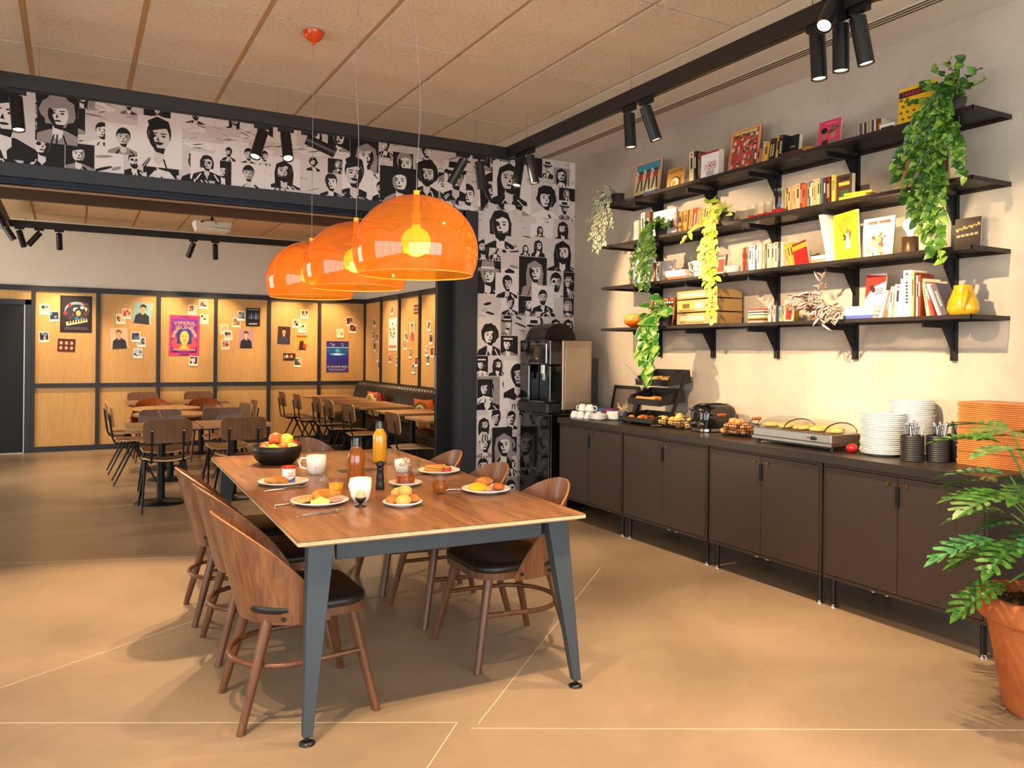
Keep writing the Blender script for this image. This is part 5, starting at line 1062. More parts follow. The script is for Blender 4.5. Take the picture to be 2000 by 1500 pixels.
jg = thing('jug', 'white dotted ceramic jug on the third shelf', 'jug', (4.16, 4.60, ZS['s3'])); MB().lathe([(.035, 0), (.042, .01), (.05, .09), (.062, .125), (.058, .125), (.046, .09), (.036, .01), (0, .008)], 24).build('jug_body', M_WHITE, jg); MB().tube([(-.01, .055, .12), (-.02, .10, .12), (-.02, .085, .07), (-.005, .045, .04)], .007, 8).build('handle', M_WHITE, jg)
dm = MB().blob((0, 0, 0), .005, 6, 5).mesh('dot', P('#6a4a3a'))
for i in range(6): o = bpy.data.objects.new('dot', dm); COL.objects.link(o); o.parent = jg; aa = PI-.5+.5*(i % 3); r_ = .047+.004*(i//3); o.location = (r_*math.cos(aa), r_*math.sin(aa), .045+.04*(i//3))
face_item('photo_frame', 'small white framed photo half behind the lime plant', 'picture', 4.2, 4.49, 4.37, ZS['s3'], .16, art_plain('#e8dcc8', (-.3, .2, .3, .8, '#a8483a')), frame='#8a7a6a')
for i in range(4): plate('side_plate', .06, (4.17, 4.27, ZS['s3']+.012*i), 'white plate in the little stack left of the third shelf books', 'little plates on the third shelf')
face_item('book', 'red book cover with a yellow band leaning on the third shelf row', 'book', 4.165, 3.69, 3.575, ZS['s3'], .165, art_plain('#c01c14', (-.5, .72, .5, .92, '#e0a828'), (-.5, .93, .5, 1, '#7a1c14')), .02, .05).rotation_euler = (-.24, .05, 0)
for i, c in enumerate(('#c88a70', '#f0e0c8')):
    o = thing('book', '%s book lying flat between the red cover and the yellow magazine' % ('pink', 'cream')[i], 'book', (4.12, 3.47, ZS['s3']+.026*i)); MB().box(0, .12, -.055, .055, 0, .002).box(0, .12, -.055, .055, .022, .024).box(0, .002, -.055, .055, .002, .022).build('cover', P(c), o); MB().box(.002, .118, -.053, .053, .002, .022).build('pages', M_PAGES, o)
for i in range(3):
    o = thing('magazine', 'thin white comic album leaning beside the yellow one, %s' % ('leftmost', 'middle', 'rightmost')[i], 'magazine', (4.13, 3.405-.012*i, ZS['s3'])); o.rotation_euler = (-.22, 0, 0); MB().box(0, .22, -.004, .004, 0, .315).build('cover', P('#f2ecdc'), o)
def art_yellow(a, w, h):
    a.rect(-w/2, 0, w/2, h, '#e8c020'); a.ell(w*.05, h*.72, w*.32, h*.2, '#c8941c', 18); a.poly([(-w*.05, h*.25), (w*.02, h*.55), (w*.12, h*.55), (w*.16, h*.25)], '#f0ead8'); a.ell(w*.06, h*.6, w*.07, h*.05, '#c8605a'); a.poly([(w*.12, h*.55), (w*.2, h*.62), (w*.14, h*.36)], '#2a1c10'); a.poly([(0, h*.5), (-w*.12, h*.58), (-w*.14, h*.44), (-w*.04, h*.42)], '#2a1c10')
    [a.ell(-w*(.3-.04*q), h*(.78-.06*q), w*.05, h*.02, '#a8841c', 8, q) for q in range(6)]; a.text('Paris', w*.05, h*.16, h*.11, '#8a6a10', .15)
face_item('comic_album', 'tall yellow comic album shown face on, lettered Paris, on the third shelf', 'book', 4.15, 3.365, 3.19, ZS['s3'], .305, art_yellow, .012, .05).rotation_euler = (-.1, .06, 0)
def art_funky(a, w, h):
    a.rect(-w/2, 0, w/2, h, '#e8dcc0'); [a.rect(w*(-.36+.06*q), h*.86, w*(-.315+.06*q), h*.92, '#a8301c') for q in range(12) if q != 5]; R = random.Random(6)
    for i in range(30): a.ell(R.uniform(-.33, .33)*w, R.uniform(.12, .6)*h, w*R.uniform(.03, .1), h*R.uniform(.02, .06), R.choice(['#c84a38', '#d8b060', '#f4ecd8', '#8aa070', '#e09a80', '#f0e8d8']), 10, R.uniform(0, 3))
face_item('picture_frame', 'cream framed print with a red title line beside the glowing bulb', 'picture', 4.22, 3.225, 3.02, ZS['s3'], .25, art_funky, frame='#efe2c4', fw=.02, tilt=.1)
lp = thing('bulb_lamp', 'small brown cylinder lamp with a bare glowing bulb on the third shelf', 'lamp', (4.17, 2.875, ZS['s3'])); MB().lathe([(.045, 0), (.046, .003), (.046, .095), (.04, .098), (.02, .098)], 26).build('lamp_base', mat('brown_metal', '#5a4028', .35, .4), lp)
MB().lathe([(.014, .098), (.014, .115), (.02, .13), (.036, .155), (.038, .17), (.03, .192), (.014, .203), (.001, .205)], 22).build('bulb', mat('glowing_bulb', '#fff4dc', .4, emit='#ffe2b0', es=18), lp); MB().tube([(.04, -.02, .006), (.02, -.08, .006), (.06, -.14, .006), (.2, -.16, .006)], .0025, 6).build('cord', M_BLACKS, lp)
ll = bpy.data.lights.new('bulb_glow', 'POINT'); ll.energy = 5; ll.color = (1, .75, .42); ll.shadow_soft_size = .04; lo = bpy.data.objects.new('bulb_glow', ll); COL.objects.link(lo); lo.location = (4.17, 2.875, ZS['s3']+.225)
face_item('postcard', 'brown postcard of a round face behind the bulb lamp', 'card', 4.36, 2.94, 2.85, ZS['s3']+.11, .085, (lambda a, w, h: (a.rect(-w/2, 0, w/2, h, '#5a3014'), a.ell(w*.1, h*.5, w*.3, h*.36, '#8a5424'), a.ell(w*.12, h*.55, w*.1, h*.1, '#2a1408'))), .003, .05)
put('white_box', MB().box(0, .08, -.04, .04, 0, .11).mesh('white_box', P('#efe4d0')), (4.29, 2.895, ZS['s3']), 0, 'plain white box under the brown postcard on the third shelf', 'box', None)
face_item('poster_sheet', 'brown paper sheet with gold script at the right of the third shelf', 'paper sheet', 4.36, 2.735, 2.585, ZS['s3'], .195, (lambda a, w, h: (a.rect(-w/2, 0, w/2, h, '#3a2218'), [a.ell(w*(-.4+.09*q), h*(.66+.012*q+.03*(q % 2)), w*.055, h*(.025+.03*(q % 3 == 0)), '#e0b060', 8, .5+.2*(q % 3)) for q in range(10)], [a.rect(w*(-.42+.17*q), h*(.45+.01*q), w*(-.28+.17*q), h*(.52+.01*q), '#d8b888') for q in range(5)])), .004, .06)
# lowest shelf
tp = thing('teapot', 'small yellow and orange glazed teapot at the left of the lowest shelf', 'teapot', (4.16, 5.36, ZS['s4']+.001), 0)
M_TEAP = mat('orange_glaze', '#d8781c', .25, coat=.4); t = NT(M_TEAP); tc = t.n('ShaderNodeTexCoord'); sp = t.n('ShaderNodeSeparateXYZ'); t.l(tc.outputs['Object'], sp.inputs[0]); t.l(t.ramp(t.math('MULTIPLY', sp.outputs['Z'], 9), [(.2, '#c8560c'), (.5, '#d8801c'), (.95, '#d8c860')]), t.b.inputs['Base Color'])
MB().lathe([(.045, 0), (.06, .004), (.10, .03), (.112, .06), (.098, .095), (.085, .108), (.08, .106), (.09, .09), (.1, .06), (.09, .03), (0, .012)], 28).build('pot_body', M_TEAP, tp); MB().tube([(0, -.09, .09), (0, -.14, .10), (0, -.155, .06), (0, -.10, .03)], .009, 8).build('handle', M_TEAP, tp); MB().tube([(0, .10, .05), (0, .14, .08), (0, .155, .11)], [.016, .011, .008], 10).build('spout', M_TEAP, tp)
def art_plates(a, w, h):
    a.rect(-w/2, 0, w/2, h, '#2a1410'); [a.rect(w*(-.4+.1*q), h*.83, w*(-.33+.1*q), h*.9, '#d8c8b8') for q in range(8)]
    for x, y in ((-.22, .5), (.2, .5), (-.2, .22), (.22, .22)): a.ell(x*w, y*h, w*.17, h*.14, '#d8d0b0', 14)
face_item('picture_frame', 'tan wood framed print behind the big leafed trailing plant', 'picture', 4.27, 5.33, 5.02, ZS['s4'], .24, art_plates, frame='#b06a3c', fw=.02)
put('speaker_block', MB().box(0, .1, -.05, .05, 0, .19).mesh('speaker_block', P('#1c1210')), (4.28, 4.93, ZS['s4']), 0, 'small black speaker box left of the stereo stack', 'speaker', None)
M_GOLD = mat('champagne_face', '#c9a468', .35, .5)
for i, (h, lab) in enumerate(((.092, 'bottom'), (.098, 'middle'), (.068, 'top'))):
    zz = (0, .094, .194)[i]; s = thing('stereo_unit', 'champagne hi-fi unit, %s of the stack on the lowest shelf' % lab, 'stereo', (4.12, 4.575, ZS['s4']+zz+.0005), 0, 'champagne stereo units'); MB().box(0, .24, -.215, .225, .008, h).build('case', P('#a8814c', .5), s); MB().box(-.006, 0, -.215, .225, .008, h).build('front_panel', M_GOLD, s)
    for y in (-.18, .19):
        for x in (.03, .2): MB().cyl((x, y, 0), (x, y, .008), .012, n=10).build('foot', M_BLACKS, s)
    a = ART()
    if i == 1: a.rect(-.20, -.02, -.03, .028, '#e0b848'); a.rect(-.16, -.014, -.08, .02, '#6a4a2a'); a.rect(-.02, -.02, .07, .028, '#e8dcb8'); [a.rect(-.2+.03*q, -.036, -.18+.03*q, -.028, '#8a6030') for q in range(6)]; a.rect(.14, .01, .17, .02, '#4a3018'); a.rect(.14, -.02, .17, -.01, '#4a3018'); a.rect(.10, -.005, .11, .02, '#4a3018')
    elif i == 0: a.rect(-.19, -.012, .08, .026, '#ead9a8'); [a.rect(-.19+.03*q, -.034, -.172+.03*q, -.024, '#7a5a30') for q in range(9)]; a.ell(.16, 0, .014, .014, '#8a6838')
    else: a.rect(-.18, -.012, .09, .014, '#efe0b4'); a.rect(.11, -.015, .12, .015, '#5a4020')
    a.build('dial_print', s, (-.0068, 0, h*.52), (PI/2, 0, -PI/2)); MB().cyl((-.006, -.19, h*.5), (-.018, -.19, h*.5), .009, n=12).build('knob', M_GOLD, s)
for i in range(10): put('compact_disc', MB().box(0, .12, -.07, .07, 0, .0095).mesh('compact_disc', P(['#e8dcc8', '#c8602c', '#3a3430', '#d8a828', '#f0e8dc', '#7a8a60', '#e0d0b8', '#40302a', '#efe4d4', '#c83a28'][i])), (4.12+.004*(i % 3), 3.995, ZS['s4']+.0098*i), .03*((i*7) % 3-1), '%s disc case in the flat pile, %s from the bottom' % (cname(['#e8dcc8', '#c8602c', '#3a3430', '#d8a828', '#f0e8dc', '#7a8a60', '#e0d0b8', '#40302a', '#efe4d4', '#c83a28'][i]), ORD[i]), 'disc case', 'flat pile of disc cases')
face_item('magazine', 'red figured magazine standing left of the striped plant', 'magazine', 4.16, 3.78, 3.70, ZS['s4'], .15, art_plain('#d8c8b0', (-.3, .1, .3, .8, '#c8301c'), (-.1, .5, .3, .9, '#e08a60')), .008, .05)
for i, (c, h) in enumerate((('#4a5aa8', .022), ('#f4f0e8', .026), ('#f6f2e8', .026))):
    o = thing('book', '%s book lying flat right of the striped plant, %s of three' % (('blue', 'white', 'ivory')[i], ('bottom', 'middle', 'top')[i]), 'book', (4.11, 3.17-.005*i, ZS['s4']+(0, .0225, .049)[i])); MB().box(0, .14, -.10, .10, 0, .002).box(0, .14, -.10, .10, h-.002, h).box(0, .002, -.10, .10, .002, h-.002).build('cover', P(c), o); MB().box(.002, .138, -.098, .098, .002, h-.002).build('pages', M_PAGES, o)
def art_redwhite(a, w, h):
    a.rect(-w/2, 0, w/2, h, '#f2ece0'); a.poly([(-w/2, h*.45), (-w*.1, h*.72), (w/2, h*.82), (w/2, h*.95), (-w/2, h)], '#a8241c'); a.ell(-w*.15, h*.68, w*.12, h*.1, '#3a1410', 12, .6)
    for i in range(3): a.rect(0, h*(.66-.05*i), w*.4, h*(.68-.05*i), '#4a3a34')
    a.poly([(-w*.2, h*.1), (-w*.15, h*.3), (-w*.1, h*.28), (-w*.14, h*.1)], '#5a5048')
face_item('magazine', 'white and red magazine cover leaning above the flat books', 'magazine', 4.26, 3.245, 3.11, ZS['s4']+.001, .28, art_redwhite, .01, .12)
put('yellow_block', MB().box(0, .12, -.05, .05, 0, .075).mesh('yellow_block', P('#d89a30')), (4.2, 3.09, ZS['s4']), .2, 'ochre box behind the flat books on the lowest shelf', 'box', None)
vs_ = thing('vase', 'yellow ochre glazed pear shaped vase at the right shelf end', 'vase', (4.19, 2.575, ZS['s4'])); M_VASE = mottled('ochre_glaze', '#c88a10', '#e0b028', .2, 9, .02); MB().lathe([(.05, 0), (.068, .006), (.078, .035), (.072, .075), (.056, .115), (.045, .15), (.047, .162), (.042, .162), (.04, .15), (.05, .11), (.06, .06), (0, .01)], 30, sy=1.0).build('vase_body', M_VASE, vs_)
MB().tube([(-.03, -.03, .15), (-.055, -.055, .13), (-.075, -.05, .06), (-.062, -.04, .03)], .009, 8).build('handle', M_VASE, vs_)
# ================================================================ plants
def leaf_mat(name, c1, c2, rough=.4, scale=40):
    m = mat(name, c1, rough, spec=.4); t = NT(m); v = t.coord(); a = t.noise(v, scale, 3, .6)
    t.l(t.ramp(a, [(.4, c1), (.62, c2)]), t.b.inputs['Base Color']); t.b.inputs['Subsurface Weight'].default_value = 0; return m
def leaf_mesh(name, outline, mats, fold=.25, curl=.35, edge=0):
    """outline: right half as (x, y) from base to tip; two sides folded on the midrib, optional pale margin"""
    m = MB(); n = len(outline); L = outline[-1][1]
    def P3(x, y): return (x, y, fold*abs(x)-curl*(y/L)**2*L*.5)
    for s in (1, -1):
        mid = [P3(0, y) for x, y in outline]; inn = [P3(s*x*(1-edge), y) for x, y in outline]; out = [P3(s*x, y) for x, y in outline]
        for i in range(n-1):
            q = [mid[i], inn[i], inn[i+1], mid[i+1]]; m.add(q if s > 0 else q[::-1], [(0, 1, 2, 3)], 0, True)
            if edge:
                q = [inn[i], out[i], out[i+1], inn[i+1]]; m.add(q if s > 0 else q[::-1], [(0, 1, 2, 3)], 1, True)
    return m.mesh(name, mats)
HEART = [(0, 0), (.32, -.12), (.46, .1), (.42, .38), (.26, .68), (.08, .92), (0, 1)]
OVAL = [(0, 0), (.2, .15), (.27, .4), (.22, .7), (.08, .93), (0, 1)]
IVY = [(0, 0), (.3, -.1), (.52, .12), (.34, .3), (.4, .5), (.16, .62), (.1, .85), (0, 1)]
LANCE = [(0, 0), (.1, .12), (.17, .38), (.13, .7), (.04, .94), (0, 1)]
def put_leaf(me, parent, pos, dirv, up, size):
    d = Vector(dirv).normalized(); u = Vector(up); u = (u-d*u.dot(d)); u = u.normalized() if u.length > 1e-4 else d.orthogonal().normalized(); x = d.cross(u)
    o = bpy.data.objects.new('leaf', me); COL.objects.link(o); o.parent = parent
    o.matrix_local = Matrix(((x.x*size, d.x*size, u.x*size, pos[0]), (x.y*size, d.y*size, u.y*size, pos[1]), (x.z*size, d.z*size, u.z*size, pos[2]), (0, 0, 0, 1))); return o
M_STEM = mat('vine_stem', '#8a6a34', .6); M_SOIL = mottled('soil', '#2a1a10', '#4a3422', .95, 60, .6)
def vine(label, base, z, stems, meshes, size, step, seed, pot_col='#3a3430', stem_m=None, pot_r=.06, pot_h=.09, rnd=.5, face=(-1, -.35, .35), name='trailing_plant'):
    R = random.Random(seed); root = thing(name, label, 'plant', (base[0], base[1], z), 0)
    MB().lathe([(pot_r*.75, 0), (pot_r, pot_h), (pot_r*.92, pot_h), (pot_r*.7, .01), (0, .01)], 18).build('pot', P(pot_col), root); MB().lathe([(pot_r*.9, pot_h*.9), (0, pot_h*.93)], 14).build('soil', M_SOIL, root)
    for pts in stems:
        pts = [Vector(p)-Vector((base[0], base[1], z)) for p in pts]; fine = []
        for i in range(len(pts)-1):
            for q in range(6): fine.append(pts[i].lerp(pts[i+1], q/6)+Vector((R.uniform(-1, 1), R.uniform(-1, 1), 0))*.004)
        fine.append(pts[-1]); MB().tube(fine, .0018, 5).build('stem', stem_m or M_STEM, root)
        acc = 0; side = 1
        for i in range(len(fine)-1):
            acc += (fine[i+1]-fine[i]).length
            while acc > step:
                acc -= step; side = -side; t = (fine[i+1]-fine[i]).normalized(); sv = Vector((0, 1, 0))*side
                d = t*.55+sv*R.uniform(.3, 1.0)+Vector((-R.uniform(.1, .8), 0, R.uniform(-.5, .15))); u = Vector(face)+Vector((R.uniform(-1, 1), R.uniform(-1, 1), R.uniform(-1, 1)))*rnd
                put_leaf(R.choice(meshes), root, fine[i]+Vector((-.004, 0, 0)), d, u, size*R.uniform(.65, 1.2))
    return root
def hang(y0, z0, y1, z1, xo=4.03, arch=.05, x1=None, n=5):
    """stem that leaves the pot, arches over the shelf front and hangs"""
    x1 = xo-.02 if x1 is None else x1; pts = [(4.16, y0, z0+.07), (4.10, y0+(y1-y0)*.15, z0+.07+arch), (xo, y0+(y1-y0)*.35, z0+.03)]
    for i in range(1, n+1): q = i/n; pts.append((xo+(x1-xo)*q, y0+(y1-y0)*(.35+.65*q)+.012*math.sin(q*9), z0+.03+(z1-z0-.03)*q))
    return pts
def up(y0, z0, dy, dz, dx=-.1): return [(4.16, y0, z0+.07), (4.16+dx*.4, y0+dy*.4, z0+.07+dz*.75), (4.16+dx, y0+dy, z0+.07+dz)]
# variegated plant at the left end of the shelves
M_VG = leaf_mat('grey_green_leaf', '#5a6a44', '#7d8a62'); M_VW = mat('cream_margin', '#dcdcb8', .5)
LV = [leaf_mesh('leaf', OVAL, [M_VG, M_VW], .25, .3, .35), leaf_mesh('leaf', OVAL, [M_VG, M_VW], .15, .5, .55)]
z = ZS['s1']
vine('pale variegated trailing plant hanging from the left end of the top shelf', (4.17, 5.66, z), z, [hang(5.66, z, 5.80, 2.50, 4.05), hang(5.66, z, 5.78, 2.36), hang(5.67, z, 5.70, 2.33), hang(5.66, z, 5.62, 2.40), hang(5.66, z, 5.88, 2.62), hang(5.66, z, 5.50, 2.52), hang(5.66, z, 5.84, 2.45)]+[up(5.68, z, d, h) for d, h in ((.12, .05), (.05, .12), (-.04, .06), (.16, .0))], LV, .048, .022, 1)
# dark ivy
M_IV = leaf_mat('ivy_leaf', '#24401a', '#3f6a24'); LI = [leaf_mesh('leaf', IVY, [M_IV, M_VW], .2, .3, .0), leaf_mesh('leaf', IVY, [leaf_mat('ivy_leaf_light', '#3c6424', '#6a8c34')], .3, .2)]
z = ZS['s2']
vine('dark green ivy hanging from the second shelf over the third', (4.17, 5.06, z), z, [hang(5.06, z, y, zz) for y, zz in ((5.24, 2.10), (5.17, 2.02), (5.10, 1.98), (5.03, 1.96), (4.97, 2.05), (5.2, 2.2), (5.05, 2.12), (4.93, 2.2))]+[up(5.06, z, d, h) for d, h in ((-.18, .06), (-.1, .08), (.1, .06), (-.24, .0))], LI, .055, .03, 2)
# lime plant
M_LM = leaf_mat('lime_leaf', '#8fae24', '#c8d24a'); LL = [leaf_mesh('leaf', OVAL, [M_LM], .2, .4), leaf_mesh('leaf', OVAL, [leaf_mat('lime_leaf_pale', '#b8c84a', '#e0e08a')], .25, .3)]
vine('bright lime green trailing plant hanging from the second shelf to the lowest', (4.17, 4.33, z), z, [hang(4.33, z, y, zz) for y, zz in ((4.40, 2.02), (4.36, 1.95), (4.32, 1.90), (4.28, 1.98), (4.25, 2.06), (4.42, 2.15))]+[hang(4.33, z, 4.25, 1.70, 4.02, .04, 4.0, 9), hang(4.33, z, 4.30, 1.76, 4.02, .04, 4.0, 9), [(4.16, 4.33, z+.07), (4.06, 4.42, z+.05), (4.0, 4.56, z-.06), (3.99, 4.60, z-.12)]]+[up(4.33, z, d, h) for d, h in ((-.1, .08), (.08, .1), (-.16, .04), (0, .12))], LL, .066, .034, 3, stem_m=mat('lime_stem', '#b8a850', .5))
# big heart leafed plant on the lowest shelf
M_PH = leaf_mat('philodendron_leaf', '#1f5a1e', '#3f8a2a', .3, 18); LP = [leaf_mesh('leaf', HEART, [M_PH, mat('yellow_green_margin', '#9ab04a', .4)], .18, .35, .18), leaf_mesh('leaf', HEART, [leaf_mat('philodendron_light', '#5a8a30', '#a8b858', .35, 18), M_PH], .2, .3, .3)]
z = ZS['s4']
vine('glossy heart leafed plant hanging from the lowest shelf over the counter', (4.15, 4.98, z), z, [hang(4.98, z, y, zz, 4.0) for y, zz in ((5.02, 1.36), (4.96, 1.24), (4.92, 1.32), (5.08, 1.48), (4.86, 1.46), (4.98, 1.28))]+[up(4.98, z, d, h, -.14) for d, h in ((-.12, .12), (.08, .1), (-.02, .18), (-.2, .04), (.14, .02))], LP, .095, .05, 4, rnd=.35)
# striped purple plant
M_TR = leaf_mat('tradescantia_leaf', '#4a1f30', '#7a4a4a'); M_TW = mat('silver_stripe', '#d8cbb4', .45); LT = [leaf_mesh('leaf', LANCE, [M_TW, M_TR], .3, .5, .45), leaf_mesh('leaf', LANCE, [M_TR, M_TW], .3, .5, .4)]
vine('purple and silver striped plant on the lowest shelf', (4.16, 3.50, z), z, [up(3.50, z, d, h, dx) for d, h, dx in ((.16, .10, -.08), (.22, .04, -.06), (.08, .10, -.1), (0, .12, -.1), (-.08, .24, -.04), (-.1, .16, -.05), (-.14, .06, -.12), (.04, .06, -.15), (-.04, .04, -.16), (.12, .02, -.14))]+[[(4.16, 3.5, z+.06), (4.08, 3.40, z+.08), (4.04, 3.32, z+.03), (4.02, 3.27, z-.02)], [(4.16, 3.5, z+.06), (4.08, 3.38, z+.1), (4.04, 3.28, z+.07), (4.03, 3.2, z+.02)], [(4.16, 3.5, z+.06), (4.06, 3.42, z+.06), (4.03, 3.36, z-.01), (4.02, 3.34, z-.04)], [(4.16, 3.5, z+.06), (4.07, 3.36, z+.08), (4.05, 3.24, z+.05)]], LT, .062, .02, 5, '#7a5a48', mat('tan_stem', '#b88a5a', .5), rnd=.8)
# large ivy at the right end of the top shelf
M_EV = leaf_mat('pothos_leaf', '#1f3d14', '#3a6420', .3); LE = [leaf_mesh('leaf', HEART, [M_EV], .25, .35), leaf_mesh('leaf', HEART, [leaf_mat('pothos_leaf_mid', '#34601c', '#5d8a2c', .3)], .2, .4), leaf_mesh('leaf', HEART, [leaf_mat('pothos_leaf_light', '#5a8a2a', '#9ab848', .35), M_EV], .2, .35, .2)]
z = ZS['s1']; st = []
for y, zz in ((2.83, 2.42), (2.79, 2.30), (2.75, 2.22), (2.72, 2.16), (2.69, 2.10), (2.66, 2.05), (2.63, 2.10), (2.60, 2.20), (2.56, 2.45), (2.52, 2.55), (2.48, 2.42), (2.44, 2.36), (2.86, 2.5), (2.74, 2.5), (2.66, 2.4), (2.58, 2.62)): st.append(hang(2.62, z, y, zz, 4.02))
st += [hang(2.62, z, 2.62, 1.97, 4.01, .05, 4.0, 9), hang(2.62, z, 2.56, 1.93, 4.01, .05, 4.0, 9)]
st += [up(2.62, z, d, h, dx) for d, h, dx in ((.16, .14, -.05), (.08, .20, -.05), (0, .22, -.04), (-.1, .2, -.06), (-.18, .12, -.06), (.22, .04, -.1), (-.22, .05, -.08), (.1, .1, -.12), (-.08, .1, -.14))]
vine('large dark green ivy spilling from the right end of the top shelf', (4.17, 2.62, z), z, st, LE, .046, .021, 6, stem_m=mat('brown_stem', '#7a4a24', .6), rnd=.45)
# potted philodendron on the floor
def lobed(name, m, seed, nl=6):
    R = random.Random(seed); q = MB(); L = 1.0
    def P3(x, y): return (x, y, .22*abs(x)-.28*y*y)
    for s in (1, -1):
        for i in range(nl):
            t0 = .08+.80*i/nl; t1 = .08+.80*(i+1)/nl; w = .36*math.sin(PI*(.25+.60*(i+.5)/nl))*R.uniform(.85, 1.1); up_ = .16
            a = [P3(0, t0), P3(s*w*.22, t0+.03), P3(s*w*.72, t0+up_*.8), P3(s*w, t0+up_*1.35), P3(s*w*.78, t0+up_*1.35+.02), P3(s*w*.26, t1-.005), P3(0, t1)]
            q.add(a if s > 0 else a[::-1], [tuple(range(7))], 0, True)
        a = [P3(0, .88), P3(s*.10, .92), P3(s*.07, 1.02), P3(0, 1.10)]; q.add(a if s > 0 else a[::-1], [(0, 1, 2, 3)], 0, True)
    return q.mesh(name, m)
PP = thing('potted_philodendron', 'big lobed philodendron in a terracotta pot at the right edge of the floor', 'potted plant', (3.52, 1.775, 0))
M_TC = mottled('terracotta', '#a8562a', '#c8743c', .7, 5, .05)
MB().lathe([(.165, 0), (.175, .01), (.235, .36), (.238, .375), (.262, .378), (.272, .39), (.272, .465), (.266, .472), (.236, .472), (.232, .45), (.22, .40)], 48).build('pot', M_TC, PP); MB().lathe([(.226, .425), (.12, .432), (0, .435)], 30).build('soil', M_SOIL, PP)
RS = random.Random(12); sg = MB()
for i in range(220): a = RS.uniform(0, 2*PI); r = .22*math.sqrt(RS.random()); sg.blob((r*math.cos(a), r*math.sin(a), .432), RS.uniform(.004, .009), 6, 4, 0, None, .3, i)
tag(sg.build('soil_crumbs', mat('soil_crumb', '#5a4028', .95), PP), None, None, None, 'stuff')
M_XL = leaf_mat('xanadu_leaf', '#2c5a1c', '#4f7f2c', .32, 8); M_XL2 = leaf_mat('xanadu_leaf_daylit', '#2a6a3a', '#5a9a58', .3, 8); M_PET = mat('petiole', '#5a7a30', .4)  # second leaf colour has the bluish daylight tint painted in
XLM = [lobed('leaf', M_XL, 1), lobed('leaf', M_XL, 2, 7), lobed('leaf', M_XL2, 3, 6)]
for i in range(46):
    a = i*2.399+.4; lev = i/46; rr = .10+.16*RS.random()*(1-.3*lev); zt = .56+.62*lev+RS.uniform(-.05, .05)
    b = Vector((.08*math.cos(a), .08*math.sin(a), .44)); tip = Vector((rr*math.cos(a), rr*math.sin(a), zt)); mid = b.lerp(tip, .55)+Vector((-.05*math.cos(a), -.05*math.sin(a), .10))
    pts = [b, b.lerp(mid, .5)+Vector((0, 0, .03)), mid, tip]; MB().tube(pts, [.007, .006, .0055, .004], 6).build('petiole', M_PET, PP)
    d = Vector((math.cos(a), math.sin(a), -.25+.55*lev)); put_leaf(XLM[i % 3], PP, tip, d, Vector((-.25*math.cos(a), -.25*math.sin(a), 1)), RS.uniform(.22, .30))
# ================================================================ breakfast on the table
TZ = .7502
GP = 'white breakfast plates on the table'
def liquid(name, col, rough=.05):
    return glass(name, col, 0, .03)
M_OJ = mat('orange_juice', '#f2a80a', .25, coat=.4); M_AJ = glass('apple_juice', '#e6a234', 0, .03, .35); M_HONEY = glass('honey', '#d8780c', 0, .03, .5)
fb = thing('fruit_bowl', 'matt black bowl heaped with apples at the far end of the table', 'bowl', (1.115, 5.02, TZ)); MB().lathe([(.085, 0), (.10, .004), (.135, .04), (.148, .085), (.15, .118), (.144, .118), (.138, .08), (.12, .035), (0, .012)], 40).build('bowl_body', mat('matt_black', '#0f0d0c', .45), fb)
def apple_mat(n, c1, c2): return mottled(n, c1, c2, .25, 9, .01, 3)
AM = {'red': apple_mat('apple_red', '#a8121c', '#c82a30'), 'blush': apple_mat('apple_blush', '#c8401c', '#e08a3c'), 'yellow': apple_mat('apple_yellow', '#c8b81c', '#e0d048'), 'orange': apple_mat('apple_orange', '#d0681c', '#d8501c')}
ap = [(.003, .012), (.015, .004), (.03, .002), (.038, .014), (.0405, .034), (.036, .056), (.022, .066), (.01, .063), (.002, .056)]
APM = {k: MB().lathe(ap, 20).mesh('apple_flesh', m) for k, m in AM.items()}; STM = MB().tube([(0, 0, .056), (.002, 0, .066), (.005, .001, .075)], .0014, 5).mesh('stem', mat('fruit_stem', '#4a3018', .7))
for i, (x, y, zz, k, rx, lab) in enumerate(((-.085, -.03, .06, 'orange', .3, 'orange red apple at the left rim of the black bowl'), (-.05, -.075, .062, 'yellow', .5, 'yellow apple at the front left of the black bowl'), (.015, -.08, .062, 'blush', .4, 'blushed apple at the front of the black bowl'), (.075, -.06, .06, 'yellow', -.4, 'yellow green apple between the blushed and red ones'), (.105, -.005, .065, 'red', .2, 'deep red apple at the right rim of the black bowl'), (.06, .06, .062, 'yellow', .3, 'yellow apple at the back of the black bowl'), (-.05, .06, .06, 'blush', -.3, 'blushed apple hidden at the back of the black bowl'), (0, 0, .045, 'orange', 0, 'orange apple buried in the middle of the black bowl'), (-.012, -.012, .122, 'blush', .5, 'large blushed apple crowning the heap'), (.055, .0, .112, 'yellow', -.3, 'yellow apple near the top right of the heap'))):
    o = thing('apple', lab, 'apple', (1.115+x, 5.02+y, TZ+zz), i*1.1, 'apples in the black bowl'); o.rotation_euler = (rx, .2, i*1.1); o.scale = (1.08, 1.08, 1.05)
    for nm, me_ in (('apple_flesh', APM[k]), ('stem', STM)): c = bpy.data.objects.new(nm, me_); COL.objects.link(c); c.parent = o
plate('dinner_plate', .13, (.975, 4.235, TZ), 'white plate carrying the red lidded yoghurt pot', GP); plate('dinner_plate', .132, (1.0, 3.625, TZ), 'white plate of croissant, toast and scrambled egg', GP)
plate('dinner_plate', .125, (1.83, 3.57, TZ), 'white plate of yellow omelette and seeded roll on the right', GP); plate('dinner_plate', .125, (1.87, 4.255, TZ), 'white plate of pancakes and fruit', GP)
plate('side_plate', .09, (1.325, 3.42, TZ), 'small white plate of mixed pastries nearest the table front', GP); plate('side_plate', .088, (1.535, 3.925, TZ), 'small white plate under the honey pot', GP)
PZ = TZ+.0065
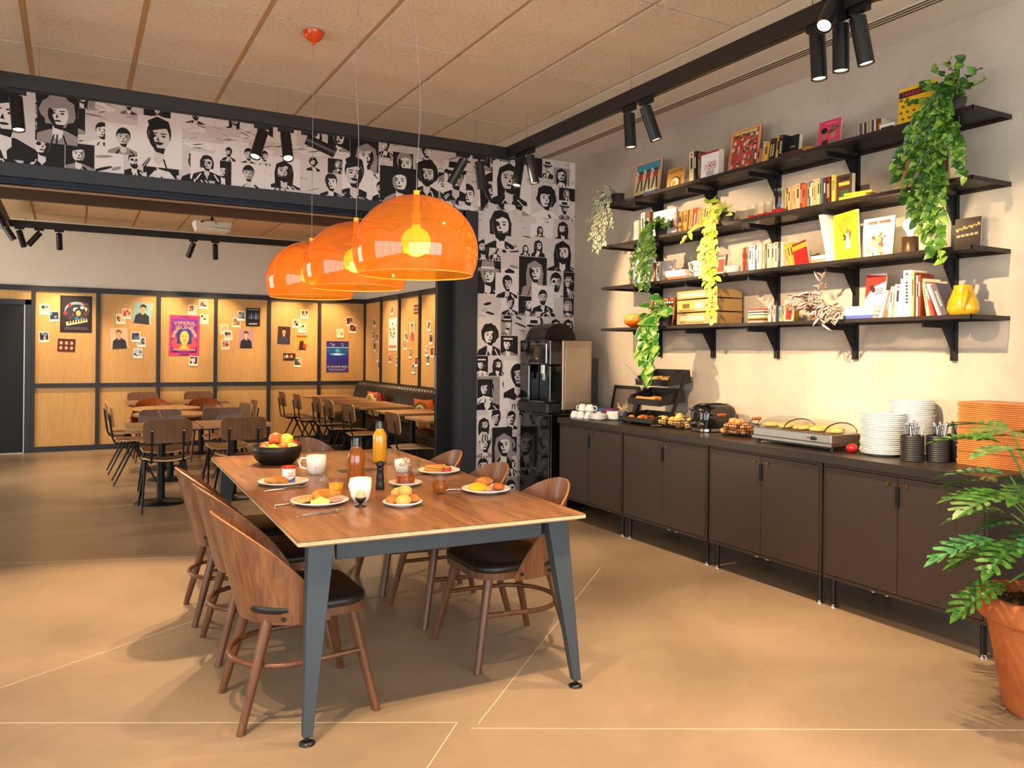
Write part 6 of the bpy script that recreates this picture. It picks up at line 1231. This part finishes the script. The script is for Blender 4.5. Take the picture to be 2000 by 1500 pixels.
yg = thing('yoghurt_pot', 'small yoghurt pot with red lid and blue printed label', 'yoghurt pot', (1.0, 4.225, PZ)); MB().lathe([(.027, 0), (.032, .002), (.034, .03), (.0345, .078), (.033, .08)], 28).build('pot_body', P('#efe4da', .4), yg); MB().lathe([(.0365, .078), (.0365, .088), (.035, .0895), (0, .0895)], 28).build('lid', P('#c8201c', .35), yg)
m = MB(); vs = []; fs = []
def band(m, r, a0, a1, z0f, z1f, mi, n=14):
    vs = []
    for i in range(n+1):
        a = a0+(a1-a0)*i/n; q = i/n; vs += [(r*math.cos(a), r*math.sin(a), z0f(q)), (r*math.cos(a), r*math.sin(a), z1f(q))]
    m.add(vs, [(2*i, 2*i+2, 2*i+3, 2*i+1) for i in range(n)], mi, True)
band(m, .0352, -2.1, -.6, lambda q: .008, lambda q: .02+.018*q*q, 0); band(m, .0353, -2.0, -1.0, lambda q: .038, lambda q: .046, 1); band(m, .0353, -2.0, -1.1, lambda q: .052, lambda q: .058, 1); m.build('label_print', [P('#3a6ab0'), P('#d8a080')], yg)
put('croissant', CRM, (.93, 4.20, PZ), .6, 'small curled pastry left of the yoghurt pot', 'pastry', None)
put('toast', MB().obox((0, 0, .012), (.10, .09, .02), (0, 0, 0)).mesh('toast', mottled('toast', '#c8863c', '#e0b070', .8, 20)), (.955, 4.275, PZ), .4, 'slice of toast behind the curled pastry', 'toast', None)
def mug(name, label, x, y, rz, r=.05, h=.10, k=1):
    o = thing(name, label, 'mug', (x, y, TZ), rz); b = MB(); b.lathe([(r*.62, 0), (r*.7, .003), (r*.86, h*.2), (r, h*.55), (r, h), (r*.93, h), (r*.93, h*.55), (r*.78, h*.2), (r*.6, .008), (0, .007)], 30); b.build('mug_body', M_WHITE, o)
    if k: MB().tube([(r*.95, 0, h*.84), (r*1.45, 0, h*.86), (r*1.72, 0, h*.62), (r*1.5, 0, h*.34), (r*.9, 0, h*.26)], .0055, 8).build('handle', M_WHITE, o)
    return o
mug('mug', 'white mug with its handle to the left beside the empty tumbler', 1.225, 4.52, PI-.4, .056, .105); mug('mug', 'large white mug behind the boiled egg', 1.185, 3.60, 1.9, .051, .108); mug('cup', 'white cup behind the honey pot', 1.685, 4.36, 1.2, .045, .075)
def tumbler(label, x, y, r, h, fill, m):
    o = thing('tumbler', label, 'glass', (x, y, TZ)); MB().lathe([(0, .004), (r*.86, .001), (r*.9, .004), (r, h*.3), (r, h)], 20, smooth=True, open_=True).build('tumbler_glass', M_GLASS, o)
    if fill: MB().lathe([(r*.78, .0125), (r*.9, h*.3), (r*.92, h*fill), (0, h*fill)], 20).build('drink', m, o)
    return o
tumbler('empty clear tumbler beside the white mug', 1.155, 4.15, .037, .092, 0, None); tumbler('tumbler of orange juice behind the croissant plate', 1.12, 3.77, .038, .092, .72, M_OJ); tumbler('tumbler of pale apple juice near the right plates', 1.60, 3.62, .039, .10, .6, M_AJ); tumbler('clear tumbler behind the honey pot', 1.715, 4.25, .034, .09, 0, None)
def bottle(label, x, y, m):
    o = thing('carafe', label, 'carafe', (x, y, TZ)); R_, H_ = .047, .265
    MB().lathe([(0, .003), (R_*.9, .001), (R_, .008), (R_, .165), (R_*.92, .185), (R_*.66, .205), (R_*.58, .215), (R_*.58, H_)], 32, open_=True).build('carafe_glass', M_GLASS, o)
    MB().lathe([(R_*.90, .0145), (R_*.925, .02), (R_*.925, .165), (R_*.86, .183), (R_*.57, .205), (R_*.50, .214), (0, .214)], 28).build('juice', m, o); return o
bottle('glass carafe of golden apple juice at the table centre', 1.27, 3.93, M_AJ); bottle('glass carafe of bright orange juice further back', 1.70, 4.79, M_OJ)
pm_ = thing('pepper_mill', 'slim black wooden pepper mill in the table centre', 'pepper mill', (1.375, 3.865, TZ)); MB().lathe([(.021, 0), (.023, .004), (.022, .03), (.0185, .04), (.0205, .05), (.019, .07), (.0155, .095), (.019, .102), (.0195, .108), (.014, .112)], 26).build('mill_body', mat('mill_black', '#141318', .4), pm_); MB().blob((0, 0, .128), (.0215, .0215, .019), 20, 10).build('mill_head', mat('mill_black', '#141318', .4), pm_)
ec = thing('egg_cup', 'small black egg cup in front of the large white mug', 'egg cup', (1.145, 3.475, TZ)); MB().lathe([(.024, 0), (.025, .003), (.008, .008), (.007, .016), (.02, .026), (.026, .042), (.024, .043), (.018, .03), (0, .022)], 24).build('cup_body', mat('matt_black', '#0f0d0c', .45), ec)
put('boiled_egg', MB().lathe([(.0005, 0), (.012, .002), (.020, .010), (.0225, .022), (.019, .038), (.0115, .049), (.004, .0535), (.0005, .054)], 18).mesh('boiled_egg', mat('pale_egg', '#d8a878', .4)), (1.145, 3.475, TZ+.0225), 0, 'boiled brown egg standing in the black egg cup', 'egg', None)
hn = thing('honey_pot', 'ribbed clear honey pot with lid on a small plate', 'honey pot', (1.535, 3.925, PZ)); pr = [(.04, 0)]
for i in range(9): q = i/8; r = .052-.024*q**1.6; pr += [(r, .006+.0105*i), (r+.0015, .010+.0105*i), (r-.001, .015+.0105*i)]
MB().lathe(pr, 30, open_=True).build('pot_glass', M_GLASS, hn); MB().lathe([(.038, .002), (.049, .01), (.047, .048), (0, .048)], 26).build('honey', M_HONEY, hn)
l = MB(); l.lathe([(.034, .098), (.036, .102), (.03, .108), (.012, .114), (.005, .12), (0, .121)], 24); l.blob((0, 0, .131), .012, 14, 8); l.build('lid', glass('lid_glass', '#f0dcd0', .1, .2, .4), hn)
# food
put('croissant', CRM, (1.045, 3.66, PZ), 2.2, 'golden croissant on the plate with scrambled egg', 'croissant', None, 0, 1.25); put('toast', bpy.data.meshes['toast'], (.945, 3.665, PZ), .9, 'pale toast slice beside the scrambled egg', 'toast', None, -.25, 1.0)
m = MB()
for i in range(26): a = i*2.4; r = .04*math.sqrt(i/26); m.blob((r*math.cos(a), r*.8*math.sin(a), .008+.016*(1-r/.04)), .011, 7, 5, 0, None, .4, i)
tag(put('scrambled_egg', m.mesh('scrambled_egg', mat('egg_yellow', '#e8d878', .5)), (.99, 3.575, PZ), 0, 'heap of pale scrambled egg at the plate front', 'egg', None), None, None, None, 'stuff')
put('ham_slice', MB().blob((0, 0, .008), (.04, .03, .009), 14, 6, 0, None, .25, 3).mesh('ham_slice', P('#d88878', .5)), (1.065, 3.60, PZ), 0, 'folded pink ham slice beside the croissant', 'ham', None)
for i, (x, y, zz, nm, me_, rz, lab) in enumerate(((-.045, .01, 0, 'pastry', PCM, .9, 'orange glazed pastry on the left of the small pastry plate'), (.045, .015, 0, 'pastry', PCM, 2.2, 'orange pastry on the right of the small pastry plate'), (-.01, -.035, 0, 'bread_roll', BNM, .3, 'pale bun at the front left of the small pastry plate'), (.01, -.005, .035, 'bread_roll', BNM, 1.4, 'glossy bun on top of the small pastry plate'), (.0, .045, .02, 'bread_roll', BNM, .2, 'golden bun at the back of the small pastry plate'))):
    put(nm, me_, (1.325+x, 3.42+y, PZ+zz), rz, lab, nm.replace('_', ' '), 'pastries on the small plate', 0, .95)
put('omelette', MB().blob((0, 0, .02), (.065, .04, .022), 18, 8, 0, None, .12, 5).mesh('omelette', mottled('omelette_yellow', '#d89a10', '#e8b828', .5, 20)), (1.785, 3.575, PZ), .5, 'folded yellow omelette on the right plate', 'omelette', None, .25)
put('seeded_roll', MB().blob((0, 0, .028), (.05, .042, .024), 18, 8, 0, None, .08, 6).mesh('seeded_roll', mottled('seeded_crust', '#8a4a18', '#c8843c', .7, 60, .3)), (1.835, 3.60, PZ+.012), .2, 'round seeded roll on the right plate', 'bread roll', None)
put('hash_brown', MB().blob((0, 0, .018), (.04, .03, .018), 14, 6, 0, None, .3, 7).mesh('hash_brown', mottled('hash_crust', '#a8521c', '#c8702c', .7, 40, .4)), (1.89, 3.55, PZ), 1.0, 'crisp orange hash brown at the right plate edge', 'hash brown', None)
put('melon_piece', MB().blob((0, 0, .012), (.03, .02, .014), 12, 6, 0, None, .2, 8).mesh('melon_piece', P('#e08858', .5)), (1.83, 3.545, PZ), .4, 'pink melon piece in the middle of the right plate', 'fruit', None)
pk = MB().lathe([(.052, 0), (.056, .004), (.055, .010), (.05, .012), (0, .012)], 28).mesh('pancake', mottled('pancake_brown', '#a8641c', '#d89a4c', .6, 18))
for i in range(3): put('pancake', pk, (1.84+.004*i, 4.265-.003*i, PZ+.0125*i), i, '%s pancake of the little stack' % ('bottom', 'middle', 'top')[i], 'pancake', 'pancakes on the plate')
for i, (x, y, c, lab) in enumerate(((1.91, 4.27, '#e0b030', 'yellow mango cube'), (1.935, 4.24, '#d02c30', 'red strawberry half in front'), (1.90, 4.22, '#d83a3c', 'red strawberry at the plate front'), (1.93, 4.30, '#e8c04c', 'star shaped yellow fruit piece'), (1.96, 4.265, '#eddcb0', 'pale melon cube at the plate edge'), (1.89, 4.25, '#e8dcc0', 'white apple cube next to the pancakes'), (1.905, 4.30, '#cc2830', 'red strawberry at the back'))):
    put('fruit_piece', MB().blob((0, 0, .013), (.014, .013, .014), 8, 5, 0, None, .4, 20+i).mesh('fruit_piece', P(c, .4)), (x, y, PZ+(.012 if i in (0, 6) else 0)), i, lab+' on the pancake plate', 'fruit', 'fruit pieces beside the pancakes')
def knife(x, y, rz, lab):
    o = thing('knife', lab, 'knife', (x, y, TZ), rz); MB().box(-.10, 0, -.005, .005, .0, .006).build('handle', M_CHROME, o, bev=.002); q = MB(); q.prism([(0, -.006), (.075, -.009), (.095, -.004), (.10, .003), (0, .006)], .002, .0035); q.build('blade', M_CHROME, o); return o
def fork(x, y, rz, lab):
    o = thing('fork', lab, 'fork', (x, y, TZ), rz); MB().tube([(-.10, 0, .003), (-.04, 0, .004), (.03, 0, .008), (.06, 0, .006)], [.005, .0035, .003, .006], 8).build('handle', M_CHROME, o)
    for i in range(4): MB().tube([(.058, -.007+.0047*i, .006), (.08, -.009+.006*i, .004), (.105, -.009+.006*i, .008)], .0014, 5).build('tine', M_CHROME, o)
    return o
knife(.94, 4.06, .18, 'steel knife in front of the yoghurt plate'); fork(.965, 4.085, .22, 'steel fork in front of the yoghurt plate'); knife(.93, 3.38, .20, 'steel knife in front of the croissant plate'); fork(.955, 3.405, .26, 'steel fork in front of the croissant plate')
fork(.90, 3.66, .2, 'steel fork tip behind the left rim of the croissant plate'); fork(1.72, 3.66, 2.9, 'steel fork lying left of the omelette plate'); knife(1.735, 4.23, .3, 'steel knife lying left of the pancake plate')
# ================================================================ posters and snapshots pinned to the far panels
def sheet(name, label, cat, group, art, w, h, tilt, loc, rz):
    o = thing(name, label, cat, loc, rz, group); o.rotation_euler = (0, math.radians(tilt), 0) if rz == 0 else (math.radians(tilt), 0, rz); MB().box(-w/2, w/2, -.0015, .001, -h/2, h/2).build('paper', P('#e8ddc8'), o)
    a = ART(); art(a, w, h); a.build('picture_print', o, (0, -.0018, 0), (PI/2, 0, 0)); return o
PC_ = {'skin': ('#1c1210', '#d8a880', '#7a5a48', '#e0b088')}
def g_portrait(bg, jk, hair='#1c120e', skin='#d09a74'):
    def f(a, w, h):
        a.rect(-w/2, -h/2, w/2, h/2, bg); a.poly([(-w*.42, -h*.5), (-w*.36, -h*.12), (-w*.12, h*.02), (w*.12, h*.02), (w*.36, -h*.12), (w*.42, -h*.5)], jk); a.rect(-w*.08, -h*.06, w*.08, h*.12, skin); a.ell(0, h*.24, w*.17, h*.17, hair); a.ell(0, h*.19, w*.145, h*.15, skin)
        a.poly([(-w*.16, h*.2), (-w*.15, h*.38), (w*.02, h*.43), (w*.16, h*.36), (w*.15, h*.22), (w*.08, h*.3), (-w*.1, h*.3)], hair)
        for e in (-1, 1): a.ell(e*w*.06, h*.2, w*.022, h*.012, '#2a1a14', 8)
        a.ell(0, h*.1, w*.05, h*.012, '#8a4a3c', 8)
    return f
def g_film(a, w, h):
    a.rect(-w/2, -h/2, w/2, h/2, '#1c1214'); a.rect(-w*.42, -h*.44, w*.42, h*.44, '#241c24'); R = random.Random(2); a.ell(.02*w, h*.1, w*.38, h*.24, '#8aa0b4', 20); a.ell(.02*w, h*.05, w*.36, h*.22, '#26303c', 20)
    for i in range(22): a.ell(R.uniform(-.36, .36)*w, R.uniform(-.12, .3)*h, w*R.uniform(.03, .09), h*R.uniform(.03, .06), R.choice(['#a82420', '#3a6a8a', '#d8a878', '#c8d0d8', '#5a3a34', '#e0c890']), 9, R.uniform(0, 3))
    a.ell(.06*w, h*.06, w*.11, h*.1, '#1c120e'); a.ell(.07*w, h*.03, w*.08, h*.08, '#d8a060'); a.poly([(-w*.3, -h*.32), (-w*.32, -h*.22), (w*.34, -h*.1), (w*.36, -h*.2)], '#e6cf96')
    for i in range(7): a.rect(-w*.24+w*.085*i, -h*(.27-.016*i), -w*.19+w*.085*i, -h*(.2-.016*i), '#4a2c1a')
    for i in range(3): a.rect(-w*.36, -h*(.37+.025*i), w*.36, -h*(.358+.025*i), '#6a5a58')
def g_group(a, w, h):
    a.rect(-w/2, -h/2, w/2, h/2, '#5a1c20'); R = random.Random(4)
    for i in range(3):
        for j in range(2): x, y = (-.3+.3*i)*w, (-.2+.38*j)*h; a.ell(x, y+h*.05, w*.12, h*.18, '#2a1412', 10); a.ell(x, y, w*.09, h*.14, '#d8a878', 10)
def g_psy(a, w, h):
    a.rect(-w/2, -h/2, w/2, h/2, '#d0306a'); a.rect(-w*.43, -h*.42, w*.43, h*.42, '#6a2a90'); a.ell(0, -h*.2, w*.42, h*.22, '#d84a50', 18)
    for i in range(14): t = i/13*PI; a.ell(math.cos(t)*w*.36, -h*.02+math.sin(t)*h*.2, w*.06, h*.035, '#e8a040' if i % 2 else '#d870a0', 8)
    a.ell(0, h*.02, w*.25, h*.2, '#2c3080', 20); a.poly([(-w*.25, 0), (-w*.24, -h*.2), (w*.24, -h*.2), (w*.25, 0)], '#2c3080'); a.ell(0, -h*.05, w*.15, h*.17, '#e8a848', 18); a.rect(-w*.08, -h*.32, w*.08, -h*.15, '#e8a848'); a.poly([(-w*.2, -h*.33), (-w*.07, -h*.25), (w*.07, -h*.25), (w*.2, -h*.33)], '#e8a848')
    for e in (-1, 1): a.ell(e*w*.06, -h*.01, w*.035, h*.012, '#b0542c', 8)
    a.ell(0, -h*.12, w*.05, h*.012, '#c03a30', 8); a.text('VIPERIL', 0, h*.31, h*.12, '#f0a040', wid=w*.74); a.text('JEUNE', 0, h*.2, h*.12, '#f0a040', wid=w*.6)
    for i in range(3): a.rect(-w*.38, -h*(.36+.03*i), w*.38, -h*(.345+.03*i), '#e8b0a0' if i == 0 else '#4a2a70')
    a.rect(-w*.15, h*.445, w*.15, h*.475, '#3a2a80'); a.rect(-w*.15, -h*.475, w*.15, -h*.445, '#3a2a80')
def g_night(a, w, h):
    a.rect(-w/2, -h/2, w/2, h/2, '#14161e'); a.rect(-w*.4, h*.38, w*.4, h*.43, '#8a90a0')
    for i in range(5): a.poly([(w*(-.35+.16*i), -h*.1), (w*(-.3+.16*i), h*.28), (w*(-.22+.16*i), h*.1), (w*(-.2+.16*i), -h*.1)], '#8a96b8' if i % 2 else '#4a587a')
    a.rect(-w*.3, -h*.4, w*.3, -h*.33, '#c8c0b0')
def g_mag(a, w, h):
    a.rect(-w/2, -h/2, w/2, h/2, '#d89a2c'); a.rect(-w*.46, h*.36, w*.46, h*.48, '#b8301c'); a.poly([(-w*.3, -h*.5), (-w*.2, h*.1), (w*.1, h*.2), (w*.35, -h*.5)], '#3a1a10'); a.ell(-w*.05, h*.2, w*.13, h*.11, '#c88a5a'); a.rect(w*.1, -h*.4, w*.42, -h*.1, '#a8341c')
def g_horiz(a, w, h):
    a.rect(-w/2, -h/2, w/2, h/2, '#3a1c14')
    for i in range(5): a.ell(w*(-.36+.18*i), h*.08*(i % 2), w*.09, h*.26, ['#c8845a', '#e8d8c0', '#8a4a30', '#d8a070', '#5a2a1c'][i], 10)
def g_bleu(a, w, h):
    n = 18
    for i in range(n):
        q = i/(n-1); c = [(0.0, (58, 52, 120)), (.2, (46, 44, 128)), (.55, (40, 48, 150)), (.72, (30, 110, 170)), (.80, (40, 60, 130)), (1, (56, 40, 110))]
        for (p0, c0), (p1, c1) in zip(c, c[1:]):
            if p0 <= q <= p1: t = (q-p0)/(p1-p0); col = tuple(int(u+(v-u)*t) for u, v in zip(c0, c1))
        a.rect(-w/2, -h/2+h*i/n, w/2, -h/2+h*(i+1)/n, '#%02x%02x%02x' % col); a.k = 1
    a.k = 3; a.rect(-w/2, h*.285, w/2, h*.31, '#a8d0e8'); a.ell(0, h*.08, w*.36, h*.045, '#4ab0d8', 20); a.ell(0, h*.08, w*.2, h*.025, '#e8f4f8', 16); a.ell(0, h*.2, w*.1, h*.06, '#58b8d8', 14)
    for x, y in ((-.3, .42), (-.18, .4), (.2, .42), (.24, .36), (-.2, .36)): a.ell(x*w, y*h, w*.05, h*.014, '#b8c8e0', 8)
    a.text('LE GRAND BLEU', 0, -h*.32, h*.09, '#f0e0d0', wid=w*.94)
    for i in range(3): a.rect(-w*.42+w*.04*i, -h*(.40+.028*i), w*.42-w*.04*i, -h*(.387+.028*i), '#a898c0')
ARTS = {'film': g_film, 'group': g_group, 'tee': g_portrait('#8ab0a8', '#2a2a30'), 'crouch': g_portrait('#d8b898', '#2c2c34', '#7a5a40', '#d8a878'), 'psy': g_psy, 'night': g_night, 'pinkw': g_portrait('#b88a94', '#1c1a22', '#4a2a20', '#d8a890'), 'suit': g_portrait('#4a2a1c', '#3a4050', '#1c120c', '#d8a064'), 'mag': g_mag, 'horiz': g_horiz, 'bleu': g_bleu}
for (k, lab, x, z_, w, h, t) in (
    ('film', 'dark film poster with a crowd of figures on the first panel', .040, 1.946, .399, .524, 0), ('group', 'small dark red group photo below the dark film poster', -.078, 1.501, .220, .185, 2), ('tee', 'colour portrait of a man in a black tee on a teal ground', .902, 1.988, .252, .311, 6), ('crouch', 'faded portrait of a man in a black shirt, arms folded', .593, 1.611, .232, .303, -4),
    ('psy', 'psychedelic pink and purple concert poster with a big face', 1.481, 1.667, .428, .613, 1), ('night', 'small dark blue film poster on the fourth panel', 2.483, 1.978, .216, .289, 0), ('pinkw', 'pink toned portrait of a seated woman on the fourth panel', 2.381, 1.634, .222, .293, 0), ('suit', 'colour portrait of a man in a dark suit on the fifth panel', 2.966, 1.701, .200, .283, 2),
    ('mag', 'red and yellow magazine cover on the fifth panel', 3.254, 1.590, .172, .235, 0), ('horiz', 'small horizontal brown group photo on the fifth panel', 3.055, 1.356, .195, .117, 0), ('bleu', 'blue sea film poster lettered LE GRAND BLEU', 3.845, 1.363, .376, .512, 0)):
    sheet('poster', lab, 'poster', 'posters on the far panels', ARTS[k], w, h, t, (x, YF-.0225, z_), 0)
def snap(c1, c2, seed):
    def f(a, w, h):
        R = random.Random(seed); a.rect(-w/2, -h/2, w/2, h/2, '#f0e4cc'); a.rect(-w*.42, -h*.28, w*.42, h*.42, c1); a.clip = (-w*.42, -h*.28, w*.42, h*.42)
        for i in range(5): a.ell(R.uniform(-.35, .35)*w, R.uniform(-.2, .35)*h, w*R.uniform(.08, .2), h*R.uniform(.08, .2), R.choice([c2, c2, '#d8a880', '#3a2a24']), 9)
        a.clip = None
    return f
SN = [(-.35, 2.003, '#b8b0b0', '#8a90a8', 'pale snapshot at the upper left of the first panel'), (-.23, 1.907, '#1c2430', '#5a7aa0', 'dark blue snapshot left of the dark film poster'), (-.352, 1.615, '#14161c', '#6a7a98', 'black and blue snapshot at the lower left of the first panel'), (.687, 1.972, '#d89a80', '#b83a30', 'pinkish snapshot peeking out left of the black tee portrait'), (.613, 1.895, '#e0c8a0', '#6a3a24', 'cream snapshot overlapping the pinkish one'), (.812, 1.637, '#5a6a88', '#2a3450', 'blue snapshot, upper of the overlapping pair on the second panel'), (.888, 1.562, '#8ab0d0', '#3a2a48', 'blue and red snapshot, lower of the overlapping pair on the second panel'), (.842, 1.395, '#a8c4d8', '#e8ecec', 'lowest pale blue snapshot on the second panel'),
      (1.591, 2.064, '#c8b098', '#b04a28', 'orange snapshot above the psychedelic poster'), (1.744, 2.155, '#c8a888', '#6a2c20', 'topmost snapshot of the third panel'), (1.761, 1.921, '#d8c8a0', '#a89878', 'cream snapshot right of the psychedelic poster'), (1.613, 1.285, '#2a2c34', '#c8c8d0', 'grey snapshot under the psychedelic poster'), (2.054, 1.778, '#e0b088', '#d8a070', 'peach snapshot at the left of the fourth panel'), (2.115, 1.684, '#c8b8a8', '#5a3a50', 'violet snapshot overlapping the peach one'), (2.071, 1.541, '#b88a78', '#7a2c24', 'red toned snapshot lowest on the fourth panel'), (2.304, 1.992, '#6a7a90', '#2a3040', 'slate snapshot left of the small dark blue poster'), (2.235, 1.886, '#8a6a40', '#c8a040', 'golden snapshot below the slate one'),
      (3.295, 2.048, '#b89880', '#5a2a20', 'topmost snapshot of the fifth panel'), (3.164, 1.895, '#b8a080', '#6a4a34', 'brown snapshot above the magazine cover, left one'), (3.256, 1.823, '#d8c8a0', '#8a8a70', 'pale snapshot above the magazine cover, right one'), (3.187, 1.266, '#4a5a48', '#c8c8b0', 'green snapshot lowest on the fifth panel'), (3.884, 1.752, '#e0d0a8', '#c8b890', 'cream snapshot above the blue sea poster'), (4.047, 1.952, '#5a2a30', '#8a4a48', 'dark red snapshot at the upper right of the sixth panel'), (4.101, 1.834, '#4a2c24', '#b8503a', 'red brown snapshot overlapping the dark red one')]
RT = random.Random(30)
for i, (x, z_, c1, c2, lab) in enumerate(SN): sheet('snapshot', 'white bordered '+lab, 'photo', 'snapshots on the far panels', snap(c1, c2, i), .122, .148, RT.uniform(-5, 5), (x, YF-.0225-.0025*(i % 2), z_), 0)
SR = [(12.488, 1.929, 'highest of the first bench wall panel'), (12.559, 1.721, 'left middle of the first bench wall panel'), (12.331, 1.676, 'right middle of the first bench wall panel'), (12.452, 1.535, 'reddish one of the first bench wall panel'), (12.347, 1.353, 'second lowest of the first bench wall panel'), (12.22, 1.23, 'lowest of the first bench wall panel'), (11.659, 2.095, 'above the white bench wall poster'), (11.729, 1.351, 'below the white bench wall poster, left'), (11.416, 1.307, 'below the white bench wall poster, right'), (11.045, 1.676, 'left of the bench wall portrait, upper'), (11.104, 1.562, 'left of the bench wall portrait, lower'), (10.876, 1.434, 'under the bench wall portrait'), (10.656, 1.318, 'red one low on the third bench wall panel'), (10.751, 1.213, 'lowest of the third bench wall panel'),
      (10.2, 1.813, 'tall grey one of the fourth bench wall panel'), (10.123, 1.635, 'middle of the fourth bench wall panel'), (10.282, 1.466, 'left low one of the fourth bench wall panel'), (10.083, 1.452, 'right low one of the fourth bench wall panel'), (10.224, 1.345, 'lowest of the fourth bench wall panel')]
for i, (y, z_, lab) in enumerate(SR): sheet('snapshot', 'white bordered snapshot, '+lab, 'photo', 'snapshots on the bench wall', snap(['#6a5a50', '#8a7a60', '#b83a28', '#5a6a60', '#a89070'][i % 5], ['#2a2420', '#d8b890', '#4a2a20'][i % 3], 50+i), .122, .148, RT.uniform(-4, 4), (XFR-.0225-.0025*(i % 2), y, z_), -PI/2)
def g_white(a, w, h):
    a.rect(-w/2, -h/2, w/2, h/2, '#f0e8d8'); R = random.Random(7)
    for i in range(16): a.ell(R.uniform(-.38, .38)*w, R.uniform(-.1, .35)*h, w*R.uniform(.04, .1), h*R.uniform(.03, .07), R.choice(['#c84a30', '#3a4a7a', '#d8a868', '#8a3a30', '#e0c070']), 9)
    for i in range(6): a.rect(w*(-.4+.14*i), -h*.42, w*(-.3+.14*i), -h*.34, '#c8602c')
sheet('poster', 'white film poster with small coloured figures on the bench wall', 'poster', 'posters on the bench wall', g_white, .38, .50, 0, (XFR-.0225, 11.618, 1.723), -PI/2); sheet('poster', 'close portrait photo on the third bench wall panel', 'poster', 'posters on the bench wall', g_portrait('#d8c0a0', '#c85a48', '#3a2014'), .21, .29, 2, (XFR-.0225, 10.815, 1.746), -PI/2)
sheet('poster', 'small red and white picture high on the third bench wall panel', 'poster', 'posters on the bench wall', g_group, .18, .13, -2, (XFR-.0225, 10.676, 2.067), -PI/2); sheet('poster', 'black and white portrait photo beside the sliding door', 'poster', 'posters on the bench wall', g_portrait('#b8b0a8', '#1c1c1c', '#141414', '#d8d0c8'), .15, .24, 0, (XFR-.0225, 9.93, 1.994), -PI/2)
